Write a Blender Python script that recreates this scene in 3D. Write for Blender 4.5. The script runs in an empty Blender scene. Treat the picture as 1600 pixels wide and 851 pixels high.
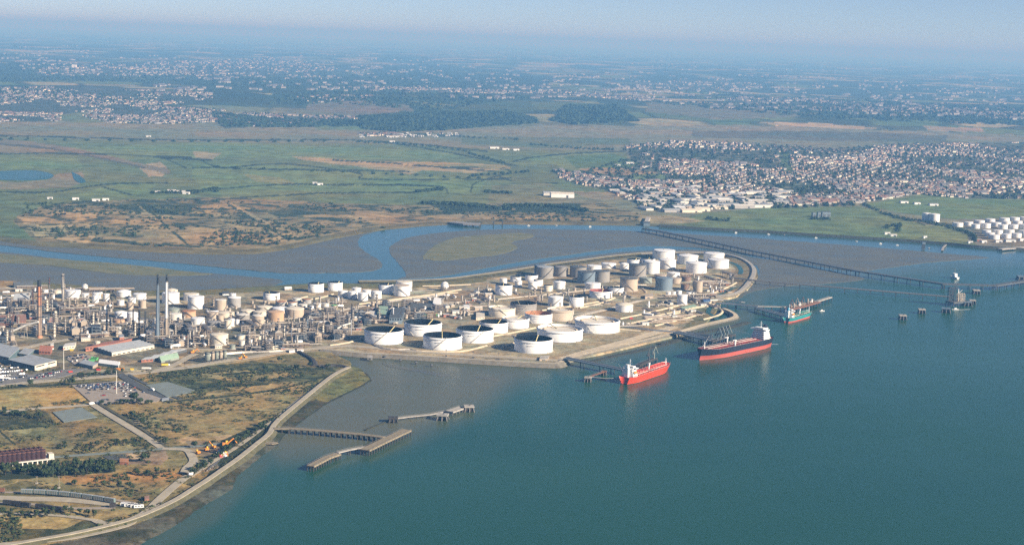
import bpy, math, random
import numpy as np
from mathutils import Vector, Matrix
from mathutils.geometry import tessellate_polygon

random.seed(7)
sc = bpy.context.scene
COL = sc.collection
rad = math.radians

# ------------------------------------------------------------------ camera
F = 2550.0                    # focal length in photo pixels (photo 1600 x 851)
CX, CY = 800.0, 425.5
HC = 440.0                    # flying height
PITCH = math.atan((CY - 62.0) / F)
ROLL = rad(1.9)               # the horizon falls to the right
fw = Vector((0, math.cos(PITCH), -math.sin(PITCH)))
r0 = Vector((1, 0, 0)); u0 = r0.cross(fw)
cr, sr = math.cos(ROLL), math.sin(ROLL)
rt = r0 * cr + u0 * sr
up = u0 * cr - r0 * sr
CAM = Vector((0, 0, HC))

def ray(px, py):
    return fw + rt * ((px - CX) / F) - up * ((py - CY) / F)

def at(px, py, z=0.0):
    d = ray(px, py)
    t = (z - HC) / d.z
    return CAM + d * t

def proj(p):
    d = Vector(p) - CAM
    k = d.dot(fw)
    return CX + F * d.dot(rt) / k, CY - F * d.dot(up) / k

def mpp(p):                   # metres per photo pixel at a point
    return (Vector(p) - CAM).dot(fw) / F

def at_np(px, py, z):
    R, U, W = np.array(rt), np.array(up), np.array(fw)
    d = W[None, :] + R[None, :] * ((px - CX) / F)[:, None] - U[None, :] * ((py - CY) / F)[:, None]
    t = (z - HC) / d[:, 2]
    return np.array(CAM)[None, :] + d * t[:, None]

cd = bpy.data.cameras.new('camera')
cam = bpy.data.objects.new('camera', cd); COL.objects.link(cam)
cd.sensor_width = 36.0; cd.lens = F / 1600.0 * 36.0
cd.clip_start = 1.0; cd.clip_end = 250000.0
M3 = Matrix((rt, up, -fw)).transposed()
cam.matrix_world = Matrix.Translation(CAM) @ M3.to_4x4()
sc.camera = cam

# ------------------------------------------------------------------ materials
def lin(r, g, b):
    f = lambda c: (c / 12.92 if c <= 0.04045 else ((c + 0.055) / 1.055) ** 2.4)
    return (f(r / 255.), f(g / 255.), f(b / 255.))

class N:                      # tiny node-tree writer
    def __init__(s, name):
        s.m = bpy.data.materials.new(name); s.m.use_nodes = True
        s.t = s.m.node_tree; s.n = s.t.nodes
        s.b = s.n['Principled BSDF']; s.out = s.n['Material Output']
    def add(s, kind, **kw):
        n = s.n.new(kind)
        for k, v in kw.items(): setattr(n, k, v)
        return n
    def put(s, sock, v):
        if hasattr(v, 'is_linked') or isinstance(v, bpy.types.NodeSocket): s.t.links.new(v, sock)
        else:
            try: sock.default_value = v
            except Exception: sock.default_value = (*v, 1.0)
    def math(s, op, a, b=None, c=None, clamp=False):
        n = s.add('ShaderNodeMath', operation=op, use_clamp=clamp)
        s.put(n.inputs[0], a)
        if b is not None: s.put(n.inputs[1], b)
        if c is not None: s.put(n.inputs[2], c)
        return n.outputs[0]
    def mix(s, fac, a, b, mode='MIX'):
        n = s.add('ShaderNodeMix', data_type='RGBA', blend_type=mode)
        s.put(n.inputs[0], fac); s.put(n.inputs[6], a); s.put(n.inputs[7], b)
        return n.outputs[2]
    def coord(s, scale=(1, 1, 1), rot=(0, 0, 0)):
        tc = s.add('ShaderNodeTexCoord'); mp = s.add('ShaderNodeMapping')
        mp.inputs['Scale'].default_value = scale; mp.inputs['Rotation'].default_value = rot
        s.t.links.new(tc.outputs['Object'], mp.inputs['Vector'])
        return mp.outputs[0]
    def noise(s, size, detail=4, rough=.5, vec=None, dist=0.0):
        n = s.add('ShaderNodeTexNoise')
        n.inputs['Scale'].default_value = 1.0 / size; n.inputs['Detail'].default_value = detail
        n.inputs['Roughness'].default_value = rough; n.inputs['Distortion'].default_value = dist
        s.t.links.new(vec if vec is not None else s.coord(), n.inputs['Vector'])
        return n.outputs['Fac']
    def ramp(s, v, lo, hi, a=0.0, b=1.0):
        n = s.add('ShaderNodeMapRange', clamp=True)
        s.put(n.inputs[0], v)
        for i, q in enumerate((lo, hi, a, b)): s.put(n.inputs[i + 1], q)
        return n.outputs[0]
    def scale(s, col, f):
        n = s.add('ShaderNodeVectorMath', operation='SCALE')
        s.put(n.inputs[0], col); s.put(n.inputs['Scale'], f)
        return n.outputs[0]
    def bump(s, h, strength=.3, dist=.5):
        n = s.add('ShaderNodeBump'); n.inputs['Strength'].default_value = strength
        n.inputs['Distance'].default_value = dist
        s.put(n.inputs['Height'], h); s.t.links.new(n.outputs[0], s.b.inputs['Normal'])

def paint(name, col, rough=.55, var=.12, size=4.0, streak=0.0, dirt=(.25, .2, .14), metallic=0.0, spec=.4):
    """painted or weathered solid: base colour broken up by noise, optional vertical streaks of dirt"""
    w = N(name)
    f = w.ramp(w.noise(size, 5, .6), .3, .7, 1 - var, 1 + var)
    c = w.scale(col, f)
    if streak:
        v = w.coord((1, 1, .06))
        g = w.ramp(w.noise(1.6, 4, .6, v), .52, .78, 0, streak)
        c = w.mix(g, c, dirt)
    w.put(w.b.inputs['Base Color'], c)
    w.b.inputs['Roughness'].default_value = rough
    w.b.inputs['Metallic'].default_value = metallic
    w.b.inputs['Specular IOR Level'].default_value = spec
    return w.m

MT = {}
def mk(k, *a, **kw): MT[k] = paint(k, *a, **kw)
mk('white_paint', (.80, .79, .76), .45, .06, 9, .24, (.34, .25, .16))
mk('bright_white', (.82, .82, .80), .45, .04, 5, .13, (.36, .28, .19))
mk('dirty_white', (.66, .63, .56), .6, .12, 6, .35)
mk('cream_paint', (.68, .61, .48), .55, .08, 8, .15)
mk('tan_paint', (.46, .38, .29), .6, .10, 7, .25)
mk('orange_tan', (.50, .33, .20), .6, .10, 7, .25)
mk('rust_roof', (.42, .20, .10), .8, .2, 6)
mk('grey_paint', (.34, .33, .31), .55, .10, 7, .25)
mk('tan_grey', (.27, .255, .23), .6, .12, 7, .45, (.2, .17, .14))
mk('slate_blue', (.16, .21, .25), .5, .10, 7, .25)
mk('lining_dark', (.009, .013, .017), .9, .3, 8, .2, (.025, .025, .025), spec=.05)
mk('dark_grey', (.09, .10, .105), .7, .2, 6)
mk('green_grey', (.26, .29, .25), .6, .12, 6, .2)
mk('brown_paint', (.20, .13, .09), .7, .15, 5, .3)
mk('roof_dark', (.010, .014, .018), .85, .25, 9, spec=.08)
mk('roof_pale', (.72, .66, .55), .8, .16, 14)
mk('roof_stain', (.50, .36, .22), .85, .3, 8)
mk('roof_red', (.30, .09, .07), .8, .25, 5)
mk('yellow_ladder', (.72, .62, .30), .6, .1, 2)
mk('steel', (.20, .165, .13), .55, .25, 3, .25)
mk('dark_steel', (.075, .08, .085), .6, .3, 3)
mk('galvanised', (.34, .31, .265), .45, .2, 2, .15, metallic=.3)
mk('pipe_silver', (.44, .40, .34), .4, .2, 5, metallic=.25)
mk('pipe_tan', (.45, .38, .28), .6, .2, 5)
mk('rusty', (.22, .10, .06), .85, .3, 2.5, .3, (.08, .05, .04))
mk('rust_tank', (.035, .012, .012), .8, .35, 2.5, .4, (.05, .03, .03))
mk('brick', (.34, .14, .09), .85, .2, 2.2)
mk('pale_brick', (.42, .33, .25), .85, .2, 2.2)
mk('concrete', (.40, .37, .32), .85, .18, 6, .2)
mk('wet_concrete', (.14, .13, .12), .6, .3, 4, .3)
mk('timber', (.26, .215, .14), .85, .3, 3)
mk('dark_timber', (.055, .05, .045), .85, .3, 3)
mk('orange_stack', (.52, .23, .12), .7, .15, 5, .2)
mk('stack_black', (.025, .03, .035), .7, .2, 4)
mk('stack_blue', (.20, .25, .29), .6, .12, 6, .25)
mk('mottled', (.42, .30, .21), .7, .3, 3, .3)
mk('roof_grey', (.34, .36, .37), .6, .18, 5)
mk('roof_green', (.30, .42, .30), .65, .15, 5)
mk('bright_green', (.12, .45, .14), .6, .1, 3)
mk('wall_shadow_green', (.10, .15, .16), .6, .1, 3)  # dark green with the shade of walls turned from the sun painted in
mk('tile_red', (.19, .11, .085), .85, .25, 3)
mk('tile_grey', (.13, .125, .13), .85, .25, 3)
mk('render_white', (.36, .345, .32), .8, .08, 4)
mk('glass_dark', (.03, .04, .05), .15, .1, 2)
mk('hull_red', (.58, .055, .022), .4, .06, 9, .15, (.3, .06, .04))
mk('hull_black', (.018, .024, .038), .4, .1, 9)
mk('hull_rust_red', (.42, .085, .06), .55, .08, 9, .25, (.3, .12, .08))
mk('deck_red', (.27, .05, .04), .65, .15, 5)
mk('deck_orange', (.50, .05, .03), .6, .12, 5)
mk('hull_green', (.025, .22, .22), .4, .1, 9)
mk('hull_blue', (.08, .33, .47), .4, .1, 9)
mk('deck_green', (.03, .13, .08), .65, .2, 5)
mk('orange_paint', (.70, .26, .03), .5, .1, 2)
mk('yellow_paint', (.72, .48, .05), .5, .1, 2)
mk('red_paint', (.45, .04, .03), .5, .1, 2)
mk('blue_paint', (.06, .14, .30), .5, .1, 2)
mk('car_white', (.75, .75, .74), .3, .02, 2)
mk('car_silver', (.42, .43, .45), .3, .02, 2, metallic=.4)
mk('car_black', (.02, .02, .024), .3, .02, 2)
mk('car_blue', (.04, .08, .20), .3, .02, 2)
mk('car_red', (.32, .03, .03), .3, .02, 2)
mk('car_grey', (.13, .13, .14), .3, .02, 2)
mk('wagon_green', (.14, .20, .19), .7, .25, 3, .3)
mk('wagon_dark', (.045, .04, .038), .8, .25, 3)
mk('bark', (.07, .055, .04), .9, .2, 1)
mk('asphalt', (.085, .09, .088), .9, .2, 12)
mk('pale_track', (.40, .35, .26), .95, .18, 7)
mk('road_concrete', (.36, .34, .30), .9, .16, 9)
mk('gravel', (.32, .27, .215), .95, .16, 10)
mk('pad_grey', (.19, .22, .20), .9, .14, 8)
mk('bund_earth', (.54, .45, .31), .95, .22, 9)
mk('slope_grass', (.095, .088, .045), .95, .35, 9)
mk('weed_stone', (.045, .05, .036), .9, .45, 5)
mk('wall_slope', (.19, .17, .13), .85, .3, 8)

def leafy(name, a, b, size=3.0):
    w = N(name)
    c = w.mix(w.ramp(w.noise(size, 6, .65), .35, .65), a, b)
    w.put(w.b.inputs['Base Color'], c); w.b.inputs['Roughness'].default_value = .9
    w.b.inputs['Specular IOR Level'].default_value = .15
    MT[name] = w.m
leafy('leaf_dark', (.024, .044, .016), (.065, .085, .032), 4)
leafy('leaf_olive', (.06, .066, .026), (.12, .112, .046), 4)
leafy('leaf_far', (.022, .044, .022), (.050, .074, .036), 30)

# ------------------------------------------------------------------ mesh builder
class MB:
    def __init__(s): s.v = []; s.f = []; s.mi = []; s.sm = []
    def _add(s, vs, fs, mi=0, smooth=False):
        o = len(s.v); s.v += [tuple(v) for v in vs]
        for f in fs:
            s.f.append(tuple(o + i for i in f)); s.mi.append(mi); s.sm.append(smooth)
        return s
    def box(s, c, size, rz=0.0, mi=0, taper=1.0):
        """c = centre of the base"""
        hx, hy, h = size[0] / 2, size[1] / 2, size[2]
        ca, sa = math.cos(rz), math.sin(rz)
        vs = []
        for z, k in ((0, 1.0), (h, taper)):
            for x, y in ((-hx, -hy), (hx, -hy), (hx, hy), (-hx, hy)):
                x *= k; y *= k
                vs.append((c[0] + x * ca - y * sa, c[1] + x * sa + y * ca, c[2] + z))
        return s._add(vs, [(3, 2, 1, 0), (4, 5, 6, 7), (0, 1, 5, 4), (1, 2, 6, 5), (2, 3, 7, 6), (3, 0, 4, 7)], mi)
    def cyl(s, c, r, h, n=16, r2=None, mi=0, caps=(True, True), smooth=True):
        r2 = r if r2 is None else r2
        vs = [(c[0] + r * math.cos(2 * math.pi * i / n), c[1] + r * math.sin(2 * math.pi * i / n), c[2]) for i in range(n)]
        vs += [(c[0] + r2 * math.cos(2 * math.pi * i / n), c[1] + r2 * math.sin(2 * math.pi * i / n), c[2] + h) for i in range(n)]
        s._add(vs, [(i, (i + 1) % n, n + (i + 1) % n, n + i) for i in range(n)], mi, smooth)
        if caps[0]: s._add(vs[:n], [tuple(range(n - 1, -1, -1))], mi)
        if caps[1]: s._add(vs[n:], [tuple(range(n))], mi)
        return s
    def lathe(s, c, prof, n=24, mi=0, smooth=True):
        """prof: list of (r, z) going up the outside; r = 0 ends close in a fan"""
        vs = []; ids = []
        for r, z in prof:
            if r <= 1e-6:
                ids.append([len(vs)]); vs.append((c[0], c[1], c[2] + z))
            else:
                ids.append(list(range(len(vs), len(vs) + n)))
                vs += [(c[0] + r * math.cos(2 * math.pi * i / n), c[1] + r * math.sin(2 * math.pi * i / n), c[2] + z) for i in range(n)]
        fs = []
        for a, b in zip(ids, ids[1:]):
            if len(a) == 1 and len(b) == 1: continue
            for i in range(n):
                j = (i + 1) % n
                if len(a) == 1: fs.append((a[0], b[j], b[i]))
                elif len(b) == 1: fs.append((a[i], a[j], b[0]))
                else: fs.append((a[i], a[j], b[j], b[i]))
        return s._add(vs, fs, mi, smooth)
    def tube(s, a, b, r, n=6, mi=0, r2=None):
        a, b = Vector(a), Vector(b); r2 = r if r2 is None else r2
        d = (b - a)
        if d.length < 1e-6: return s
        d.normalize()
        x = d.cross(Vector((0, 0, 1)))
        if x.length < 1e-3: x = Vector((1, 0, 0))
        x.normalize(); y = d.cross(x)
        vs = [a + (x * math.cos(2 * math.pi * i / n) + y * math.sin(2 * math.pi * i / n)) * r for i in range(n)]
        vs += [b + (x * math.cos(2 * math.pi * i / n) + y * math.sin(2 * math.pi * i / n)) * r2 for i in range(n)]
        s._add(vs, [(i, n + i, n + (i + 1) % n, (i + 1) % n) for i in range(n)], mi, n > 4)
        s._add(vs, [tuple(range(n)), tuple(range(2 * n - 1, n - 1, -1))], mi)
        return s
    def path(s, pts, r, n=6, mi=0):
        for a, b in zip(pts, pts[1:]): s.tube(a, b, r, n, mi)
        return s
    def strip(s, pts, prof, mi=0, closed=False):
        """sweep a cross-section (offset to the right, z) along a world polyline"""
        P = [Vector((p[0], p[1], 0)) for p in pts]; n = len(P); zs = [p[2] if len(p) > 2 else 0 for p in pts]
        rows = []
        for i, p in enumerate(P):
            if closed: a, b = P[i - 1], P[(i + 1) % n]
            else: a, b = P[max(i - 1, 0)], P[min(i + 1, n - 1)]
            d1 = (p - a); d2 = (b - p)
            if d1.length < 1e-6: d1 = d2
            if d2.length < 1e-6: d2 = d1
            d1.normalize(); d2.normalize()
            t = d1 + d2
            if t.length < 1e-4: t = d1
            t.normalize()
            nr = Vector((t.y, -t.x, 0))
            k = 1 / max(.55, nr.dot(Vector((d1.y, -d1.x, 0))))
            rows.append([(p.x + nr.x * o * k, p.y + nr.y * o * k, z + zs[i]) for o, z in prof])
        m = len(prof); vs = [v for r in rows for v in r]; fs = []
        for i in range(n if closed else n - 1):
            j = (i + 1) % n
            for k in range(m - 1): fs.append((i * m + k, i * m + k + 1, j * m + k + 1, j * m + k))
        s._add(vs, fs, mi)
        if not closed and m > 2:
            s._add(rows[0], [tuple(range(m - 1, -1, -1))], mi); s._add(rows[-1], [tuple(range(m))], mi)
        return s
    def poly(s, pts, z=None, mi=0):
        vs = [Vector((p[0], p[1], p[2] if z is None else z)) for p in pts]
        tr = tessellate_polygon([vs])
        fs = []
        for t in tr:
            a, b, c = (vs[i] for i in t)
            nz = (b - a).cross(c - a).z
            fs.append(tuple(t) if nz > 0 else tuple(reversed(t)))
        return s._add(vs, fs, mi)
    def prism(s, pts, z0, z1, mi=0):
        n = len(pts)
        ar = sum(pts[i][0] * pts[(i + 1) % n][1] - pts[(i + 1) % n][0] * pts[i][1] for i in range(n))
        if ar < 0: pts = list(reversed(pts))
        vs = [(p[0], p[1], z0) for p in pts] + [(p[0], p[1], z1) for p in pts]
        s._add(vs, [(i, (i + 1) % n, n + (i + 1) % n, n + i) for i in range(n)], mi)
        s.poly(pts, z1, mi)
        return s
    def build(s, name, mats, parent=None):
        me = bpy.data.meshes.new(name)
        me.from_pydata(s.v, [], s.f)
        if not isinstance(mats, (list, tuple)): mats = [mats]
        for m in mats: me.materials.append(MT[m] if isinstance(m, str) else m)
        me.polygons.foreach_set('material_index', s.mi)
        me.polygons.foreach_set('use_smooth', s.sm)
        me.update()
        o = bpy.data.objects.new(name, me); COL.objects.link(o)
        if parent is not None: o.parent = parent
        return o

def tag(o, label=None, cat=None, group=None, kind=None):
    if label: o['label'] = label
    if cat: o['category'] = cat
    if group: o['group'] = group
    if kind: o['kind'] = kind
    elif label: o['kind'] = 'thing'
    return o

def thing(name, label, cat, loc=(0, 0, 0), rz=0.0, group=None):
    o = bpy.data.objects.new(name, None); COL.objects.link(o)
    o.location = loc; o.rotation_euler = (0, 0, rz); o.empty_display_size = 2
    return tag(o, label, cat, group)

def struct(o): o['kind'] = 'structure'; return o

KIDS = {}
def dup(root, loc, rz=0.0, label=None, group=None, scale=None):
    """copy of a thing with copies of its parts and their sub-parts"""
    if root.name not in KIDS:
        KIDS[root.name] = [(c, list(c.children)) for c in root.children]
    r = root.copy(); COL.objects.link(r); r.location = loc; r.rotation_euler = (0, 0, rz)
    if scale: r.scale = scale if isinstance(scale, (tuple, list)) else (scale,) * 3
    if label: r['label'] = label
    if group: r['group'] = group
    for ch, subs in KIDS[root.name]:
        c = ch.copy(); COL.objects.link(c); c.parent = r
        for g in subs:
            d = g.copy(); COL.objects.link(d); d.parent = c
    return r

# ------------------------------------------------------------------ numpy noise and polygons
def vnoise(x, y, seed=0):
    xi, yi = np.floor(x).astype(np.int64), np.floor(y).astype(np.int64)
    xf, yf = x - xi, y - yi
    def h(a, b):
        n = (a * 374761393 + b * 668265263 + seed * 974634777) & 0xffffffff
        n = ((n ^ (n >> 13)) * 1274126177) & 0xffffffff
        return ((n ^ (n >> 16)) & 0xffff) / 65535.0
    u, v = xf * xf * (3 - 2 * xf), yf * yf * (3 - 2 * yf)
    return (h(xi, yi) * (1 - u) + h(xi + 1, yi) * u) * (1 - v) + (h(xi, yi + 1) * (1 - u) + h(xi + 1, yi + 1) * u) * v
def fbm(x, y, seed=0, octv=4):
    s = 0; a = .5; t = 0
    for i in range(octv):
        s = s + a * vnoise(x * 2 ** i + 17.3 * i, y * 2 ** i + 9.1 * i, seed + i); t += a; a *= .55
    return s / t
def inpoly(px, py, poly):
    c = np.zeros(px.shape, bool); n = len(poly)
    for i in range(n):
        x1, y1 = poly[i]; x2, y2 = poly[(i + 1) % n]
        if y1 == y2: continue
        k = ((y1 > py) != (y2 > py)) & (px < (x2 - x1) * (py - y1) / (y2 - y1) + x1)
        c ^= k
    return c
def inpoly1(x, y, poly):
    c = False; n = len(poly)
    for i in range(n):
        x1, y1 = poly[i]; x2, y2 = poly[(i + 1) % n]
        if (y1 > y) != (y2 > y) and x < (x2 - x1) * (y - y1) / (y2 - y1) + x1: c = not c
    return c
def distline(px, py, line):
    d = np.full(px.shape, 1e9)
    for (x1, y1), (x2, y2) in zip(line, line[1:]):
        dx, dy = x2 - x1, y2 - y1
        t = np.clip(((px - x1) * dx + (py - y1) * dy) / (dx * dx + dy * dy + 1e-9), 0, 1)
        d = np.minimum(d, np.hypot(px - x1 - t * dx, py - y1 - t * dy))
    return d
def W(line, z=0.0): return [at(x, y, z) for x, y in line]
def smooth(line, k=4):
    """Catmull-Rom through the points"""
    P = [line[0]] + list(line) + [line[-1]]; out = []
    for i in range(1, len(P) - 2):
        a, b, c, d = (np.array(P[j], float) for j in (i - 1, i, i + 1, i + 2))
        for q in range(k):
            t = q / k
            out.append(tuple(.5 * (2 * b + (c - a) * t + (2 * a - 5 * b + 4 * c - d) * t * t + (3 * b - a - 3 * c + d) * t ** 3)))
    out.append(tuple(line[-1])); return out
# ------------------------------------------------------------------ terrain
def sstep(v, a, b):
    t = np.clip((v - a) / (b - a), 0, 1); return t * t * (3 - 2 * t)
def hills(x, y):
    """height of the far land above the marsh (numpy)"""
    d = y + .10 * x
    k = sstep(d, 7700, 10600)
    h = k * (22 + 70 * (fbm(x / 3200, y / 3200, 5, 3) - .25))
    h += sstep(d, 8200, 9800) * 30 * np.exp(-((x + 900) / 1500) ** 2) * (1 - sstep(d, 10500, 13500))
    h += sstep(d, 14000, 30000) * 30 * fbm(x / 9000, y / 9000, 9, 2)
    return np.maximum(h, 0)
LZ = 2.5                                             # level of the land behind the sea walls
def hz(x, y): return 0.0 if y + .1 * x < 7700 else float(hills(np.array([x]), np.array([y]))[0])
def att(px, py):
    z = LZ
    for _ in range(3):
        p = at(px, py, z); z = LZ + hz(p.x, p.y)
    return at(px, py, z)
def att_np(px, py):
    z = np.full(px.shape, LZ)
    for _ in range(6):
        p = at_np(px, py, z); z = LZ + hills(p[:, 0], p[:, 1])
    p[:, 2] = z
    return p

def proj_np(x, y, z):
    dx, dy, dz = x - CAM.x, y - CAM.y, z - CAM.z
    k = dx * fw.x + dy * fw.y + dz * fw.z
    a = dx * rt.x + dy * rt.y + dz * rt.z; b = dx * up.x + dy * up.y + dz * up.z
    return CX + F * a / k, CY - F * b / k

class Cover:
    """land cover of a ground sheet, one colour and three amounts per vertex"""
    def __init__(s, x, y, z, base):
        s.x, s.y = x, y; s.px, s.py = proj_np(x, y, z); n = len(x)
        s.c = np.tile(np.array(base, float), (n, 1)); s.scrub = np.zeros(n); s.field = np.zeros(n); s.rough = np.zeros(n)
    def set(s, mask, col=None, scrub=None, field=None, rough=None, k=None):
        k = mask.astype(float) if k is None else k
        if col is not None: s.c = s.c * (1 - k[:, None]) + np.array(col)[None, :] * k[:, None]
        for nm, v in (('scrub', scrub), ('field', field), ('rough', rough)):
            if v is not None: setattr(s, nm, getattr(s, nm) * (1 - k) + v * k)
    def area(s, poly, col=None, scrub=None, field=None, rough=None, wob=3.0, size=60.0, wy=.45, seed=1, thin=0.0):
        ox = (fbm(s.x / size, s.y / size, seed, 3) - .5) * 2 * wob
        oy = (fbm(s.x / size + 31, s.y / size + 57, seed + 3, 3) - .5) * 2 * wob * wy
        m = inpoly(s.px + ox, s.py + oy, poly)
        if thin: m &= fbm(s.x / (size * .7), s.y / (size * .7), seed + 8, 4) > thin
        s.set(m, col, scrub, field, rough)
    def line(s, pts, wpx, col=None, scrub=None, field=None, wob=1.0, size=50., dash=0.0, seed=1):
        ox = (fbm(s.x / size, s.y / size, seed, 2) - .5) * 2 * wob
        m = distline(s.px + ox, s.py + ox * .5, pts) < wpx / 2
        if dash: m &= fbm(s.x / size, s.y / size, seed + 5, 3) > dash
        s.set(m, col, scrub, field)

def sheet(name, X, Y, Z, cover, mat):
    """X, Y, Z: (rows, cols) arrays -> one mesh with land-cover attributes"""
    R_, C_ = X.shape
    me = bpy.data.meshes.new(name)
    co = np.stack([X.ravel(), Y.ravel(), Z.ravel()], 1).astype(np.float32)
    i = (np.arange(R_ - 1)[:, None] * C_ + np.arange(C_ - 1)[None, :]).ravel()
    q = np.stack([i, i + 1, i + C_ + 1, i + C_], 1).astype(np.int32)
    a, b, c = co[q[:, 0]], co[q[:, 1]], co[q[:, 2]]
    nz = (b[:, 0] - a[:, 0]) * (c[:, 1] - a[:, 1]) - (b[:, 1] - a[:, 1]) * (c[:, 0] - a[:, 0])
    q[nz < 0] = q[nz < 0][:, ::-1]
    me.vertices.add(len(co)); me.vertices.foreach_set('co', co.ravel())
    me.loops.add(q.size); me.loops.foreach_set('vertex_index', q.ravel())
    me.polygons.add(len(q)); me.polygons.foreach_set('loop_start', np.arange(len(q), dtype=np.int32) * 4)
    me.update(calc_edges=True)
    at_ = me.attributes.new('Cover', 'FLOAT_COLOR', 'POINT')
    at_.data.foreach_set('color', np.concatenate([cover.c, np.ones((len(co), 1))], 1).astype(np.float32).ravel())
    for nm in ('scrub', 'field', 'rough'):
        A = me.attributes.new(nm, 'FLOAT', 'POINT'); A.data.foreach_set('value', getattr(cover, nm).astype(np.float32))
    me.polygons.foreach_set('use_smooth', np.ones(len(q), bool))
    me.materials.append(mat)
    o = bpy.data.objects.new(name, me); COL.objects.link(o)
    return struct(o)

def ground_mat(name, big, mid, small, bushcol, fieldsize=None):
    w = N(name)
    A = w.add('ShaderNodeAttribute', attribute_name='Cover').outputs['Color']
    S = w.add('ShaderNodeAttribute', attribute_name='scrub').outputs['Fac']
    Fd = w.add('ShaderNodeAttribute', attribute_name='field').outputs['Fac']
    v = w.coord()
    n1 = w.noise(big, 5, .6, v); n2 = w.noise(mid, 6, .65, v); n3 = w.noise(small, 3, .6, v)
    c = A
    if fieldsize:
        vo = w.add('ShaderNodeTexVoronoi', feature='F1')
        vo.inputs['Scale'].default_value = 1 / fieldsize; w.t.links.new(v, vo.inputs['Vector'])
        hsv = w.add('ShaderNodeSeparateColor'); w.t.links.new(vo.outputs['Color'], hsv.inputs[0])
        r, g = hsv.outputs[0], hsv.outputs[1]
        fc = w.mix(w.ramp(r, .45, .60), (.13, .18, .075), (.40, .33, .20))
        fc = w.mix(w.ramp(g, .50, .62), fc, (.022, .036, .020))
        c = w.mix(Fd, c, fc)
        ve = w.add('ShaderNodeTexVoronoi', feature='DISTANCE_TO_EDGE')
        ve.inputs['Scale'].default_value = 1 / fieldsize; w.t.links.new(v, ve.inputs['Vector'])
        hd = w.math('MULTIPLY', w.ramp(ve.outputs['Distance'], .02, .07, 1, 0), Fd)
        c = w.mix(hd, c, (.03, .045, .025))
    warm = w.mix(1.0, c, (1.22, 1.0, .74), 'MULTIPLY')
    cool = w.mix(1.0, c, (.80, .98, .95), 'MULTIPLY')
    c = w.mix(w.ramp(n1, .35, .65), cool, warm)
    f = w.math('MULTIPLY', w.ramp(n2, .30, .70, .52, 1.50), w.ramp(n3, .3, .7, .86, 1.14))
    c = w.scale(c, f)
    nb = w.noise(mid * 1.1, 8, .68, w.coord((1, 1, 1), (0, 0, .6)), .3)
    k = w.math('MULTIPLY_ADD', S, .42, w.math('SUBTRACT', nb, .70))
    c = w.mix(w.ramp(k, 0, .07), c, bushcol)
    w.put(w.b.inputs['Base Color'], c)
    w.b.inputs['Roughness'].default_value = .95
    w.b.inputs['Specular IOR Level'].default_value = .12
    w.bump(n2, .25, small * .5)
    return w.m

GREEN = (.130, .162, .078); BRIGHT = (.148, .198, .090); OLIVE = (.15, .16, .07); BROWN = (.235, .190, .108)
TAN = (.34, .265, .15); GREYM = (.185, .185, .125); WOOD = (.038, .060, .034); SALT = (.105, .110, .058); TOWN = (.16, .165, .13)
PALE = (.42, .36, .26)

# ---- the far bank: marsh, fields, wooded hills, out to the horizon
NS = [(-260, 360), (0, 376), (60, 384), (150, 388), (250, 394), (330, 397), (400, 396), (450, 389), (520, 373), (600, 358), (660, 352.5),
      (700, 350), (760, 349.5), (850, 350), (950, 351), (1010, 352), (1100, 357.5), (1200, 362.5), (1300, 369), (1400, 375), (1480, 381), (1530, 386), (1600, 389), (1860, 402)]
def nshore(x): return np.interp(x, [p[0] for p in NS], [p[1] for p in NS])
cols = np.arange(-250, 1851, 1.7)
hor = 62 + (cols - CX) * math.tan(ROLL)
sh = nshore(cols)
nrow = 250
tt = np.linspace(0, 1, nrow)[:, None]
PYg = sh[None, :] + tt * ((hor + 9.5) - sh)[None, :]
PXg = np.repeat(cols[None, :], nrow, 0)
Pw = at_np(PXg.ravel(), PYg.ravel(), LZ)
gx, gy = Pw[:, 0], Pw[:, 1]
gz = LZ + hills(gx, gy)
cv = Cover(gx, gy, gz, GREYM)
far = sstep(gy + .1 * gx, 7800, 9500)
# the hills: woods and fields mixed, woods denser on the near face
cv.set(None, (.09, .12, .06), .25, .85, k=far)
wd = fbm(gx / 900, gy / 1500, 21, 4)
cv.set(None, WOOD, .0, .0, k=far * sstep(wd, .52, .57))
cv.area([(0, 128), (180, 128), (340, 146), (420, 158), (560, 160), (700, 168), (860, 150), (860, 110), (500, 100), (0, 92)], WOOD, .0, 0, wob=9, size=900, thin=.42)
cv.area([(560, 182), (640, 170), (700, 172), (790, 172), (838, 184), (838, 192), (760, 198), (690, 204), (620, 206), (565, 202)], WOOD, .0, 0, wob=4, size=300)
cv.area([(330, 176), (420, 186), (560, 188), (560, 197), (470, 199), (350, 198)], WOOD, .2, 0, wob=4, size=300, thin=.4)
cv.area([(880, 165), (960, 165), (1000, 188), (900, 194), (860, 188)], WOOD, .2, 0, wob=4, size=300)
cv.area([(480, 160), (560, 156), (640, 164), (650, 174), (560, 180), (480, 172)], (.16, .14, .10), .3, 0, wob=5, size=300)
cv.area([(640, 158), (740, 160), (830, 158), (880, 170), (800, 178), (700, 172)], (.09, .125, .06), .2, .4, wob=5, size=400)
cv.area([(830, 160), (930, 158), (960, 166), (900, 176), (840, 172)], (.12, .16, .075), .2, .3, wob=5, size=400)
cv.area([(1010, 160), (1150, 162), (1280, 178), (1240, 184), (1120, 186), (1010, 176)], (.15, .145, .10), .25, .0, wob=5, size=400)
cv.area([(1180, 190), (1280, 192), (1372, 200), (1350, 206), (1290, 204), (1220, 198)], (.42, .31, .19), 0, 0, wob=2, size=300)
cv.area([(1440, 196), (1530, 199), (1540, 206), (1450, 204)], (.30, .23, .15), .2, 0, wob=3, size=300)
cv.area([(60, 172), (130, 176), (168, 190), (130, 194), (90, 188)], GREEN, .1, 0, wob=3, size=300)
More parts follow.
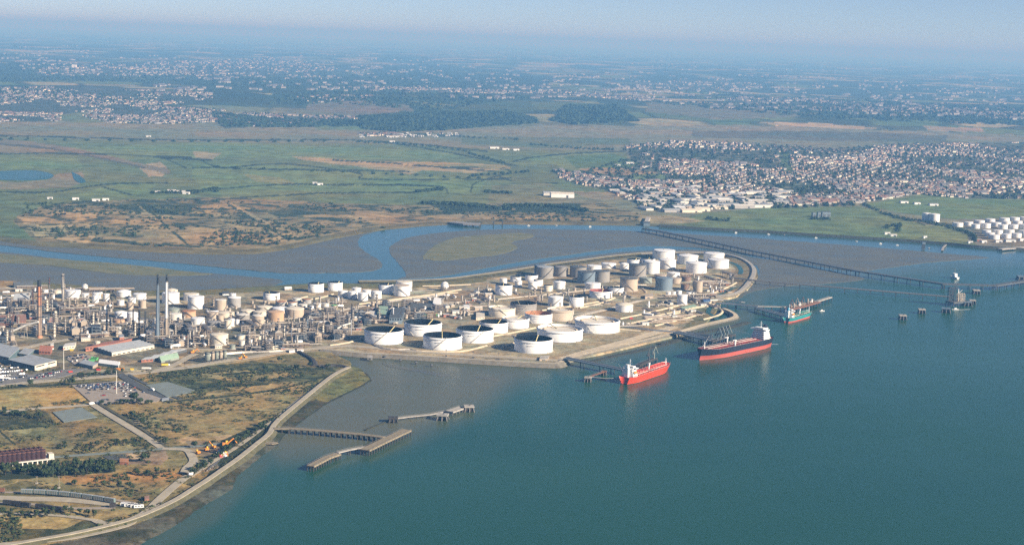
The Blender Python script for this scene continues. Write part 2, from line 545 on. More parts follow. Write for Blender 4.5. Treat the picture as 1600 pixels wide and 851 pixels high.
cv.area([(490, 197), (560, 195), (570, 203), (500, 204)], (.13, .17, .08), .1, 0, wob=2, size=300)
# marsh plain
marsh = (gy + .1 * gx < 8100)
mid = inpoly(cv.px, cv.py, [(-300, 216), (0, 214), (300, 222), (560, 224), (760, 232), (980, 236), (980, 300), (700, 322), (300, 320), (0, 345), (-300, 345)])
cv.set(marsh & mid, GREEN, .06, 0)
cv.area([(-300, 196), (200, 200), (560, 210), (640, 214), (900, 212), (1200, 212), (1700, 226), (1700, 214), (1200, 196), (840, 196), (560, 204), (0, 190)], (.20, .19, .13), .12, 0, wob=4, size=250)
cv.area([(300, 206), (560, 208), (560, 214), (320, 214)], (.20, .185, .125), .0, 0, wob=2, size=200)
cv.area([(1080, 205), (1300, 205), (1480, 212), (1480, 222), (1300, 220), (1080, 214)], (.11, .115, .085), .25, 0, wob=4, size=250)
cv.area([(720, 214), (980, 216), (990, 226), (850, 232), (720, 226)], (.12, .145, .085), .2, 0, wob=4, size=250)
cv.area([(-300, 222), (0, 222), (80, 226), (100, 236), (40, 240), (-300, 240)], (.22, .18, .11), .1, 0, wob=3, size=200)
for p in ([(100, 232), (330, 222), (700, 236), (730, 246), (560, 250), (330, 246), (170, 250)], [(300, 255), (450, 258), (640, 275), (760, 276), (748, 300), (560, 303), (420, 302), (330, 306), (300, 280)],
          [(110, 306), (200, 284), (250, 286), (210, 308)], [(430, 262), (540, 262), (560, 290), (440, 292)], [(830, 242), (940, 236), (980, 248), (940, 262), (830, 262)], [(0, 244), (120, 246), (130, 262), (0, 264)]):
    cv.area(p, BRIGHT, .02, 0, wob=3, size=180)
cv.area([(455, 244), (560, 251), (700, 254), (780, 257), (800, 262), (740, 271), (660, 266), (640, 272), (560, 260), (470, 250)], (.34, .27, .15), .05, 0, wob=2.5, size=150)
cv.area([(640, 256), (780, 258), (800, 264), (720, 262)], (.24, .22, .11), .05, 0, wob=2, size=150)
cv.area([(300, 236), (345, 240), (330, 250), (305, 246)], (.30, .25, .15), .0, 0, wob=2, size=150)
cv.area([(378, 272), (440, 278), (470, 290), (400, 284)], (.22, .22, .10), .0, 0, wob=2, size=150)
cv.area([(340, 294), (540, 300), (560, 306), (350, 312)], (.17, .19, .08), .0, 0, wob=2, size=150)
cv.area([(215, 258), (250, 253), (262, 262), (254, 276), (232, 276)], (.36, .27, .17), .2, 0, wob=3, size=100)
cv.area([(770, 290), (850, 285), (900, 300), (860, 316), (760, 312)], (.17, .17, .09), .25, 0, wob=4, size=120)
cv.line(smooth([(-60, 216), (40, 224), (120, 236), (200, 254), (262, 268)]), 7, (.20, .165, .115), .1, wob=2)
cv.line(smooth([(-60, 222), (60, 230), (150, 246), (225, 262)]), 3, (.10, .10, .075), .1, wob=2)
cv.area([(-60, 282), (30, 284), (75, 280), (88, 272), (128, 268), (132, 284), (108, 292), (40, 296), (-60, 296)], (.21, .185, .12), .1, 0, wob=3, size=100)
cv.area([(-300, 300), (0, 300), (60, 330), (40, 350), (60, 372), (140, 384), (0, 376), (-300, 370)], (.12, .155, .08), .25, 0, wob=5, size=120)
# brown scrubland along the creek
cv.area([(22, 345), (60, 322), (130, 315), (220, 312), (330, 309), (450, 315), (560, 318), (700, 322), (850, 318), (940, 318), (1010, 336), (1010, 350), (850, 352), (660, 353), (560, 368), (450, 389), (380, 396), (250, 393), (150, 387), (60, 378), (40, 362)], BROWN, .50, 0, wob=7, size=120)
cv.area([(30, 342), (80, 326), (150, 332), (150, 350), (110, 358), (160, 368), (140, 380), (60, 372)], (.40, .30, .17), .36, 0, wob=9, size=90, thin=.42)
cv.area([(150, 322), (500, 320), (560, 340), (460, 380), (280, 386), (170, 372)], (.33, .255, .145), .42, 0, wob=12, size=120, thin=.52)
cv.area([(560, 330), (860, 338), (960, 340), (960, 348), (760, 347), (650, 350), (540, 360)], (.30, .235, .14), .36, 0, wob=8, size=110, thin=.46)
cv.area([(100, 316), (320, 312), (360, 330), (240, 336)], (.11, .12, .065), .6, 0, wob=8, size=110, thin=.4)
cv.area([(360, 318), (520, 322), (560, 334), (450, 344)], (.125, .13, .075), .58, 0, wob=8, size=110, thin=.42)
cv.area([(660, 314), (760, 318), (800, 328), (700, 332)], (.05, .07, .035), .8, 0, wob=5, size=90, thin=.3)
cv.area([(790, 320), (900, 318), (920, 330), (820, 333)], (.05, .07, .035), .8, 0, wob=5, size=90, thin=.3)
for l in ([(345, 314), (400, 342), (440, 372)], [(215, 320), (262, 358)], [(350, 312), (420, 350)], [(95, 350), (112, 378)]): cv.line(l, 2.2, (.36, .29, .18), 0, wob=.8)
for l in ([(352, 316), (452, 375)], [(230, 326), (300, 388)], [(670, 316), (702, 334)]): cv.line(l, 3.0, (.09, .095, .05), .7, wob=1.2, dash=.35)
# salting strip along the water
cv.set(distline(cv.px, cv.py, [(x, y - 3) for x, y in NS]) < 4.2, (.135, .125, .07), .25, 0)
cv.line(smooth([(150, 380), (300, 387), (400, 388), (470, 376), (540, 360), (640, 348), (720, 344)]), 1.6, (.24, .21, .125), 0)
# field drains and hedges
for l in ([(0, 240), (120, 240), (300, 246)], [(250, 244), (290, 262)], [(310, 248), (350, 262), (480, 265), (640, 268)], [(240, 246), (330, 250)], [(300, 262), (350, 261)], [(345, 262), (440, 256), (520, 264), (565, 272), (575, 280), (760, 280), (860, 272)],
          [(160, 292), (205, 304)], [(330, 312), (500, 302), (640, 300), (690, 296)], [(330, 296), (420, 289), (520, 288), (660, 290)], [(0, 300), (80, 300), (160, 288), (262, 286)], [(520, 250), (620, 256), (780, 268)], [(620, 288), (690, 292), (700, 302)],
          [(690, 262), (780, 262), (800, 270)], [(590, 220), (690, 236), (790, 256), (860, 268)], [(0, 212), (300, 219), (560, 219), (760, 236)], [(735, 300), (745, 285), (790, 272), (830, 268)], [(780, 275), (800, 282), (870, 286)], [(800, 252), (860, 242), (980, 236)],
          [(1050, 350), (1340, 352)], [(1210, 332), (1350, 325)], [(1350, 325), (1385, 340), (1440, 350), (1500, 372)], [(1400, 342), (1470, 348), (1515, 362), (1524, 378)], [(1380, 318), (1480, 328), (1600, 338)], [(1420, 316), (1540, 318)]):
    cv.line(smooth(l), 2.1, (.035, .05, .03), .2, wob=2.2, size=90, dash=.2)
# land by the town
cv.area([(1046, 348), (1100, 332), (1210, 324), (1340, 322), (1420, 344), (1520, 378), (1530, 386), (1400, 376), (1200, 363), (1100, 358)], (.135, .175, .08), .12, 0, wob=4, size=150)
cv.area([(1340, 320), (1440, 304), (1480, 306), (1640, 316), (1640, 342), (1490, 342), (1400, 332)], (.135, .185, .08), .06, 0, wob=3, size=150)
cv.area([(1385, 352), (1470, 352), (1515, 368), (1510, 378), (1400, 372)], (.17, .195, .085), .1, 0, wob=3, size=120)
cv.area([(1500, 342), (1700, 338), (1700, 392), (1600, 389), (1526, 384), (1515, 366)], (.18, .165, .13), .3, 0, wob=3, size=90)
cv.area([(1000, 336), (1060, 338), (1100, 346), (1060, 350), (1000, 348)], (.30, .25, .15), .3, 0, wob=4, size=90)
TOWNP = [(862, 262), (900, 272), (985, 246), (970, 230), (1040, 220), (1130, 222), (1300, 232), (1400, 226), (1620, 222), (1760, 224), (1760, 312), (1600, 311), (1500, 310), (1430, 303), (1340, 318), (1210, 322), (1060, 334), (1005, 326), (960, 300), (880, 282)]
cv.area(TOWNP, TOWN, .58, 0, wob=4, size=90)
cv.area([(1000, 308), (1240, 300), (1230, 322), (1060, 334), (1005, 328)], (.24, .23, .20), .4, 0, wob=4, size=90)
cv.area([(1215, 236), (1235, 240), (1240, 270), (1222, 272)], (.08, .13, .06), .1, 0, wob=4, size=90)
cv.area([(905, 264), (955, 261), (1030, 270), (985, 274), (930, 272)], (.30, .225, .14), .05, 0, wob=2, size=90)
cv.area([(985, 272), (1040, 272), (1040, 281), (990, 281)], BRIGHT, .05, 0, wob=2, size=90)
cv.area([(880, 244), (960, 240), (1000, 256), (985, 262), (900, 262)], (.09, .15, .065), .08, 0, wob=2, size=90)
cv.area([(800, 260), (870, 256), (880, 284), (800, 288)], (.12, .145, .07), .1, 0, wob=2, size=90)
cv.area([(890, 299), (990, 302), (1000, 312), (930, 312)], (.25, .20, .13), .2, 0, wob=3, size=90)
hill_towns = [[(-120, 138), (120, 136), (200, 138), (330, 146), (330, 153), (240, 160), (180, 172), (95, 178), (90, 190), (-120, 192)],
              [(128, 182), (180, 166), (250, 164), (350, 170), (345, 190), (250, 194), (170, 192)],
              [(345, 182), (400, 176), (460, 180), (590, 181), (520, 190), (430, 196), (350, 200)],
              [(50, 108), (240, 98), (420, 90), (530, 108), (420, 118), (60, 118)], [(590, 136), (700, 138), (800, 142), (900, 144), (1010, 150), (1010, 158), (890, 150), (700, 144), (590, 141)],
              [(1130, 152), (1250, 154), (1400, 164), (1700, 176), (1700, 190), (1560, 186), (1480, 178), (1250, 172), (1150, 160)], [(460, 152), (560, 146), (600, 150), (560, 156), (480, 158)],
              [(560, 208), (640, 208), (720, 210), (720, 214), (570, 213)], [(960, 136), (1060, 126), (1180, 130), (1200, 138), (1040, 142)]]
for p in hill_towns: cv.area(p, (.085, .095, .075), .55, 0, wob=5, size=300)
# gz bumps: salting edge falls to the water
gz2 = gz.reshape(PXg.shape).copy(); gz2[0, :] = -1.0; gz2[1, :] = 1.2
MT['far_ground'] = ground_mat('far_ground', 420, 60, 16, (.038, .058, .032), 480)
sheet('land', gx.reshape(PXg.shape), gy.reshape(PXg.shape), gz2, cv, MT['far_ground'])

# ---- scrubland peninsula at the near left
CS = [(520, 552), (548, 564), (566, 572), (580, 583), (584, 592), (566, 604), (540, 616), (512, 630), (486, 648), (462, 664), (446, 678), (436, 692), (420, 704), (396, 722),
      (372, 742), (364, 762), (338, 778), (312, 792), (286, 812), (262, 826), (230, 842), (205, 858), (150, 900), (60, 960)]
def coast(y): return np.interp(y, [p[1] for p in CS], [p[0] for p in CS])
rows = np.arange(536, 960, .9)
nc = 520
cx_ = coast(rows)
s_ = np.linspace(0, 1, nc)[None, :]
PXn = -160 + (cx_[:, None] + 160) * s_
PYn = np.repeat(rows[:, None], nc, 1)
Pn = at_np(PXn.ravel(), PYn.ravel(), LZ)
nx_, ny_ = Pn[:, 0], Pn[:, 1]
nz_ = np.full(nx_.shape, LZ) + .8 * (fbm(nx_ / 45, ny_ / 45, 3, 3) - .5)
cn = Cover(nx_, ny_, np.full(nx_.shape, LZ), (.245, .19, .088))
cn.set(fbm(nx_ / 60, ny_ / 60, 41, 4) > .54, (.175, .148, .07))
cn.set(fbm(nx_ / 45, ny_ / 45, 47, 4) > .58, (.31, .24, .12))
cn.set(None, scrub=.34, k=np.ones(nx_.shape))
cn.area([(0, 610), (60, 606), (118, 606), (140, 620), (125, 632), (60, 638), (-160, 642), (-160, 618)], (.36, .265, .115), .12, wob=3, size=40)
cn.area([(-160, 590), (60, 596), (110, 602), (60, 606), (-160, 614)], (.17, .14, .07), .3, wob=3, size=40)
cn.area([(180, 628), (300, 622), (440, 612), (520, 590), (540, 580), (520, 606), (430, 660), (330, 676), (280, 690), (250, 668)], (.29, .215, .10), .36, wob=6, size=50)
cn.area([(250, 575), (400, 566), (530, 572), (520, 590), (380, 604), (310, 616), (250, 600)], (.125, .125, .06), .56, wob=6, size=45)
cn.area([(290, 584), (420, 576), (470, 588), (360, 596)], (.33, .245, .12), .2, wob=6, size=45, thin=.42)
cn.area([(350, 606), (460, 598), (480, 606), (400, 618)], (.33, .245, .12), .2, wob=6, size=45, thin=.42)
cn.area([(440, 562), (540, 556), (560, 566), (520, 572), (450, 574)], (.17, .145, .075), .3, wob=3, size=40)
cn.area([(0, 640), (70, 640), (90, 664), (20, 672), (-160, 672)], (.105, .10, .05), .58, wob=6, size=40)
cn.area([(90, 664), (160, 660), (190, 690), (80, 704)], (.22, .17, .085), .4, wob=6, size=40)
cn.area([(-160, 732), (80, 728), (180, 724), (182, 736), (100, 744), (-160, 756)], (.035, .06, .022), .9, wob=4, size=30)
cn.area([(90, 742), (270, 738), (285, 744), (230, 754), (100, 756)], (.34, .20, .085), .22, wob=4, size=35)
cn.area([(110, 760), (220, 752), (270, 752), (230, 768), (140, 764)], (.27, .185, .085), .32, wob=4, size=35)
cn.area([(-160, 800), (0, 800), (130, 806), (140, 812), (110, 830), (0, 838), (-160, 850)], (.37, .275, .125), .2, wob=5, size=35)
cn.area([(0, 824), (100, 826), (130, 812), (170, 812), (150, 830), (60, 840), (0, 846)], (.09, .09, .045), .45, wob=4, size=30)
cn.area([(255, 782), (330, 735), (400, 690), (300, 770), (230, 815), (160, 836), (90, 846), (140, 832)], (.215, .165, .075), .15, wob=2, size=30)
cn.area([(195, 706), (258, 700), (262, 716), (252, 726), (200, 724)], (.29, .20, .14), .15, wob=3, size=30)
cn.area([(200, 708), (232, 706), (230, 716), (205, 716)], (.48, .34, .22), 0, wob=2, size=30)
for p in ([(275, 686), (300, 680), (312, 686), (286, 692)], [(332, 681), (360, 678), (366, 684), (340, 687)], [(206, 656), (236, 656), (232, 664), (210, 662)]):
    cn.area(p, (.40, .30, .19), 0, wob=1.5, size=20)
cn.area([(340, 690), (430, 650), (440, 658), (350, 735), (318, 752), (330, 722)], (.07, .075, .035), .62, wob=4, size=30)
cn.area([(290, 688), (345, 688), (350, 706), (330, 716), (298, 706)], (.22, .19, .14), .3, wob=3, size=25)
cn.area([(300, 720), (340, 712), (340, 730), (310, 740)], (.24, .20, .15), .25, wob=3, size=25)
# salting and stones outside the wall
out = distline(cn.px, cn.py, CS)
WALL = [(545, 579), (520, 592), (480, 624), (433, 664), (420, 684), (402, 699), (372, 723), (345, 742), (322, 758), (300, 772), (276, 787), (248, 801), (215, 815), (180, 826), (120, 840), (60, 851), (-60, 872)]
wx_ = np.interp(cn.py, [p[1] for p in WALL], [p[0] for p in WALL])
outside = ((cn.px > wx_ + 3) & (cn.py > 580)) | ((cn.py <= 580) & (cn.px > 548))
cn.set(outside, (.060, .060, .040), .40)
cn.set(outside & (cn.py < 625), (.145, .145, .062), .35)
cn.set(outside & (out < 5.0) & (fbm(nx_ / 20, ny_ / 20, 77, 3) > .36), (.045, .048, .04), .5)
cn.set(outside & (cn.py > 690) & (fbm(nx_ / 30, ny_ / 30, 71, 3) > .5), (.105, .10, .08), .3)
for l in ([(350, 585), (440, 578), (520, 576)], [(0, 605), (110, 600), (170, 596)], [(300, 606), (420, 600)], [(262, 628), (420, 610), (500, 590)], [(0, 674), (24, 694)], [(115, 626), (145, 634)]):
    cn.line(smooth(l), 2.6, (.045, .05, .028), .7, wob=2, size=30)
k_ = np.clip(out / 7.0, 0, 1) * 1.0
zz = np.where(outside, -0.4 + np.clip(out / 14.0, 0, 1) * 2.2 + .5 * (fbm(nx_ / 14, ny_ / 14, 13, 3) - .5), nz_)
zz = zz.reshape(PXn.shape); zz[:, -1] = -1.2
MT['near_ground'] = ground_mat('near_ground', 70, 14, 3.5, (.038, .048, .022))
sheet('scrubland', nx_.reshape(PXn.shape), ny_.reshape(PXn.shape), zz, cn, MT['near_ground'])

# ---- refinery ground
NB = [(-160, 432), (0, 437), (60, 440), (140, 446), (200, 453), (300, 453), (350, 450), (400, 447), (450, 444), (500, 441), (560, 442), (640, 441), (700, 438), (740, 433), (800, 425),
      (860, 415), (900, 410), (950, 403), (1000, 398), (1060, 396), (1110, 398), (1150, 403), (1172, 411), (1182, 424), (1184, 430)]
SB = [(-160, 610), (0, 606), (60, 598), (140, 590), (200, 585), (300, 575), (400, 562), (440, 554), (500, 549), (560, 555), (620, 558), (700, 563), (780, 568), (860, 572), (878, 570),
      (910, 559), (980, 543), (1050, 526), (1062, 523), (1120, 508), (1150, 498), (1154, 492), (1138, 484), (1124, 477), (1128, 468), (1150, 463), (1168, 452), (1178, 440), (1184, 431)]
rc = np.concatenate([np.arange(-160, 1120, 1.25), np.arange(1120, 1184.1, .8)])
yn_ = np.interp(rc, [p[0] for p in NB], [p[1] for p in NB])
_s = sorted([p for p in SB if not (1120 < p[0] < 1152 and 470 < p[1] < 495)])
SBX = [(-160, 610), (0, 606), (60, 598), (140, 590), (200, 585), (300, 575), (400, 562), (440, 554), (500, 549), (560, 555), (620, 558), (700, 563), (780, 568), (860, 572), (878, 570),
       (910, 559), (980, 543), (1050, 526), (1062, 523), (1100, 508), (1124, 480), (1128, 468), (1150, 463), (1168, 452), (1178, 440), (1184, 431)]
ys_ = np.interp(rc, [p[0] for p in SBX], [p[1] for p in SBX])
nr = 190
t_ = np.linspace(0, 1, nr)[:, None]
PYr = ys_[None, :] + t_ * (yn_ - ys_)[None, :]; PXr = np.repeat(rc[None, :], nr, 0)
RZ = LZ + .25
Pr = at_np(PXr.ravel(), PYr.ravel(), RZ)
rx, ry = Pr[:, 0], Pr[:, 1]
cr_ = Cover(rx, ry, np.full(rx.shape, RZ), (.31, .26, .19))
cr_.set(fbm(rx / 50, ry / 50, 61, 4) > .55, (.23, .20, .15))
cr_.set(fbm(rx / 38, ry / 38, 67, 4) > .60, (.42, .36, .26))
cr_.set(None, scrub=.22, k=np.ones(rx.shape))
ledge = distline(cr_.px, cr_.py, NB)
cr_.set((ledge < 9) & (cr_.px < 760), (.15, .145, .07), .3)
cr_.set((ledge < 4.5) & (cr_.px >= 760), (.16, .145, .085), .3)
cr_.area([(-160, 430), (0, 437), (50, 440), (50, 447), (-160, 446)], (.26, .20, .11), .2, wob=2, size=40)
cr_.area([(520, 474), (640, 462), (760, 448), (770, 470), (640, 490), (540, 488)], (.25, .20, .145), .2, wob=4, size=50)
cr_.area([(940, 478), (1060, 462), (1150, 440), (1100, 480), (1000, 520), (930, 530)], (.27, .23, .16), .2, wob=4, size=50)
cr_.area([(560, 545), (740, 548), (880, 560), (960, 535), (1000, 520), (960, 510), (880, 500), (700, 520), (560, 520)], (.29, .25, .18), .15, wob=3, size=40)
cr_.area([(1130, 404), (1170, 412), (1178, 428), (1160, 450), (1120, 462), (1140, 440), (1150, 420)], (.19, .16, .10), .2, wob=2, size=40)
cr_.area([(1090, 482), (1130, 478), (1148, 494), (1100, 505), (1060, 518), (1080, 500)], (.165, .15, .085), .3, wob=2, size=40)
for p in ([(0, 534), (200, 520), (420, 530), (440, 545), (320, 566), (120, 590), (0, 600)], [(100, 470), (400, 470), (560, 490), (520, 530), (300, 545), (0, 520), (0, 480)]):
    cr_.area(p, (.17, .15, .112), .30, wob=6, size=40, thin=.40)  # darker ground, shade of the gaps between the plant painted in
cr_.area([(0, 598), (140, 588), (240, 580), (240, 586), (0, 608)], (.15, .135, .065), .35, wob=2, size=30)
cr_.area([(240, 576), (330, 568), (440, 552), (440, 557), (330, 576), (240, 584)], (.30, .25, .17), .2, wob=2, size=30)
MT['works_ground'] = ground_mat('works_ground', 60, 11, 3, (.055, .055, .042))
zr = np.full(PXr.shape, RZ); zr[0, :] = -1.2; zr[-1, :] = -1.2
# keep the outer row under the water so the sheet has a bank
sheet('refinery_ground', rx.reshape(PXr.shape), ry.reshape(PXr.shape), zr, cr_, MT['works_ground'])
# ------------------------------------------------------------------ water and mud
def water_mat():
    w = N('estuary_water')
    v = w.coord((1, 1, 1))
    big = w.noise(420, 4, .55, w.coord((.5, 1, 1)))
    sm = w.noise(38, 6, .62, w.coord((.6, 1, 1)))
    wind = w.noise(900, 3, .5, w.coord((1, .35, 1), (0, 0, .35)), 1.0)
    A = w.add('ShaderNodeAttribute', attribute_name='shoal').outputs['Fac']
    c = w.mix(w.ramp(big, .3, .7), (.009, .062, .037), (.018, .080, .046))
    c = w.mix(w.math('MULTIPLY', A, w.ramp(sm, .2, .8, .75, 1.0), clamp=True), c, (.132, .128, .082))
    w.put(w.b.inputs['Base Color'], c)
    Q = w.add('ShaderNodeAttribute', attribute_name='calm').outputs['Fac']
    c = w.mix(w.math('MULTIPLY', Q, .6), c, (.026, .082, .075))
    w.put(w.b.inputs['Base Color'], c)
    w.put(w.b.inputs['Roughness'], w.math('MULTIPLY', w.math('ADD', w.ramp(sm, .3, .7, .0, .05), w.ramp(wind, .4, .6, .19, .28)), w.ramp(Q, 0, 1, 1, .5)))
    w.b.inputs['IOR'].default_value = 1.33
    w.put(w.b.inputs['Specular IOR Level'], w.math('MULTIPLY', w.ramp(Q, 0, 1, .26, .50), w.ramp(A, 0, 1, 1, .22)))
    h = w.noise(5, 4, .6, w.coord((1, .8, 1), (0, 0, .4)))
    w.bump(h, .40, .6)
    return w.m
MT['water'] = water_mat()
# fine grid in the bay and channel mouth carries the depth of the water over the mud; far sheet beyond
def shoal_at(px, py):
    bay = [(420, 660), (480, 610), (530, 590), (540, 556), (560, 540), (700, 550), (860, 574), (800, 606), (750, 640), (650, 684), (560, 712), (440, 722), (410, 706)]
    d = np.where(inpoly(px, py, bay), distline(px, py, bay + bay[:1]), -distline(px, py, bay + bay[:1]))
    s = sstep(d, -26, 30) * .95
    fore = sstep(distline(px, py, [(430, 700), (380, 745), (330, 800), (240, 850)]), 30, 4) * .4
    mouth = [(1190, 402), (1400, 410), (1540, 402), (1600, 410), (1480, 425), (1380, 440), (1300, 450), (1190, 470), (1150, 470)]
    d2 = np.where(inpoly(px, py, mouth), distline(px, py, mouth + mouth[:1]), -distline(px, py, mouth + mouth[:1]))
    m = sstep(d2, -14, 22) * .55
    edge = sstep(distline(px, py, [(880, 572), (960, 552), (1060, 532), (1150, 510), (1175, 480), (1190, 450)]), 24, 3) * .5
    return np.maximum.reduce([s, fore, m, edge])
wr = np.concatenate([np.arange(62 + 34, 330, 26.), np.arange(330, 872, 3.2), np.array([900, 960, 1100, 1400, 2200.])])
wc = np.concatenate([np.arange(-900, -100, 160.), np.arange(-100, 1701, 5.), np.arange(1760, 2600, 160.)])
PXw, PYw = np.meshgrid(wc, wr)
hl = 62 + (PXw - CX) * math.tan(ROLL)
PYw = np.maximum(PYw, hl + 9.0)
Pq = at_np(PXw.ravel(), PYw.ravel(), 0.0)
class _C: pass
shv = shoal_at(PXw.ravel(), PYw.ravel())
me = bpy.data.meshes.new('water')
R_, C_ = PXw.shape
i = (np.arange(R_ - 1)[:, None] * C_ + np.arange(C_ - 1)[None, :]).ravel()
q = np.stack([i, i + C_, i + C_ + 1, i + 1], 1).astype(np.int32)
me.vertices.add(len(Pq)); me.vertices.foreach_set('co', Pq.astype(np.float32).ravel())
me.loops.add(q.size); me.loops.foreach_set('vertex_index', q.ravel())
me.polygons.add(len(q)); me.polygons.foreach_set('loop_start', np.arange(len(q), dtype=np.int32) * 4)
me.update(calc_edges=True)
me.attributes.new('shoal', 'FLOAT', 'POINT').data.foreach_set('value', shv.astype(np.float32))
_cp = [(-300, 340), (1100, 330), (1700, 370), (1700, 400), (1480, 402), (1300, 425), (1180, 432), (1000, 452), (300, 470), (-300, 470)]
_x, _y = PXw.ravel(), PYw.ravel(); _d = distline(_x, _y, _cp + _cp[:1]); _d = np.where(inpoly(_x, _y, _cp), _d, -_d)
me.attributes.new('calm', 'FLOAT', 'POINT').data.foreach_set('value', sstep(_d, -22, 8).astype(np.float32))
me.materials.append(MT['water'])
ow = bpy.data.objects.new('water', me); COL.objects.link(ow); struct(ow)

def mud_mat(name, a, b, rough=.42, size=60):
    w = N(name)
    n = w.noise(size, 7, .62, w.coord((.7, 1, 1), (0, 0, .3)))
    c = w.mix(w.ramp(n, .32, .68), a, b)
    rill = w.ramp(w.noise(size * .35, 6, .7, w.coord((1, .6, 1), (0, 0, -.5)), 1.5), .60, .66)
    c = w.mix(w.math('MULTIPLY', rill, .35), c, (.07, .075, .075))
    w.put(w.b.inputs['Base Color'], c)
    w.put(w.b.inputs['Roughness'], w.ramp(n, .3, .7, rough - .06, rough + .14))
    w.b.inputs['Specular IOR Level'].default_value = .5
    w.bump(w.noise(6, 5, .6), .4, .4)
    return w.m
MT['mud'] = mud_mat('mud', (.100, .106, .078), (.145, .140, .098))
MT['salting'] = mud_mat('salting', (.10, .115, .045), (.19, .175, .085), .85, 26)

def jitter(line, amp, seed):
    r = random.Random(seed); return [(x + r.uniform(-amp, amp), y + r.uniform(-amp, amp) * .25) for x, y in line]
def flat(name, line, z, mat, k=4, amp=1.0, seed=1, z0=-.6):
    P = W(jitter(smooth(line + line[:1], k)[:-1], amp, seed), z)
    mb = MB(); mb.prism([(p.x, p.y) for p in P], z0, z)
    return struct(mb.build(name, mat))
flat('mudflat', [(-120, 366), (0, 374), (150, 386), (300, 394), (400, 393), (450, 387), (520, 370), (570, 361), (585, 361), (567, 368), (560, 376), (562, 385), (574, 395), (590, 405), (598, 414), (588, 421),
                 (560, 425), (500, 426), (440, 426), (380, 421), (300, 413), (200, 404), (100, 395), (0, 383), (-120, 376)], .35, 'mud', 7, 1.3, 1)
flat('mudflat', [(-120, 384), (0, 393), (100, 405), (200, 416), (300, 424), (380, 431), (432, 436), (440, 441), (400, 450), (300, 456), (200, 456), (100, 446), (0, 441), (-120, 438)], .35, 'mud', 7, 1.3, 2)
flat('mudflat', [(622, 436), (634, 430), (628, 418), (616, 404), (608, 393), (611, 384), (628, 374), (664, 366), (720, 361), (800, 357.5), (900, 358.5), (1000, 361.5), (1100, 367), (1200, 373.5), (1300, 381), (1400, 389), (1480, 396), (1545, 402),
                 (1500, 406), (1440, 411), (1380, 419), (1330, 423), (1260, 413), (1180, 400), (1090, 387), (1010, 384), (960, 388), (900, 396), (840, 404), (780, 414), (730, 424), (680, 432)], .35, 'mud', 7, 1.3, 3)
flat('mudflat', [(1176, 402), (1240, 411), (1320, 428), (1350, 436), (1300, 442), (1240, 446), (1190, 452), (1165, 460), (1150, 470), (1176, 440), (1186, 424)], .30, 'mud', 7, 1.3, 4)
flat('mudflat', [(700, 437), (760, 425), (850, 409), (940, 397), (1000, 392), (1080, 390), (1150, 396), (1190, 408), (1180, 414), (1140, 400), (1060, 396), (950, 402), (850, 416), (740, 433)], .32, 'mud', 4, .5, 5)
flat('saltmarsh', [(660, 404), (668, 392), (690, 378), (720, 370), (770, 366), (815, 364), (834, 369), (800, 378), (806, 388), (775, 398), (730, 402), (690, 407)], .75, 'salting', 5, 2.0, 6)
flat('saltmarsh', [(-80, 392), (0, 396), (60, 402), (150, 409), (240, 417), (300, 425), (330, 428), (260, 430), (180, 427), (120, 420), (60, 413), (-80, 405)], .75, 'salting', 5, 1.6, 7)
flat('pond', [(-60, 268), (0, 267), (50, 266), (76, 270), (84, 275), (72, 280), (40, 282), (0, 281), (-60, 282)], LZ + .5, 'water', 4, .5, 8, LZ - .5)
flat('pond', [(112, 268), (124, 274), (134, 283), (126, 286), (116, 280)], LZ + .5, 'water', 3, .4, 9, LZ - .5)
# the two muddy bars that break the surface in the bay
flat('mud_bar', [(596, 567), (630, 573), (680, 581), (702, 586), (690, 588), (650, 580), (610, 573)], .16, 'mud', 7, 1.3, 11)
flat('mud_bar', [(742, 588), (772, 590), (780, 594), (770, 594), (745, 590)], .14, 'mud', 3, .5, 12)

# ------------------------------------------------------------------ roads and tracks
def road(name, line, w, z, mat, k=5):
    P = W(smooth(line, k), z)
    return struct(MB().strip([(p.x, p.y) for p in P], [(-w / 2, z - .3), (-w / 2, z), (w / 2, z), (w / 2, z - .3)]).build(name, mat))
Z1 = LZ + .75
road('track', [(143, 630), (175, 650), (210, 671), (240, 690), (256, 701)], 9, Z1, 'pale_track')
road('road', [(150, 627), (190, 650), (230, 674), (262, 699)], 4.5, Z1 + .05, 'slope_grass')
road('road', [(186, 583), (206, 596), (228, 608), (252, 620), (266, 625)], 12, Z1, 'asphalt')
road('road', [(200, 584), (222, 596), (250, 610), (282, 623)], 5, Z1 + .06, 'asphalt')
road('road', [(-60, 645), (0, 642), (60, 637), (120, 633), (146, 630)], 9, Z1, 'pale_track')
road('road', [(84, 713), (140, 709), (200, 705), (256, 700), (310, 696), (350, 692)], 7, Z1 + .04, 'pad_grey')
road('track', [(254, 700), (290, 702), (300, 712), (302, 720), (292, 730), (288, 738)], 9, Z1 + .08, 'pale_track')
road('track', [(300, 741), (288, 746), (268, 762), (248, 780), (236, 792), (222, 803), (200, 812), (176, 817), (160, 816), (150, 812)], 9, Z1 + .06, 'pale_track')
road('track', [(236, 792), (210, 812), (190, 822), (120, 838), (60, 845), (-60, 852)], 7, Z1 + .02, 'pale_track')
road('path', [(-60, 804), (20, 801), (90, 804), (150, 812)], 6, Z1 + .02, 'pale_track')
road('railway', [(-60, 768), (20, 768), (100, 770), (160, 777), (210, 785)], 5, Z1, 'gravel')
road('railway', [(-60, 775), (40, 778), (110, 780), (180, 787)], 14, Z1 - .1, 'pale_track')
road('railway', [(-60, 783), (40, 786), (110, 793), (180, 792)], 6, Z1 + .03, 'gravel')
road('path', [(300, 741), (330, 722), (375, 694), (410, 668), (428, 655), (470, 622), (500, 600)], 5, Z1 + .04, 'pale_track')
RZ1 = RZ + .35
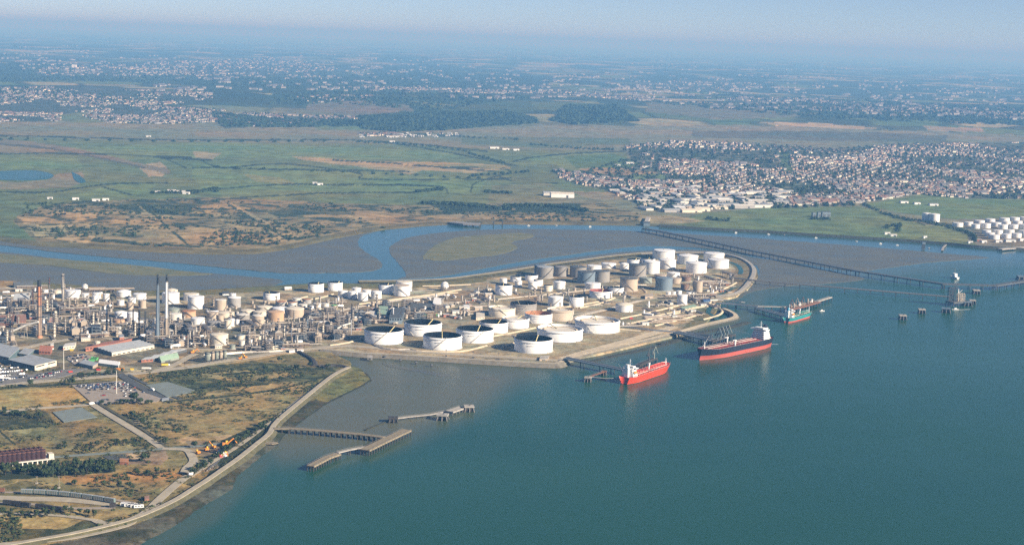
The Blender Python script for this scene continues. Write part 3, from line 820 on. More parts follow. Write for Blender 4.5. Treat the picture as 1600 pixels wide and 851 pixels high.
for nm, l, wd_, m_ in (('road', [(-60, 604), (0, 601), (80, 594), (160, 588), (220, 582), (300, 572), (330, 566), (400, 556), (440, 549)], 13, 'pale_track'),
        ('road', [(240, 580), (275, 568), (296, 556), (306, 552)], 9, 'pale_track'),
        ('road', [(-40, 552), (40, 542), (80, 534), (140, 526), (180, 530)], 12, 'pale_track'),
        ('road', [(-40, 472), (20, 462), (60, 452)], 10, 'road_concrete'),
        ('road', [(440, 549), (480, 545), (540, 540), (620, 546), (700, 552), (800, 558), (872, 562), (900, 556)], 14, 'pale_track'),
        ('road', [(880, 560), (920, 548), (980, 532), (1040, 514), (1052, 510)], 16, 'bund_earth'),
        ('road', [(400, 545), (450, 533), (520, 518), (560, 512)], 8, 'road_concrete'),
        ('road', [(540, 496), (620, 484), (700, 474), (770, 464)], 9, 'pale_track'),
        ('road', [(470, 480), (560, 464), (640, 452)], 7, 'road_concrete'),
        ('road', [(880, 492), (940, 484), (1000, 470), (1060, 458)], 8, 'pale_track'),
        ('road', [(960, 510), (1010, 500), (1060, 486), (1110, 472), (1128, 462)], 9, 'pale_track'),
        ('road', [(640, 455), (700, 452), (790, 452)], 6, 'road_concrete'),
        ('road', [(100, 500), (180, 504), (280, 498), (400, 510)], 8, 'road_concrete'),
        ('road', [(260, 542), (330, 545), (400, 540)], 7, 'pale_track')):
    road(nm, l, wd_, RZ1 + random.uniform(0, .2), m_)
mk('concrete_lot', (.19, .18, .165), .9, .15, 8)
def pad(name, line, z, mat):
    P = W(line, z); return struct(MB().prism([(p.x, p.y) for p in P], z - .5, z).build(name, mat))
pad('car_park', [(112, 601), (190, 594), (212, 608), (253, 622), (245, 627), (146, 631)], Z1 + .1, 'gravel')
pad('concrete_pad', [(228, 601), (262, 596), (304, 609), (296, 613), (262, 620)], Z1 + .12, 'pad_grey')
pad('concrete_pad', [(82, 643), (128, 636), (152, 651), (100, 659)], Z1 + .12, 'pad_grey')
pad('concrete_pad', [(160, 712), (196, 708), (200, 722), (182, 724)], Z1 - .05, 'asphalt')
pad('car_park', [(-60, 572), (-10, 566), (46, 585), (96, 577), (140, 574), (100, 588), (0, 601), (-60, 606)], RZ1 + .3, 'concrete_lot')
pad('car_park', [(104, 560), (124, 552), (150, 556), (146, 566), (118, 570)], RZ1 + .3, 'gravel')

# ------------------------------------------------------------------ sea walls, bunds
def bank(name, line, prof, mats, label, cat, k=4, group=None, crest=None):
    """earth bank with a paved crest: slopes are the body, the crest a part"""
    P = W(smooth(line, k), 0)
    c = P[len(P) // 2]
    t = thing(name, label, cat, (c.x, c.y, 0), 0, group)
    Q = [(p.x - c.x, p.y - c.y) for p in P]
    MB().strip(Q, prof).build('embankment', mats[0], t)
    if prof[-1][1] < 0:
        (xa, za), (xb, zb) = prof[-2], prof[-1]; xm, zm = xa + (xb - xa) * .45, za + (zb - za) * .45
        MB().strip(Q, [(xm, zm + .06), (xb + .1, zb + .06), (xb + .1, zb - .5), (xm, zm - .5)]).build('weedy_toe', MT['weed_stone'], t)
    if crest:
        w0, w1, z = crest
        MB().strip(Q, [(w0, z - .4), (w0, z + .18), (w1, z + .18), (w1, z - .4)]).build('crest_path', mats[1], t)
    return t
# offsets grow to the right of the direction of travel; lines run so that the water lies to the right
WL = list(reversed(WALL))     # from the near corner up to the bay head: water on the right
bank('sea_wall', WL, [(-7, LZ - .5), (-2.4, LZ + 3), (2.4, LZ + 3), (8, .4)], ('slope_grass', 'pale_track'), 'long sea wall with a pale crest path edging the brown scrubland', 'sea wall', crest=(-2.5, 3.3, LZ + 3))
bank('sea_wall', [(545, 579), (538, 576), (520, 574), (497, 576)], [(-5, LZ - .3), (-2, LZ + 2.2), (2, LZ + 2.2), (5, LZ - .3)], ('dark_timber', 'dark_timber'), 'short dark wall closing the head of the scrubland beside the mud bay', 'sea wall')
bank('creek_bank', [(462, 550), (480, 560), (489, 566), (492, 575)], [(-5, LZ - .3), (-2, LZ + 2.5), (2, LZ + 2.5), (5, LZ - .3)], ('dark_timber', 'dark_timber'), 'dark narrow bank bending down across the olive marsh strip', 'bank')
bank('sea_wall', [(500, 551), (560, 557), (620, 560), (700, 565), (780, 570), (862, 574), (880, 571)], [(-16, LZ), (-9, LZ + 2.4), (-2, LZ + 2.4), (5, 1.5), (9, -.8)], ('wall_slope', 'pale_track'), 'stone sea wall below the front row of big white tanks', 'sea wall', crest=(-9.2, -2.5, LZ + 2.4))
bank('sea_wall', [(880, 571), (912, 560), (980, 544), (1050, 527), (1062, 524)], [(-14, LZ), (-9, LZ + 2), (-3, LZ + 2), (6, -.8)], ('wall_slope', 'bund_earth'), 'sea wall sloping to the water behind the red ship jetty', 'sea wall', crest=(-9.2, -3.5, LZ + 2))
bank('sea_wall', [(1062, 522), (1100, 511), (1140, 502), (1149, 498), (1147, 494), (1138, 489), (1130, 486)], [(-8, LZ - .2), (-3, LZ + 2.6), (3, LZ + 2.6), (9, -.8)], ('wall_slope', 'bund_earth'), 'angular sea wall round the grassy corner behind the black tanker', 'sea wall', 2, crest=(-3.2, 3.2, LZ + 2.6))
bank('sea_wall', [(1116, 466), (1140, 464), (1156, 458), (1168, 446), (1176, 434), (1177, 422), (1168, 412), (1150, 404), (1120, 398.5), (1060, 396.5), (1000, 398.5)], [(-8, LZ - .2), (-3, LZ + 2.6), (3, LZ + 2.6), (9, -.8)], ('wall_slope', 'road_concrete'), 'curving sea wall round the tip of the tank farm point', 'sea wall', crest=(-3.2, 3.2, LZ + 2.6))
bank('sea_wall', [(1000, 398.5), (950, 403.5), (900, 410.5), (860, 415.5), (800, 425.5), (740, 433.5), (700, 438.5), (640, 441.5), (560, 442.5)], [(-8, LZ - .2), (-3, LZ + 2.4), (2.5, LZ + 2.4), (9, -.8)], ('slope_grass', 'pale_track'), 'straight sea wall with a pale path along the creek side of the tank farm', 'sea wall', crest=(-3.2, 2.7, LZ + 2.4))
bank('sea_wall', [(1600, 391), (1530, 387), (1480, 382), (1400, 376), (1300, 370), (1200, 363.5), (1100, 358.5), (1030, 354)], [(-9, -.8), (-4, LZ + 3), (0, LZ + 3), (8, LZ - .2)], ('weed_stone', 'asphalt'), 'dark sea wall along the far bank below the green fields', 'sea wall')
bank('shingle_bank', [(1168, 503.5), (1140, 511), (1100, 519), (1064, 530), (1030, 538)], [(-11, -.8), (-4, 1.3), (3, 1.3), (11, -.8)], ('weed_stone', 'weed_stone'), 'low weedy stone bank in the water behind the black tanker', 'stone bank')
bank('shingle_bank', [(1060, 532), (1020, 543), (960, 556), (920, 566)], [(-9, -.8), (-3, .9), (3, .9), (9, -.8)], ('weed_stone', 'weed_stone'), 'low dark weedy bank below the sea wall by the red ship jetty', 'stone bank')
BUNDS = [([(968, 501), (1010, 492), (1060, 480)], 'pale earth bund running up from the cream topped tank'), ([(985, 508), (1050, 494), (1090, 482)], 'pale earth bund beside the pipe tracks of the empty plot'),
         ([(1020, 497), (1060, 489), (1116, 478)], 'long pale bund next to the green roofed shed'), ([(1022, 512), (1060, 503), (1090, 495)], 'sandy bund nearest the grassy sea wall corner'),
         ([(846, 488), (900, 480), (935, 474)], 'pale bund behind the tan walled tank'), ([(905, 484), (936, 477), (960, 468)], 'pale bund beside the red floored tank'),
         ([(515, 543), (545, 538), (566, 531)], 'pale bund end at the leftmost big open tank'), ([(640, 548), (660, 552), (720, 552), (760, 543)], 'low sandy bund in front of the front left tanks'),
         ([(770, 545), (800, 540), (812, 530)], 'short sandy bund left of the frontmost open tank'), ([(640, 470), (690, 462), (715, 460)], 'low sandy bund below the white sphere'),
         ([(660, 449.5), (690, 449), (735, 447)], 'straight white topped bund behind the white sphere'), ([(560, 478), (620, 470), (680, 462), (720, 455)], 'long sandy bund crossing the empty ground left of the sphere'),
         ([(1086, 470), (1110, 462), (1135, 452), (1150, 444)], 'curved sandy bund at the point beside the inner ditch'), ([(1104, 482), (1112, 474), (1124, 484), (1128, 490), (1120, 496), (1098, 502)], 'winding bund round the grassy corner ditch'),
         ([(960, 443), (1000, 452), (1010, 460)], 'low bund among the grey tanks'), ([(760, 530), (800, 523), (836, 515)], 'dark earth bund between the front open tank and the row behind'),
         ([(720, 512), (756, 522), (800, 527), (806, 531)], 'low earth bund behind the frontmost open tank'), ([(890, 506), (960, 516), (1000, 520)], 'low bund right of the largest stained roof tank'),
         ([(400, 472), (440, 474), (480, 466)], 'pale bund by the lone open tank near the creek'), ([(520, 462), (500, 468), (440, 478)], 'thin pale bund left of the six cube like tanks')]
for l, lab in BUNDS:
    bank('bund_wall', l, [(-2.6, RZ - .1), (-.8, RZ + 1.6), (.8, RZ + 1.6), (2.6, RZ - .1)], ('bund_earth', 'bund_earth'), lab, 'bund', 4, 'earth bunds round the tanks')
def ditch(line, w):
    P = W(smooth(line, 4), RZ + .3); return struct(MB().strip([(p.x, p.y) for p in P], [(-w / 2, RZ), (-w / 2, RZ + .3), (w / 2, RZ + .3), (w / 2, RZ)]).build('ditch', 'water'))
ditch([(1140, 409), (1152, 414), (1158, 422), (1156, 428)], 9)
ditch([(1106, 488), (1110, 480), (1122, 473)], 8); ditch([(1106, 488), (1116, 494), (1120, 499)], 7)
ditch([(1116, 462), (1134, 456), (1150, 447)], 6)
# ------------------------------------------------------------------ storage tanks
PM = dict(W='white_paint', B='bright_white', D='dirty_white', C='cream_paint', T='tan_paint', O='orange_tan', G='grey_paint', K='tan_grey', S='slate_blue', N='green_grey', R='brown_paint', X='dark_grey')
TANKS = []                    # (x, y, r) of everything that stands on the works ground
def footprint(x, yb, w, z):
    p = at(x, yb, z); m = mpp(p); r = w * m / 2
    d = Vector((p.x, p.y, 0)).normalized()
    return Vector((p.x + d.x * r, p.y + d.y * r, z)), r, m
def tank(x, yb, w, h, kind, mat, label, roof=None, group='storage tanks of the refinery', z=None, far=False, name='storage_tank'):
    z = RZ if z is None else z
    c, r, m = footprint(x, yb, w, z)
    H = h * m * 1.0
    TANKS.append((c.x, c.y, r + 2))
    n = 48 if w > 30 else (28 if w > 16 else 18)
    t = thing(name, label, 'storage tank', c, 0, group)
    wall = PM[mat]
    th = .035 * r if kind in 'open float' else .02 * r
    inner = H - (r * .10 if kind == 'float' else H * .62)
    sh = MB()
    if kind in ('open', 'float'):
        sh.lathe((0, 0, 0), [(r, -1), (r, H), (r - th * .4, H)], n)
        li = MB(); li.lathe((0, 0, 0), [(r - th * .4, H), (r - th * .4, inner - .3)], n)
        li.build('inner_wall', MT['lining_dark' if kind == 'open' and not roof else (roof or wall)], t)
        rf = MB()
        rf.lathe((0, 0, 0), [(r - th * .4 - .05, inner), (r * .93, inner + .35), (r * .90, inner + .1), (0, inner + (.9 if kind == 'float' else .2))], n)
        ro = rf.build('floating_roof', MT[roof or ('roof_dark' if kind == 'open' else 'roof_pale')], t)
        if not far and w > 20:
            a = rad(random.choice((60, 75, 95, 118)))
            MB().tube((math.cos(a) * r * .97, math.sin(a) * r * .97, H + .4), (math.cos(a) * r * .25, math.sin(a) * r * .25 - r * .1, inner + .6), max(.5, r * .022), 4).build('rolling_ladder', MT['yellow_ladder'], t)
            if kind == 'float':
                MB().lathe((0, 0, 0), [(r * .74, inner + .62), (r * .74, inner + 1.1), (r * .70, inner + 1.1), (r * .70, inner + .62)], n).build('foam_dam', MT['roof_stain'], ro)
    else:
        sh.lathe((0, 0, 0), [(r, -1), (r, H)], n)
        rise = {'cone': .16, 'dome': .24, 'flat': .05}[kind] * r
        rf = MB()
        k = 6
        pr = [(r * 1.012, H - .25), (r * 1.012, H + .1)]
        for i in range(1, k + 1):
            q = i / k
            pr.append((r * (1 - q), H + .1 + (rise * q if kind != 'dome' else rise * math.sin(q * math.pi / 2))))
        rf.lathe((0, 0, 0), pr, n)
        ro = rf.build('roof', MT[roof or wall], t)
        if not far:
            v = MB()
            v.cyl((0, 0, H + rise - .1), max(.5, r * .06), 1.1, 8)
            v.build('roof_vent', MT['galvanised'], ro)
    so = sh.build('shell', MT[wall], t)
    if not far:
        g = MB()
        zz = H * (.86 if kind in ('open', 'float') else .965)
        gw = max(.45, r * .035)
        g.lathe((0, 0, 0), [(r + .02, zz - .25), (r + gw, zz), (r + gw, zz + .3), (r + .02, zz + .3)], n)
        g.build('wind_girder', MT[wall], so)
        if kind == 'open' and w > 35:
            MB().lathe((0, 0, 0), [(r + .02, H * .60), (r + gw * .7, H * .62), (r + gw * .7, H * .64), (r + .02, H * .64)], n).build('stiffener', MT[wall], so)
        MB().lathe((0, 0, 0), [(r + 2.0, -1), (r + 1.6, .45), (r - .1, .45)], n).build('foundation', MT['concrete' if random.random() < .5 else 'wet_concrete'], t)
        if w > 9:
            st = MB(); a0 = rad(random.choice((-115, -100, -60, -45))); da = rad(random.choice((-1, 1)) * min(110, 60 * H / r)); k = 9
            P = [(math.cos(a0 + da * i / k) * (r + .75), math.sin(a0 + da * i / k) * (r + .75), .6 + (H - .6) * i / k) for i in range(k + 1)]
            for a, b in zip(P, P[1:]):
                st.tube(a, b, .42, 4); st.tube((a[0], a[1], a[2] + 1.1), (b[0], b[1], b[2] + 1.1), .12, 4)
            st.tube(P[-1], (P[-1][0], P[-1][1], P[-1][2] + 1.1), .12, 4)
            st.build('stair', MT['dirty_white' if w > 35 else ('galvanised' if mat in 'WBDC' else 'dark_steel')], t)
    return t

T_ = [
 # big front tanks
 (599.5, 539, 61, 20, 'open', 'B', 'leftmost of the big white open tanks, beside the pole and pipework'),
 (660.5, 526, 58.5, 18.5, 'open', 'B', 'big white open tank directly behind the two left front ones'),
 (691, 547.5, 60.7, 19.5, 'open', 'B', 'big white open tank nearest the stone sea wall, left of the wide shadow'),
 (741.6, 536.5, 58.5, 19, 'open', 'B', 'big white open tank with yellow ladder, third along the front row'),
 (771, 521.4, 45, 16, 'open', 'W', 'medium white open tank half hidden behind the third front tank'),
 (833, 552.5, 60.5, 19.5, 'open', 'B', 'frontmost big white open tank casting a round shadow on bare ground'),
 (874.4, 535.2, 71.8, 17.5, 'float', 'B', 'widest white tank with a pale rust stained roof, behind the frontmost open tank'),
 (932.5, 521.4, 70.6, 17, 'float', 'B', 'wide white tank with a cream stained roof, rightmost of the big ones'),
 (805, 514.2, 42.8, 14.5, 'float', 'W', 'white tank with a dirty sunken roof and a diagonal stair', 'dirty_white'),
 (841, 506, 43.2, 14, 'open', 'W', 'white tank with a rust orange floor', 'rust_roof'),
 (784, 496, 42, 13, 'float', 'C', 'cream walled tank with a cream floor, behind the dirty roofed one', 'roof_pale'),
 (817.5, 491.8, 41.5, 16, 'open', 'K', 'tan walled open tank with a bright white rim'),
 (874.5, 502.5, 41.2, 17, 'float', 'T', 'tan walled tank with a pale floating roof in the middle group', 'roof_pale'),
 (867.7, 479, 23.3, 14, 'cone', 'B', 'small white cone roofed tank behind the tan walled pair, left one'),
 (900.4, 479.5, 23, 15, 'open', 'B', 'small white open tank right of the white cone roofed one'),
 (975, 488, 27.6, 10.5, 'dome', 'B', 'lone low white tank with a cream top on the empty plot', 'cream_paint'),
 # middle white group
 (786.8, 461.7, 26.5, 15.5, 'open', 'B', 'white open tank alone right of the sphere, before the middle group'),
 (786.3, 444, 11.4, 8.5, 'flat', 'W', 'tiny white tank hiding behind the lone open tank'),
 (805.5, 441, 17, 8, 'open', 'W', 'small white open tank at the creek wall, left of the middle group'),
 (809.8, 448.5, 11.4, 9, 'flat', 'W', 'small plain white tank in front of the creek wall open tank'),
 (830, 439, 20, 8.5, 'open', 'W', 'small white open tank left of the big tan grey one'),
 (832, 452, 14.7, 11, 'cone', 'W', 'small white tank front left of its close pair'),
 (840.7, 447.3, 14.5, 10, 'open', 'W', 'small white open tank back right of its close pair'),
 (856.4, 456, 14, 10, 'open', 'C', 'small cream open tank before the big tan grey one'),
 (873.8, 452, 18.5, 11, 'cone', 'B', 'small white tank below the dark blue grey tank'),
 (926, 451.7, 24.4, 8, 'flat', 'B', 'low white tank just behind the red floored one'),
 (938.5, 466.5, 35.6, 10.5, 'open', 'B', 'low wide white tank with a dark red floor', 'roof_red'),
 (963, 458, 23, 8, 'open', 'B', 'low white tank right of the red floored one'),
 # grey group
 (850.3, 435, 27.5, 17, 'flat', 'K', 'tall tan grey tank nearest the creek wall path', 'roof_grey'),
 (843, 430, 17, 15, 'flat', 'S', 'blue grey tank peeping out behind the tan grey one'),
 (876, 432.5, 22, 15, 'flat', 'K', 'grey tank in deep shade second from the left of the grey group'),
 (903, 434, 26, 16, 'flat', 'K', 'tall grey tank half hidden behind the dark slate one', 'dark_grey'),
 (915.6, 443.7, 28, 18, 'flat', 'S', 'dark slate blue tank in front of the grey group', 'dark_grey'),
 (939.5, 441.2, 26, 17, 'flat', 'K', 'tall streaked tan tank right beside the dark slate one', 'dark_grey'),
 (996, 432.5, 27, 18, 'flat', 'K', 'tall brown grey tank left of the tall white tank', 'dark_grey'),
 (982, 455, 28, 19, 'flat', 'T', 'tall streaked tan tank on its own in the middle', 'dark_grey'),
 (1037, 454.5, 27, 19, 'cone', 'S', 'tall blue tank with a cone roof on the point', 'slate_blue'),
 (1090, 457, 14.7, 17, 'flat', 'T', 'narrow tall tan tank near the tip of the point'),
 (1008.5, 443, 20, 8, 'cone', 'N', 'low green grey tank between the streaked tan and the blue one'),
 (1032, 436, 20, 6, 'flat', 'T', 'low tan tank behind the blue one'),
 (1052, 433, 20, 6, 'cone', 'B', 'low white tank above the cream one on the point'),
 (1055, 443.5, 19, 8, 'flat', 'T', 'low cream tan tank right behind the blue cone roofed one'),
 (1072, 440, 15, 7, 'flat', 'R', 'small brown tank in shade right of the cream one'),
 (1070, 452.5, 13, 8, 'flat', 'R', 'small brown tank left of the narrow tall tan one'),
 # point white group
 (928, 422, 23, 6, 'flat', 'B', 'low white tank over the dark slate one, leftmost of the far white row'),
 (950.8, 419.5, 23, 7, 'flat', 'B', 'low white tank second from the left in the far white row'),
 (975, 421.5, 14, 9, 'dome', 'W', 'small bluish white tank in shade behind the brown grey one'),
 (990, 413, 21, 7, 'open', 'B', 'low white open tank by the creek wall, third of the far white row'),
 (1012, 414, 22.5, 9, 'open', 'W', 'white open tank in half shade behind the tall white one'),
 (1017.5, 428.5, 25.6, 19, 'cone', 'B', 'tall white tank, tallest of the white ones at the point'),
 (1036.5, 405.5, 35, 13, 'flat', 'B', 'farthest white tank at the point, alone at the back'),
 (1042, 420.5, 27.5, 13.5, 'cone', 'W', 'white cone roofed tank touching the tall white tank'),
 (1074, 413.5, 32.6, 13, 'cone', 'B', 'white tank at the back of the middle pair on the point'),
 (1087.5, 427, 32.5, 15, 'cone', 'B', 'white tank at the front of the middle pair on the point'),
 (1115, 411, 32, 14, 'flat', 'B', 'white tank at the back of the rightmost pair on the point'),
 (1121.7, 420, 33, 13, 'flat', 'B', 'white tank at the front of the rightmost pair on the point'),
 (1065.6, 476.3, 15.6, 15, 'flat', 'B', 'tall narrow white tank with four small ones behind it'),
 (1044, 463.5, 8, 7, 'cone', 'W', 'tiny white tank, leftmost of the four by the tall narrow one'),
 (1052, 463, 7, 7, 'cone', 'W', 'tiny white tank, second of the four by the tall narrow one'),
 (1060.5, 461, 9, 6.5, 'flat', 'W', 'tiny white tank tucked right behind the tall narrow one'),
 (1076, 463, 8, 6, 'flat', 'W', 'tiny white tank, rightmost of the four by the tall narrow one'),
 # six cube-like tanks and their neighbours
 (535.6, 465.3, 14.7, 10, 'cone', 'B', 'leftmost of the six close white tanks, front row'),
 (551, 467.5, 15.9, 11, 'cone', 'B', 'second of the six close white tanks, front row'),
 (567, 470.5, 15.6, 12, 'cone', 'B', 'third and nearest of the six close white tanks'),
 (556.7, 459, 14.7, 8.5, 'cone', 'W', 'back left one of the six close white tanks'),
 (573, 463, 14, 9, 'cone', 'W', 'back middle one of the six close white tanks'),
 (588, 467, 16, 11, 'cone', 'B', 'rightmost of the six close white tanks'),
 (603, 459.5, 22.3, 14, 'open', 'B', 'white open tank with dark inside right of the six close ones'),
 (627.6, 463, 26, 16, 'flat', 'B', 'white tank with a tan top at the front of the creekside trio', 'tan_paint'),
 (631, 456, 25.3, 15, 'flat', 'W', 'white tank with a cream top at the back of the creekside trio', 'cream_paint'),
 (493.5, 457.5, 24.7, 13.5, 'open', 'B', 'white open tank by the creek, left of two alike'),
 (523.7, 455, 22.7, 13, 'open', 'B', 'white open tank by the creek, right of two alike'),
 (424, 469.5, 25.8, 11, 'open', 'W', 'lone white open tank with a diagonal stair over the small grey ones'),
 # small grey cluster
 (439.5, 479, 17, 7, 'flat', 'G', 'small grey tank, back left of the shaded grey cluster', 'rust_roof'),
 (464, 472.5, 14, 6, 'flat', 'D', 'small pale tank at the back of the shaded grey cluster'),
 (479.6, 475, 14, 7, 'flat', 'G', 'small rust topped grey tank, back right of the shaded cluster', 'rust_roof'),
 (457, 480, 14.5, 7, 'flat', 'D', 'small pale grey tank in the middle of the shaded cluster', 'rust_roof'),
 (473, 483, 14, 7, 'flat', 'D', 'small pale grey tank, front of the shaded cluster'),
 (495.7, 481, 13, 6.5, 'flat', 'D', 'small grey tank right of the shaded cluster'),
 (508.5, 481, 11.5, 6.5, 'flat', 'D', 'small grey tank next to the green topped one'),
 (487, 484, 6.5, 5.5, 'cone', 'B', 'tiny white tank among the grey cluster'),
 (498.7, 490.5, 6, 9, 'flat', 'C', 'tiny upright cream tank before the grey cluster'),
 (522, 487.5, 9.5, 10.5, 'flat', 'T', 'upright tan tank with a green top by the pipework', 'bright_green'),
 # big cream group
 (413, 487.5, 25, 7, 'cone', 'C', 'cream tank at the back of the big cream group'),
 (437.6, 489.5, 26, 7, 'cone', 'B', 'white roofed tank between the cream and the orange tan one'),
 (430.6, 502.5, 27.5, 14, 'cone', 'O', 'orange tan tank in front of the cream group'),
 (460, 497.5, 30, 14, 'cone', 'T', 'widest tan tank, right end of the cream group', 'cream_paint'),
 (407, 494, 23.5, 6, 'cone', 'C', 'low cream tank behind the left tan one'),
 (403, 508, 19.4, 14.5, 'cone', 'T', 'tan tank with a white cone roof, front left of the cream group', 'dirty_white'),
 (386, 492, 23, 6, 'cone', 'C', 'low cream tank behind the grey one left of the cream group'),
 (379, 500, 22, 7.5, 'cone', 'K', 'grey tank with a pale roof left of the cream group', 'dirty_white'),
 (352, 496.5, 28, 6.5, 'cone', 'C', 'wide low pale tank in the middle left tank group'),
 (332, 498, 18, 9, 'flat', 'T', 'tan tank in half shade left of the wide low pale one'),
 (344, 502, 11, 9, 'flat', 'T', 'small tan tank in front of the wide low pale one'),
 (334, 511, 20.5, 7, 'flat', 'G', 'silver grey tank before the tan ones'),
 (355.8, 513.5, 10.6, 13, 'flat', 'C', 'tall narrow cream tank with a white neighbour', 'dirty_white'),
 (362, 510, 8, 12, 'flat', 'B', 'tall white tank hugging the narrow cream one'),
 (370.5, 506.5, 7, 7, 'cone', 'B', 'tiny white tank right of the tall narrow pair'),
 (294.7, 497, 22.3, 10, 'flat', 'O', 'tan tank with an orange top right of the twin stacks', 'rust_roof'),
 (273, 501.5, 22, 10, 'cone', 'D', 'grey white tank close right of the white stack'),
 (271, 490.5, 20, 7, 'dome', 'N', 'grey domed tank behind the one right of the white stack'),
 (309, 507, 21.5, 9, 'flat', 'B', 'low white tank before the orange topped one'),
 (306, 483, 25.3, 18.5, 'flat', 'B', 'tall white tank with a diagonal stair right of the stacks'),
 (298.5, 470.5, 24, 10.5, 'flat', 'W', 'white tank with a cream roof behind the tall stair one', 'cream_paint'),
 (344.4, 485.5, 18.2, 16.5, 'flat', 'T', 'tall tan tank with a dark diagonal stair', 'dirty_white'),
 (365.8, 481, 21, 15.5, 'cone', 'G', 'tall grey tank with a white cone roof', 'bright_white'),
 (363.7, 464.5, 10, 5.5, 'flat', 'B', 'tiny white tank behind the tall grey one'),
 (266.5, 475, 27, 16, 'flat', 'B', 'big white tank right behind the white stack'),
 (268, 462, 19, 8, 'dome', 'C', 'cream domed tank at the creek behind the big white one'),
 (218, 468.5, 21, 8.5, 'flat', 'B', 'white tank left of the twin stacks near the creek'),
 (193.5, 464.5, 22.3, 8, 'dome', 'B', 'white domed tank near the creek with a knob on top'),
 (188.8, 477.5, 10.6, 8, 'flat', 'W', 'small white tank below the domed creek one'),
 (206, 474, 11.8, 8, 'flat', 'W', 'small white tank half hidden by a tan one'),
 (203, 484.5, 11, 11.5, 'flat', 'T', 'small tan tank in front of the half hidden white one'),
 (222.6, 481.5, 11, 11.5, 'flat', 'T', 'small tan tank left of the dark capped blue stack'),
 (189, 497, 19.4, 8, 'dome', 'B', 'white domed tank left of the three thin flues'),
 (206.7, 502.5, 17, 13, 'dome', 'B', 'tall white tank just behind the three thin flues'),
 (185.8, 505, 17.6, 4.5, 'flat', 'O', 'very low tan tank before the white domed one'),
 (166, 470.5, 9.8, 11, 'flat', 'B', 'upright white tank right of the two close white ones'),
 (151.2, 467, 13, 9, 'flat', 'W', 'white tank at the back of the two close ones by the sphere'),
 (149.1, 473.5, 10, 11.5, 'flat', 'B', 'white tank in front of the two close ones by the sphere'),
 (133.7, 468, 11, 9, 'flat', 'B', 'white tank directly below the small white sphere'),
 (113.6, 468, 24, 13, 'flat', 'B', 'big white tank right of the tall grey flue at the left'),
 (89, 463, 14, 8.5, 'cone', 'C', 'cream tank left of the tall grey flue'),
 (71, 457.5, 9, 4, 'cone', 'B', 'small low white tank at the far left near the creek'),
 # front left
 (342, 539.5, 28.8, 15.5, 'cone', 'C', 'big cream tank with a cone roof behind the row of silos'),
 (376, 531, 13, 7, 'cone', 'C', 'small cream tank right of the big cone roofed one', 'slate_blue'),
 (378, 540.5, 9, 8, 'flat', 'D', 'small grey white tank right of the big cone roofed one'),
 (390.5, 539, 7.5, 8, 'flat', 'B', 'small white tank, left of two by the front road'),
 (399, 536.5, 7.6, 8.5, 'flat', 'T', 'small tan tank by the front road'),
 (405, 531.5, 6, 6.5, 'flat', 'C', 'tiny cream tank behind the small tan one by the front road'),
 (363, 545.5, 9, 6.5, 'flat', 'N', 'small green grey tank at the foot of the big cone roofed one'),
 (152, 541, 9, 7, 'dome', 'C', 'small cream domed vessel on a wide base among the left pipework'),
]
for row in T_:
    tank(*row[:7], roof=row[7] if len(row) > 7 else None)

# far depot on the right bank: one mesh per tank is enough at this size, built as shell and roof
DEP = [('front', [(1541, 366, 14, 6), (1546, 370, 15, 6), (1553, 374, 17, 6.5), (1572, 372.5, 15, 6.5), (1588, 371.5, 15, 6.5), (1605, 371, 15, 6)]),
       ('second', [(1559, 366, 15, 6), (1577, 365.5, 15, 6), (1599, 366.5, 15, 6)]),
       ('third', [(1496, 354.6, 16.8, 6), (1524, 357, 13.5, 6.2), (1540, 356.6, 15, 7), (1566.5, 358, 15, 6.5), (1583, 357.5, 15, 6.2), (1600, 357, 15, 6)]),
       ('fourth', [(1513, 352.6, 14, 5.5), (1530, 349.5, 16, 4.6), (1556, 354, 15.5, 6), (1572, 351.5, 14, 5), (1590, 350.6, 14, 5)]),
       ('back', [(1547, 347.5, 15, 5), (1569, 347, 16, 6), (1585, 345.6, 15, 5.5), (1600, 344.6, 15, 5)])]
ORD = ['first', 'second', 'third', 'fourth', 'fifth', 'sixth']
for rown, ts in DEP:
    for i, (x, yb, w, h) in enumerate(ts):
        tank(x, yb, w, h, 'flat', 'W', 'white tank of the distant depot, %s row, %s from the left' % (rown, ORD[i]), group='tanks of the distant depot', z=LZ, far=True)
tank(1447, 345.4, 13.5, 12, 'cone', 'W', 'tall white tank in shade, left of the pair apart from the depot', group='tanks of the distant depot', z=LZ, far=True)
tank(1459.4, 347, 16.5, 12, 'cone', 'W', 'tall sunlit white tank, right of the pair apart from the depot', group='tanks of the distant depot', z=LZ, far=True)

# spheres
def sphere_tank(x, ybot, rpx, label):
    p = at(x, ybot, RZ); m = mpp(p); r = rpx * m
    t = thing('gas_sphere', label, 'gas sphere', (p.x, p.y, RZ), 0, 'white pressure spheres')
    TANKS.append((p.x, p.y, r))
    zc = r * 1.25
    b = MB(); b.lathe((0, 0, zc), [(r * math.sin(a), -r * math.cos(a)) for a in [math.pi * i / 14 for i in range(15)]], 24); b.build('vessel', MT['white_paint'], t)
    for i in range(10):
        a = 2 * math.pi * i / 10
        MB().tube((math.cos(a) * r * .98, math.sin(a) * r * .98, -.5), (math.cos(a) * r * .96, math.sin(a) * r * .96, zc), r * .05, 6).build('leg', MT['steel'], t)
    s = MB(); s.path([(r * 1.1 * math.cos(a) , -r * 1.1 * math.sin(a), zc + r * .9 * math.sin(a * .8)) for a in [i * .25 for i in range(7)]], .35, 4)
    s.cyl((0, 0, zc + r - .2), r * .16, .9, 10); s.build('top_platform', MT['galvanised'], t)
sphere_tank(694.7, 454, 6.4, 'white pressure sphere alone on the sandy ground by the creek')
sphere_tank(132.8, 454, 4.8, 'small white sphere near the creek at the far left')
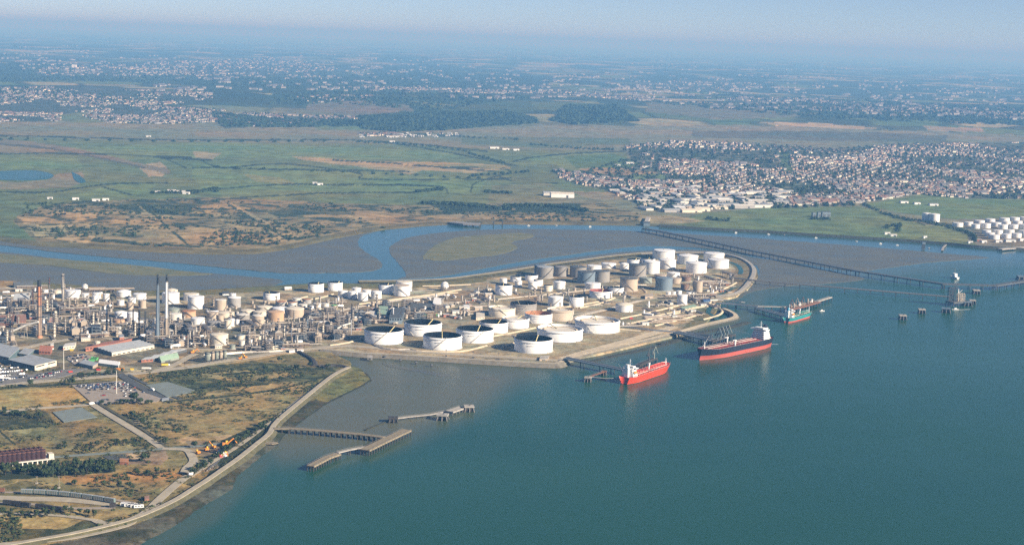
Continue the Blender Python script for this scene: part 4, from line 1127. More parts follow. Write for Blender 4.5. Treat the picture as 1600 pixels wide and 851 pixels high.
# the five silos on legs
for i, (x, yb, w, h) in enumerate([(324.4, 567, 8.6, 11), (332.4, 565.5, 6, 11), (338.4, 564.5, 6.2, 11), (344.8, 563.5, 6, 10.5), (351.2, 562.5, 6, 10.5)]):
    c, r, m = footprint(x, yb, w, RZ); TANKS.append((c.x, c.y, r + 1))
    H0, H = 4.2 * m, h * m
    t = thing('silo', ['widest silo of the row on legs, at the left end', 'second silo from the left on legs', 'middle silo of the row on legs', 'fourth silo from the left on legs', 'rightmost silo of the row on legs'][i], 'silo', c, 0, 'row of five silos on legs')
    b = MB(); b.lathe((0, 0, 0), [(0, H0 - 2), (r * .5, H0 - 1.2), (r, H0), (r, H0 + H), (r * .98, H0 + H + .3), (0, H0 + H + .9)], 20); b.build('shell', MT['tan_paint' if i % 2 else 'green_grey'], t)
    for sx in (-1, 1):
        for sy in (-1, 1): MB().box((sx * r * .7, sy * r * .7, -.5), (.7, .7, H0 + 1)).build('leg', MT['dark_steel'], t)
    MB().lathe((0, 0, 0), [(r, H0 + H - .6), (r + .5, H0 + H - .6), (r + .5, H0 + H + .6), (r + .4, H0 + H + .6)], 20).build('railing', MT['dark_steel'], t)
# ------------------------------------------------------------------ stacks, columns and process plant
def upright(name, label, cat, x, yb, ytop, segs, z=None, n=14, group=None, rings=(), ring_mat='dark_steel', flare=None, ladder=True):
    """tall round thing: segs = [(fraction of height at segment top, width px bottom, width px top, material, part name)]"""
    z = RZ if z is None else z
    p = at(x, yb, z); m = mpp(p); H = (yb - ytop) * m * 1.012
    TANKS.append((p.x, p.y, max(3, segs[0][1] * m * .6)))
    t = thing(name, label, cat, (p.x, p.y, z), 0, group)
    f0 = 0
    for f1, w0, w1, mt_, pn in segs:
        pr = [(w0 * m / 2, f0 * H - (1 if f0 == 0 else 0)), (w1 * m / 2, f1 * H)]
        if f1 >= 1: pr.append((w1 * m * .38, f1 * H)); pr.append((w1 * m * .38, f1 * H - 1.0)); pr.append((0, f1 * H - 1.0))
        MB().lathe((0, 0, 0), pr, n).build(pn, MT[mt_], t)
        f0 = f1
    for fr, wpx in rings:
        r = wpx * m / 2
        MB().lathe((0, 0, fr * H), [(r * .45, -.3), (r, -.3), (r, 1.0), (r - .12, 1.0), (r - .12, 0), (r * .45, 0)], n).build('platform', MT[ring_mat], t)
    if ladder:
        r = segs[0][1] * m / 2
        MB().box((r * .85, -r * .7, 0), (.6, .5, H * .97)).build('ladder', MT['dark_steel'], t)
    if flare:
        MB().lathe((0, 0, 0), [(flare[0] * m / 2, -.5), (flare[0] * m / 2, flare[1] * H * .5), (segs[0][1] * m * .55, flare[1] * H)], n).build('base', MT[flare[2]], t)
    return t
upright('chimney', 'tall orange brown chimney with a black top at the far left', 'chimney', 62, 527.5, 437.6, [(.55, 6.6, 6.2, 'mottled', 'lower_shaft'), (.89, 6.2, 5.8, 'orange_stack', 'shaft'), (1.0, 6.0, 5.8, 'stack_black', 'cap')], rings=((.72, 7), (.36, 7.2), (.55, 7)), flare=(8.5, .04, 'orange_stack'))
upright('chimney', 'tall blue grey chimney with a black cap, left of the close pair', 'chimney', 246.3, 528, 428.8, [(.86, 8.2, 3.4, 'stack_blue', 'shaft'), (1.0, 3.5, 3.2, 'stack_black', 'cap')], rings=((.845, 4),))
upright('chimney', 'tall white chimney with a black cap, right of the close pair', 'chimney', 260.2, 528, 428.8, [(.30, 6.8, 6.2, 'tan_paint', 'lower_shaft'), (.89, 6.2, 4.6, 'bright_white', 'shaft'), (1.0, 3.6, 2.8, 'stack_black', 'cap')], rings=((.885, 6.2), (.31, 7)), ring_mat='galvanised')
for i, (x, yt) in enumerate(((207.7, 482), (217, 483.4), (226.6, 484.6))):
    upright('flue_stack', ['thin dark flue, leftmost of three in a row', 'thin dark flue, middle one of three in a row', 'thin dark flue, rightmost of three in a row'][i], 'flue', x, 522 - i * .2, yt, [(.16, 4.2, 1.7, 'galvanised', 'base'), (1.0, 1.6, 1.4, 'dark_steel', 'shaft')], group='three thin furnace flues', n=10)
upright('flue_stack', 'tall plain grey twin flue left of the big white tank', 'flue', 98.5, 473, 427.6, [(1.0, 4.9, 4.7, 'galvanised', 'shaft')], rings=((.93, 5.4), (.5, 5.4)))
upright('distillation_column', 'slender grey column with a reddish top left of the twin flue', 'column', 77.6, 476, 433, [(.75, 2.6, 2.6, 'galvanised', 'shell'), (1.0, 2.4, 2.2, 'rusty', 'top_section')], rings=((.75, 4.2), (.88, 4), (.98, 4), (.5, 4.2)))
upright('distillation_column', 'pale thin column with several platforms beside the reddish topped one', 'column', 81.9, 483, 453, [(1.0, 2.4, 2.2, 'dirty_white', 'shell')], rings=((.95, 4), (.8, 4), (.55, 4), (.3, 4)))
upright('distillation_column', 'thin rusty column left of the orange chimney', 'column', 51.7, 480, 451.5, [(1.0, 2.0, 1.8, 'rusty', 'shell')], rings=((.95, 3.4), (.6, 3.4)))
upright('vent_pipe', 'thin pale vent pipe near the left edge', 'vent pipe', 13.2, 497, 468.5, [(1.0, 1.5, 1.2, 'galvanised', 'shaft')])
upright('distillation_column', 'white topped thin column left of the domed tank and flues', 'column', 167, 514, 482, [(.75, 2.6, 2.4, 'galvanised', 'shell'), (1, 2.4, 2.4, 'white_paint', 'top_section')], rings=((.74, 4.2), (.4, 4.2)))
upright('distillation_column', 'stout yellowish column wrapped in platforms right of the orange chimney', 'column', 87, 508, 486, [(.55, 7, 7, 'tan_paint', 'shell'), (1.0, 4.5, 4.2, 'cream_paint', 'top_section')], rings=((.1, 10), (.25, 10), (.4, 10), (.55, 10), (.7, 8), (.85, 8)), ring_mat='galvanised')
upright('flare_stack', 'tall thin pole stack, white below and dark above, left of the big open tanks', 'flare stack', 548.8, 522, 473.5, [(.48, 2.2, 2.0, 'white_paint', 'lower_shaft'), (1.0, 1.5, 1.2, 'dark_steel', 'shaft')])
upright('vent_pipe', 'thin pale pole right of the tall pole stack', 'vent pipe', 559.4, 513, 482, [(1.0, 1.4, 1.0, 'galvanised', 'shaft')])
upright('vent_pipe', 'thin white pole among the pipework below the tan tanks', 'vent pipe', 455.5, 532, 511.5, [(1.0, 1.5, 1.2, 'white_paint', 'shaft')])
upright('distillation_column', 'yellowish column among the pipework below the tan tanks', 'column', 444.5, 532, 509, [(1.0, 3.2, 3.0, 'cream_paint', 'shell')], rings=((.9, 5), (.6, 5), (.3, 5)))
upright('vent_pipe', 'short white post standing on the empty plot', 'vent pipe', 1013.5, 480, 470.3, [(1.0, 3.0, 3.0, 'white_paint', 'shaft')], ladder=False)
upright('distillation_column', 'short blue grey column with a cream foot near the brick red box', 'column', 480, 519, 499, [(.35, 5, 5, 'cream_paint', 'lower_shaft'), (1.0, 3, 2.8, 'stack_blue', 'shell')], rings=((.6, 5),))
upright('distillation_column', 'white topped column beside the dark boxy plant behind the open tanks', 'column', 614.5, 502, 480.5, [(.5, 3.2, 3.2, 'slate_blue', 'shell'), (1.0, 2.6, 2.4, 'white_paint', 'top_section')], rings=((.5, 6),))

def lattice(mb, w, d, h, levels, r=.28):
    for x in (-w / 2, 0, w / 2):
        for y in (-d / 2, d / 2): mb.box((x, y, 0), (r * 2, r * 2, h))
    for k in range(1, levels + 1):
        z = h * k / levels
        for y in (-d / 2, d / 2): mb.box((0, y, z - .5), (w, r * 1.6, .5))
        for x in (-w / 2, 0, w / 2): mb.box((x, 0, z - .45), (r * 1.6, d, .45))
    mb.tube((-w / 2, -d / 2, 0), (w / 2, -d / 2, h), r * .7, 4); mb.tube((w / 2, d / 2, 0), (-w / 2, d / 2, h), r * .7, 4)
    return mb
def p_column(h, r, mat_, k):
    t = thing('distillation_column', 'x', 'column')
    MB().lathe((0, 0, 0), [(r * 1.15, -1), (r * 1.15, h * .1), (r, h * .14), (r, h * .6), (r * .82, h * .64), (r * .82, h * .96), (r * .5, h * .99), (0, h)], 12).build('shell', MT[mat_], t)
    for i in range(k):
        z = h * (.25 + .68 * i / max(1, k - 1))
        MB().lathe((0, 0, z), [(r * .8, 0), (r + 1.3, 0), (r + 1.3, 1.1), (r + 1.2, 1.1), (r + 1.2, .2), (r * .8, .2)], 12).build('platform', MT['steel'], t)
    MB().path([(r + .5, 0, 1), (r + .5, 0, h * .97), (0, 0, h + .6)], .35, 6).build('overhead_pipe', MT['pipe_silver'], t)
    return t
def p_frame(w, d, h, lv, mat_, deckm):
    t = thing('process_frame', 'x', 'process frame')
    lattice(MB(), w, d, h, lv).build('frame', MT[mat_], t)
    for k in range(1, lv + 1): MB().box((0, 0, h * k / lv), (w * .96, d * .96, .18)).build('deck', MT[deckm], t)
    for k in range(lv):
        z = h * k / lv + .4
        x = random.uniform(-w * .25, w * .25)
        MB().lathe((x, 0, z), [(0, 0), (1.6, .3), (1.6, h / lv * .7), (0, h / lv * .78)], 10).build('vessel', MT[random.choice(['galvanised', 'cream_paint', 'white_paint', 'tan_paint'])], t)
    p = MB(); p.path([(-w * .4, -d * .5, 0), (-w * .4, -d * .5, h * 1.08), (w * .3, -d * .5, h * 1.08), (w * .3, -d * .5, h * .4)], .3, 5); p.build('riser_pipe', MT['pipe_silver'], t)
    return t
def p_cooler():
    t = thing('air_cooler', 'x', 'air cooler')
    MB().box((0, 0, 5), (16, 7, 1.4)).build('body', MT['galvanised'], t)
    for x in (-7, 0, 7):
        for y in (-3, 3): MB().box((x, y, -.5), (.4, .4, 5.5)).build('leg', MT['steel'], t)
    for x in (-5, 0, 5): MB().lathe((x, 0, 6.4), [(2.2, 0), (2.2, .8), (2.0, .8), (2.0, .1), (0, .1)], 14).build('fan_ring', MT['dark_steel'], t)
    return t
def p_drum(l, r, mat_):
    t = thing('horizontal_drum', 'x', 'drum')
    b = MB(); k = 10; pr = [(-l / 2 - r * .5, .01), (-l / 2 - r * .3, r * .7), (-l / 2, r), (l / 2, r), (l / 2 + r * .3, r * .7), (l / 2 + r * .5, .01)]
    vs = [(x, rr * math.cos(2 * math.pi * i / 12), rr * math.sin(2 * math.pi * i / 12) + r + 1.6) for x, rr in pr for i in range(12)]
    b._add(vs, [(j * 12 + i, j * 12 + (i + 1) % 12, (j + 1) * 12 + (i + 1) % 12, (j + 1) * 12 + i) for j in range(5) for i in range(12)], 0, True)
    b.build('shell', MT[mat_], t)
    for x in (-l * .3, l * .3): MB().box((x, 0, -.5), (1.0, r * 1.5, 2.6)).build('saddle', MT['concrete'], t)
    return t
def p_shed(w, d, h, wm, rm):
    t = thing('works_hut', 'x', 'hut')
    MB().box((0, 0, -.5), (w, d, h + .5)).build('wall', MT[wm], t)
    r = MB(); r._add([(-w / 2 - .4, -d / 2 - .4, h), (w / 2 + .4, -d / 2 - .4, h), (w / 2 + .4, d / 2 + .4, h), (-w / 2 - .4, d / 2 + .4, h), (-w / 2 - .4, 0, h + d * .16), (w / 2 + .4, 0, h + d * .16)], [(0, 1, 5, 4), (2, 3, 4, 5), (1, 2, 5), (3, 0, 4), (3, 2, 1, 0)])
    r.build('roof', MT[rm], t)
    MB().box((w * .1, -d / 2 - .05, 0), (2.2, .12, 2.6)).build('door', MT['dark_grey'], t)
    return t
def p_heater(mat_):
    t = thing('furnace', 'x', 'furnace')
    MB().box((0, 0, 2), (12, 7, 9)).build('box', MT[mat_], t)
    for x in (-5, 5):
        for y in (-3, 3): MB().box((x, y, -.5), (.6, .6, 2.6)).build('leg', MT['dark_steel'], t)
    h = MB(); h._add([(-6, -3.5, 11), (6, -3.5, 11), (6, 3.5, 11), (-6, 3.5, 11), (-1.4, -1.4, 14), (1.4, -1.4, 14), (1.4, 1.4, 14), (-1.4, 1.4, 14)], [(0, 1, 5, 4), (1, 2, 6, 5), (2, 3, 7, 6), (3, 0, 4, 7), (4, 5, 6, 7)])
    h.build('hood', MT['galvanised'], t)
    MB().lathe((0, 0, 14), [(1.1, -.2), (1.0, 9), (.8, 9), (.8, 8), (0, 8)], 12).build('flue', MT['steel'], t)
    return t
def p_pipes(l, n, mats_):
    t = thing('pipe_run', 'x', 'pipes')
    for i in range(n):
        y = (i - n / 2) * 1.3
        MB().tube((-l / 2, y, 1.5), (l / 2, y, 1.5), random.uniform(.3, .5), 6).build('pipe', MT[mats_[i % len(mats_)]], t)
    for k in range(int(l / 12) + 1): MB().box((-l / 2 + k * 12 + .5, 0, -.5), (.6, n * 1.4, 1.6)).build('sleeper', MT['concrete'], t)
    return t
def p_rack(l, w, h):
    t = thing('pipe_rack', 'x', 'pipe rack')
    for k in range(int(l / 9) + 1):
        x = -l / 2 + k * 9
        b = MB(); b.box((x, -w / 2, -.5), (.5, .5, h + .5)); b.box((x, w / 2, -.5), (.5, .5, h + .5)); b.box((x, 0, h - .4), (.4, w + 1, .4)); b.box((x, 0, h * .65), (.4, w + 1, .4)); b.build('portal', MT['steel'], t)
    for i in range(6):
        y = -w / 2 + .6 + i * (w - 1.2) / 5
        MB().tube((-l / 2, y, h + .4), (l / 2, y, h + .4), random.uniform(.28, .5), 6).build('pipe', MT[random.choice(['pipe_silver', 'pipe_tan', 'galvanised', 'white_paint'])], t)
    for i in range(4):
        y = -w / 2 + .9 + i * (w - 1.8) / 3
        MB().tube((-l / 2, y, h * .65 + .8), (l / 2, y, h * .65 + .8), .35, 6).build('pipe', MT['pipe_tan' if i % 2 else 'rusty'], t)
    return t
def p_vessel(h, r, mat_):
    t = thing('upright_vessel', 'x', 'vessel')
    MB().lathe((0, 0, 0), [(r, 1.5), (r, h), (r * .7, h + r * .5), (0, h + r * .7)], 14).build('shell', MT[mat_], t)
    for i in range(4):
        a = i * math.pi / 2 + .6; MB().box((math.cos(a) * r * .8, math.sin(a) * r * .8, -.5), (.5, .5, 2.6)).build('leg', MT['dark_steel'], t)
    MB().lathe((0, 0, h), [(r * .9, 0), (r + 1, 0), (r + 1, 1.1), (r + .9, 1.1), (r + .9, .15), (r * .9, .15)], 14).build('platform', MT['galvanised'], t)
    return t
PROTO = []
def reg(t, rad_, desc, wt): t.location = (0, -3000, 0); PROTO.append((t, rad_, desc, wt))
reg(p_column(25, 1.4, 'galvanised', 5), 5, 'tall silvery column', 1.2)
reg(p_column(18, 1.6, 'cream_paint', 4), 5, 'cream column', 1.2)
reg(p_column(13, 1.1, 'tan_paint', 3), 4, 'short tan column', 2)
reg(p_frame(16, 10, 14, 4, 'steel', 'galvanised'), 11, 'four level steel frame', 4)
reg(p_frame(12, 9, 9, 3, 'tan_paint', 'steel'), 9, 'tan three level frame', 5)
reg(p_frame(20, 12, 11, 3, 'slate_blue', 'dark_steel'), 13, 'dark blue grey frame', 4)
reg(p_cooler(), 9, 'flat fan cooler bank', 5)
reg(p_drum(12, 1.8, 'white_paint'), 8, 'white lying drum', 2.5)
reg(p_drum(9, 1.4, 'pipe_silver'), 6, 'silver lying drum', 5)
reg(p_shed(12, 7, 4, 'dirty_white', 'roof_grey'), 8, 'pale grey roofed hut', 2)
reg(p_shed(9, 6, 3.5, 'brick', 'roof_grey'), 7, 'small brick hut', 3)
reg(p_shed(14, 8, 5, 'tan_paint', 'dirty_white'), 9, 'tan white roofed hut', 1.5)
reg(p_heater('steel'), 9, 'grey furnace with flue', 2)
reg(p_heater('tan_paint'), 9, 'tan furnace with flue', 2)
reg(p_pipes(46, 6, ['pipe_silver', 'pipe_tan', 'galvanised']), 12, 'low run of parallel pipes', 6)
reg(p_pipes(70, 8, ['pipe_tan', 'pipe_silver', 'rusty']), 16, 'long low run of parallel pipes', 4)
reg(p_rack(54, 7, 8), 14, 'overhead pipe rack', 6)
reg(p_vessel(8, 2.2, 'white_paint'), 5, 'white upright vessel', 2.5)
reg(p_vessel(11, 1.6, 'galvanised'), 5, 'silver upright vessel', 5)
reg(p_vessel(6, 2.6, 'tan_paint'), 5, 'tan upright vessel', 4)
used = set()
XD = (at(300, 520, RZ) - at(200, 524, RZ))              # the plot grid follows the front road
GRID = math.atan2(-.16, 1.0) + .55
ZONES = [('by the orange chimney', [(0, 474), (100, 474), (130, 500), (118, 524), (40, 534), (0, 540)], 74, None),
         ('left of the thin flues', [(104, 478), (186, 486), (200, 505), (196, 524), (120, 534)], 56, None),
         ('round the three thin flues', [(190, 506), (290, 500), (300, 530), (250, 538), (200, 530)], 40, None),
         ('right of the white chimney', [(262, 508), (330, 508), (330, 540), (262, 546)], 44, None),
         ('below the cream tank group', [(380, 512), (470, 500), (500, 535), (450, 548), (384, 548)], 74, None),
         ('left of the big open tanks', [(478, 494), (560, 484), (566, 512), (540, 530), (480, 538)], 54, None),
         ('behind the left big open tanks', [(560, 476), (650, 478), (700, 488), (640, 506), (566, 508)], 44, None),
         ('on the ground before the sphere', [(650, 468), (770, 452), (780, 478), (730, 500), (690, 498), (650, 486)], 60, (7, 8, 9, 10, 11, 14, 15, 17, 18, 19)),
         ('among the small grey and cream tanks', [(310, 478), (420, 474), (530, 470), (545, 486), (470, 500), (330, 512)], 40, (2, 7, 8, 9, 14, 15, 17, 18, 19)),
         ('near the creek at far left', [(0, 450), (180, 452), (190, 490), (60, 478), (0, 480)], 44, (2, 7, 8, 9, 11, 14, 15, 16, 17)),
         ('between the middle white tanks', [(800, 455), (960, 448), (1000, 470), (930, 480), (880, 488), (820, 470)], 30, (2, 8, 9, 14, 17, 18, 19)),
         ('beyond the grey tanks', [(1060, 432), (1140, 430), (1150, 445), (1080, 478), (1050, 470), (1094, 452)], 40, (8, 9, 10, 14, 16, 17, 18)),
         ('on the plot behind the ship jetties', [(970, 492), (1050, 470), (1110, 470), (1090, 496), (1020, 512), (972, 512)], 26, (8, 9, 14, 15, 17))]
wts = [p[3] for p in PROTO]
OCC = list(TANKS)
def free(x, y, r):
    for a, b, c in OCC:
        if (a - x) ** 2 + (b - y) ** 2 < (c + r) ** 2: return False
    return True
ROADS_PX = [[(-40, 552), (40, 542), (80, 534), (140, 526), (180, 530)], [(400, 545), (450, 533), (520, 518), (560, 512)]]
for zn, poly, cnt, allow in ZONES:
    xs = [p[0] for p in poly]; ys = [p[1] for p in poly]
    made = tries = 0
    ids = list(allow) if allow else list(range(len(PROTO)))
    while made < cnt * 1.3 and tries < cnt * 80:
        tries += 1
        px, py = random.uniform(min(xs), max(xs)), random.uniform(min(ys), max(ys))
        if not inpoly1(px, py, poly): continue
        k = random.choices(ids, [wts[i] for i in ids])[0]
        t, rr, desc, _ = PROTO[k]
        p = at(px, py, RZ)
        if not free(p.x, p.y, rr * .5): continue
        OCC.append((p.x, p.y, rr * .5)); made += 1
        rz = GRID + random.choice((0, math.pi / 2)) + random.uniform(-.04, .04)
        lab = desc + ' ' + zn; grp = 'process plant ' + zn
        s = random.uniform(.66, 1.05); sc3 = (s, s, s * random.uniform(.85, 1.2))
        if k in used: dup(t, (p.x, p.y, RZ), rz, lab, grp, sc3)
        else:
            used.add(k); KIDS[t.name] = [(c, list(c.children)) for c in t.children]
            t.location = (p.x, p.y, RZ); t.rotation_euler = (0, 0, rz); t['label'] = lab; t['group'] = grp; t.scale = sc3
for i, (t, *_r) in enumerate(PROTO):
    if i not in used: t.location = at(500 + i, 520, RZ)
# the long inclined pipe bridge to the orange chimney
def inclined(pts, r, label):
    P = [at(x, y, z) for x, y, z in pts]; c = P[0].copy(); c.z = RZ
    t = thing('pipe_bridge', label, 'pipe bridge', c)
    q = MB(); q.path([p - c for p in P], r, 8); q.build('duct', MT['dirty_white'], t)
    for p in P[:-1]:
        d = p - c
        for s in (-3, 3): MB().tube((d.x + s, d.y, -.5), (d.x, d.y, d.z), .5, 5).build('leg', MT['galvanised'], t)
inclined([(7, 521, 8), (18, 517.5, 13), (40, 508, 22), (60, 502.5, 28)], 1.6, 'pale sloping duct climbing to the orange chimney')
inclined([(527, 513, 10), (536, 508, 14), (549, 504.5, 16)], 1.2, 'rust orange elbow duct leading to the tall pole stack')
# long boundary pipe tracks
def track(label, line, n, z=RZ, mats_=('pipe_silver', 'pipe_tan', 'galvanised')):
    P = W(smooth(line, 4), z); c = P[0].copy()
    t = thing('pipe_track', label, 'pipe track', c, 0, 'long pipe tracks between the plots')
    for i in range(n):
        o = (i - (n - 1) / 2) * 1.5
        MB().strip([(p.x - c.x, p.y - c.y) for p in P], [(o - .45, .7), (o - .25, 1.3), (o + .25, 1.3), (o + .45, .7), (o - .45, .7)]).build('pipe', MT[mats_[i % len(mats_)]], t)
    for k in range(0, len(P), 2): MB().box((P[k].x - c.x, P[k].y - c.y, -.5), (n * 1.6, 1.0, 1.2), 0).build('sleeper', MT['concrete'], t)
track('silvery pipe track along the front road past the silos', [(320, 556), (380, 551), (430, 549), (452, 545)], 7)
track('pipe track below the big open tanks', [(520, 533), (560, 527), (600, 545), (640, 546)], 4)
track('pipe track from the point to the red ship jetty root', [(1000, 470), (940, 486), (900, 496), (890, 508)], 6)
track('pipe track running out to the black tanker jetty', [(900, 500), (960, 508), (1010, 515), (1055, 519)], 7, mats_=('slate_blue', 'galvanised', 'pipe_silver'))
track('pipe track from the sphere plot to the cream tanks', [(700, 460), (620, 470), (540, 484), (470, 505)], 6)
track('pipe track across the left pipework toward the chimneys', [(0, 490), (80, 482), (180, 490), (240, 502)], 6)
track('pipe track along the creek side of the grey tanks', [(760, 470), (840, 462), (900, 456), (960, 448), (1010, 446)], 5)
track('dark pipe track running to the green ship jetty', [(1040, 470), (1090, 470), (1130, 469), (1160, 472)], 6, mats_=('slate_blue', 'galvanised'))

# ------------------------------------------------------------------ works buildings
def building(name, label, A, B, C, h, wm, rm, roof='flat', bands=(), z=None, cat='building', group=None, rise=.2):
    """A, B front corners and C the back corner behind B, in pixels; bands = [(edge, z0, z1, t0, t1, material, part)]"""
    z = RZ if z is None else z
    a, b, c_ = at(*A, z), at(*B, z), at(*C, z); d = a + (c_ - b)
    m = mpp(a); h = h * m
    o = (a + c_) / 2
    TANKS.append((o.x, o.y, (a - c_).length * .45)); OCC.append(TANKS[-1])
    t = thing(name, label, cat, (o.x, o.y, z), 0, group)
    K = [p - o for p in (a, b, c_, d)]
    MB().prism([(p.x, p.y) for p in K], -.6, h).build('wall', MT[wm], t)
    e = 1.04
    r = MB()
    if roof == 'flat':
        r.prism([(p.x * e, p.y * e) for p in K], h + .02, h + .7)
    else:
        n = 1 if roof == 'gable' else int(roof)
        W_ = (K[3] - K[0]).length / n
        for i in range(n):
            f0, f1 = i / n, (i + 1) / n
            q = [K[0].lerp(K[3], f0) * 1.015, K[1].lerp(K[2], f0) * 1.015, K[1].lerp(K[2], f1) * 1.015, K[0].lerp(K[3], f1) * 1.015]
            rz_ = h + W_ * rise
            r._add([(p.x, p.y, h + .02) for p in q] + [((q[0].x + q[3].x) / 2, (q[0].y + q[3].y) / 2, rz_), ((q[1].x + q[2].x) / 2, (q[1].y + q[2].y) / 2, rz_)],
                   [(0, 1, 5, 4), (2, 3, 4, 5), (1, 2, 5), (3, 0, 4), (3, 2, 1, 0)])
    ro = r.build('roof', MT[rm], t)
    for ed, z0, z1, t0, t1, mt_, pn in bands:
        p, q = K[ed], K[(ed + 1) % 4]; dn = (q - p).normalized(); nr = Vector((dn.y, -dn.x, 0))
        if nr.dot((p + q) / 2) < 0: nr = -nr
        u, v = p.lerp(q, t0), p.lerp(q, t1)
        pts = [(u.x + nr.x * .02, u.y + nr.y * .02), (v.x + nr.x * .02, v.y + nr.y * .02), (v.x + nr.x * .2, v.y + nr.y * .2), (u.x + nr.x * .2, u.y + nr.y * .2)]
        MB().prism(pts, h * z0, h * z1).build(pn, MT[mt_], t)
    return t
WB = lambda ed, n, z0=.55, z1=.8, m_='glass_dark', pn='window': [(ed, z0, z1, (i + .2) / n, (i + .8) / n, m_, pn) for i in range(n)]
building('office_block', 'long office block with a cream end wall and grey roofs by the left car park', (14, 570), (54.5, 579.5), (88.5, 571), 8.5, 'cream_paint', 'roof_grey', '3', [(1, .64, .84, .06, .44, 'glass_dark', 'window'), (1, .64, .84, .60, .94, 'glass_dark', 'window'), (0, .0, .98, .0, 1.0, 'wall_shadow_green', 'dark_side'), (0, .62, .86, .02, .98, 'glass_dark', 'window_band')], rise=.05)  # left long face carries its shade as a dark band
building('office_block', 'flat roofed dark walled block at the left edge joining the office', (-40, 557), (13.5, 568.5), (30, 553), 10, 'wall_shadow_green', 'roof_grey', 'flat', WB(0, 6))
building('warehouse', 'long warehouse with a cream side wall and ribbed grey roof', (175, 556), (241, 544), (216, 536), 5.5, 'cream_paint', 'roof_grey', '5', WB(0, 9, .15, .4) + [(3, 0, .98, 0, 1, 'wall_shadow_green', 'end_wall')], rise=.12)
building('warehouse', 'grey roofed warehouse with a brick front end below the chimneys', (221, 566), (239, 564.5), (292, 549), 4.2, 'brick', 'roof_grey', '4', WB(0, 3) + [(1, .02, .98, 0, 1, 'dark_grey', 'dark_side')], rise=.10)  # dark grey band covers the long brick side
building('brick_hall', 'long red brick hall behind the ribbed warehouse', (134, 549), (178, 543), (206, 535), 6, 'brick', 'brick', 'flat', WB(0, 8) + WB(3, 2))
building('brick_hut', 'small orange brick block behind the ribbed warehouse', (187, 533), (194, 532), (192, 528), 6, 'brick', 'roof_grey', 'flat', [(0, .0, .5, .4, .6, 'dark_grey', 'door')])
building('nissen_shed', 'pale green roofed shed by the front road', (252, 567), (280, 561), (274, 556), 3, 'green_grey', 'roof_green', 'gable', [(0, .0, .7, .2, .5, 'dark_grey', 'door')], rise=.2)
building('store_shed', 'dark shed with white end wall and sloping roof beside the green container', (154, 571), (185, 575), (188, 570), 4.5, 'dirty_white', 'bright_white', 'gable', [(0, 0, .98, 0, 1, 'wall_shadow_green', 'dark_side'), (1, 0, .6, .3, .7, 'dark_grey', 'door')], rise=.15)  # front face painted in the shade colour
building('store_shed', 'dark sided shed with a pinkish end near the orange skips', (124, 572), (145, 577), (153, 572), 5, 'pale_brick', 'roof_grey', 'flat', [(0, 0, .98, 0, 1, 'wall_shadow_green', 'dark_side')])  # shade painted onto the front face
building('brick_hut', 'low red brick block with a white lean-to in front of the dark lawn', (61, 553), (79, 554), (82, 548), 5, 'brick', 'brick', 'gable', WB(0, 4))
building('brick_hut', 'small tall red brick block with a white base by the dark lawn', (79, 546), (84, 545.5), (84, 542), 6, 'brick', 'dirty_white', 'flat', [(0, 0, .3, .0, 1, 'white_paint', 'plinth')])
building('works_house', 'cream fronted house with an orange brick end beside the tall mast', (99, 547), (116, 545), (119, 540), 5, 'cream_paint', 'dirty_white', 'flat', [(3, 0, .98, 0, 1, 'brick', 'end_wall')] + WB(0, 4))
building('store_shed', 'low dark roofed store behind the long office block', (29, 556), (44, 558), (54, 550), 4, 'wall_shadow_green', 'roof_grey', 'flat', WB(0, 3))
building('works_house', 'white walled low shed on wide base with small dome left of brick hall', (127, 533), (141, 532), (140, 528), 3, 'cream_paint', 'dirty_white', 'flat', WB(0, 4))
building('brick_shed', 'red roofed shed at the left edge among the pipework', (-8, 512), (8, 512), (12, 503), 3, 'brick', 'tile_red', 'gable', WB(0, 4), rise=.25)
building('brick_shed', 'red roofed shed second from the left edge among the pipework', (11, 507), (20, 508), (24, 500), 3, 'brick', 'tile_red', 'gable', WB(0, 3), rise=.25)
building('brick_shed', 'red roofed shed nearest the sloping duct', (26, 506), (40, 505), (41, 499), 3, 'brick', 'tile_red', 'gable', WB(0, 3), rise=.25)
building('pump_house', 'square cream pump house in front of the big cone roofed tank', (336, 545), (347, 544.5), (347, 541), 4, 'cream_paint', 'dirty_white', 'flat', WB(0, 3))
building('control_room', 'long flat cream control room by the pipework and front road', (424, 546), (437, 544), (436, 540), 4.5, 'cream_paint', 'cream_paint', 'flat', WB(0, 5))
building('gate_house', 'small white gate house at the bend of the front road', (452, 551), (461, 550), (460, 547.5), 2.6, 'white_paint', 'dirty_white', 'flat', WB(0, 3))
building('gate_house', 'larger white gate house beside the bend of the front road', (464, 550), (474, 549), (473, 546), 3.6, 'white_paint', 'pale_brick', 'flat', WB(0, 3))
building('pump_house', 'small brick red box before the blue grey column', (483, 520), (489, 520), (489, 516), 3.5, 'brick', 'brick', 'flat', [(0, 0, .6, .3, .6, 'dark_grey', 'door')])
building('canopy_shed', 'pale green flat roof on posts behind the left big open tank', (590, 497), (604, 498), (606, 486), 7, 'slate_blue', 'roof_green', 'flat', WB(0, 4))
building('compressor_house', 'dark boxy compressor house behind the left big open tanks', (608, 506), (628, 506), (632, 492), 11, 'slate_blue', 'dark_grey', 'flat', WB(0, 5) + WB(1, 3))
building('canopy_shed', 'low long pale canopy left of the pale green roof', (560, 500), (588, 498), (586, 490), 4, 'dark_grey', 'dirty_white', 'flat', WB(0, 6))
building('works_house', 'yellowish flat roofed hut right of the big open tanks and busy ground', (744, 500), (757, 499), (757, 491), 3.5, 'cream_paint', 'cream_paint', 'flat', WB(0, 3))
building('works_house', 'white roofed hut on the busy ground before the sphere', (676, 477), (688, 478), (692, 472), 2, 'dirty_white', 'bright_white', 'gable', WB(0, 3))
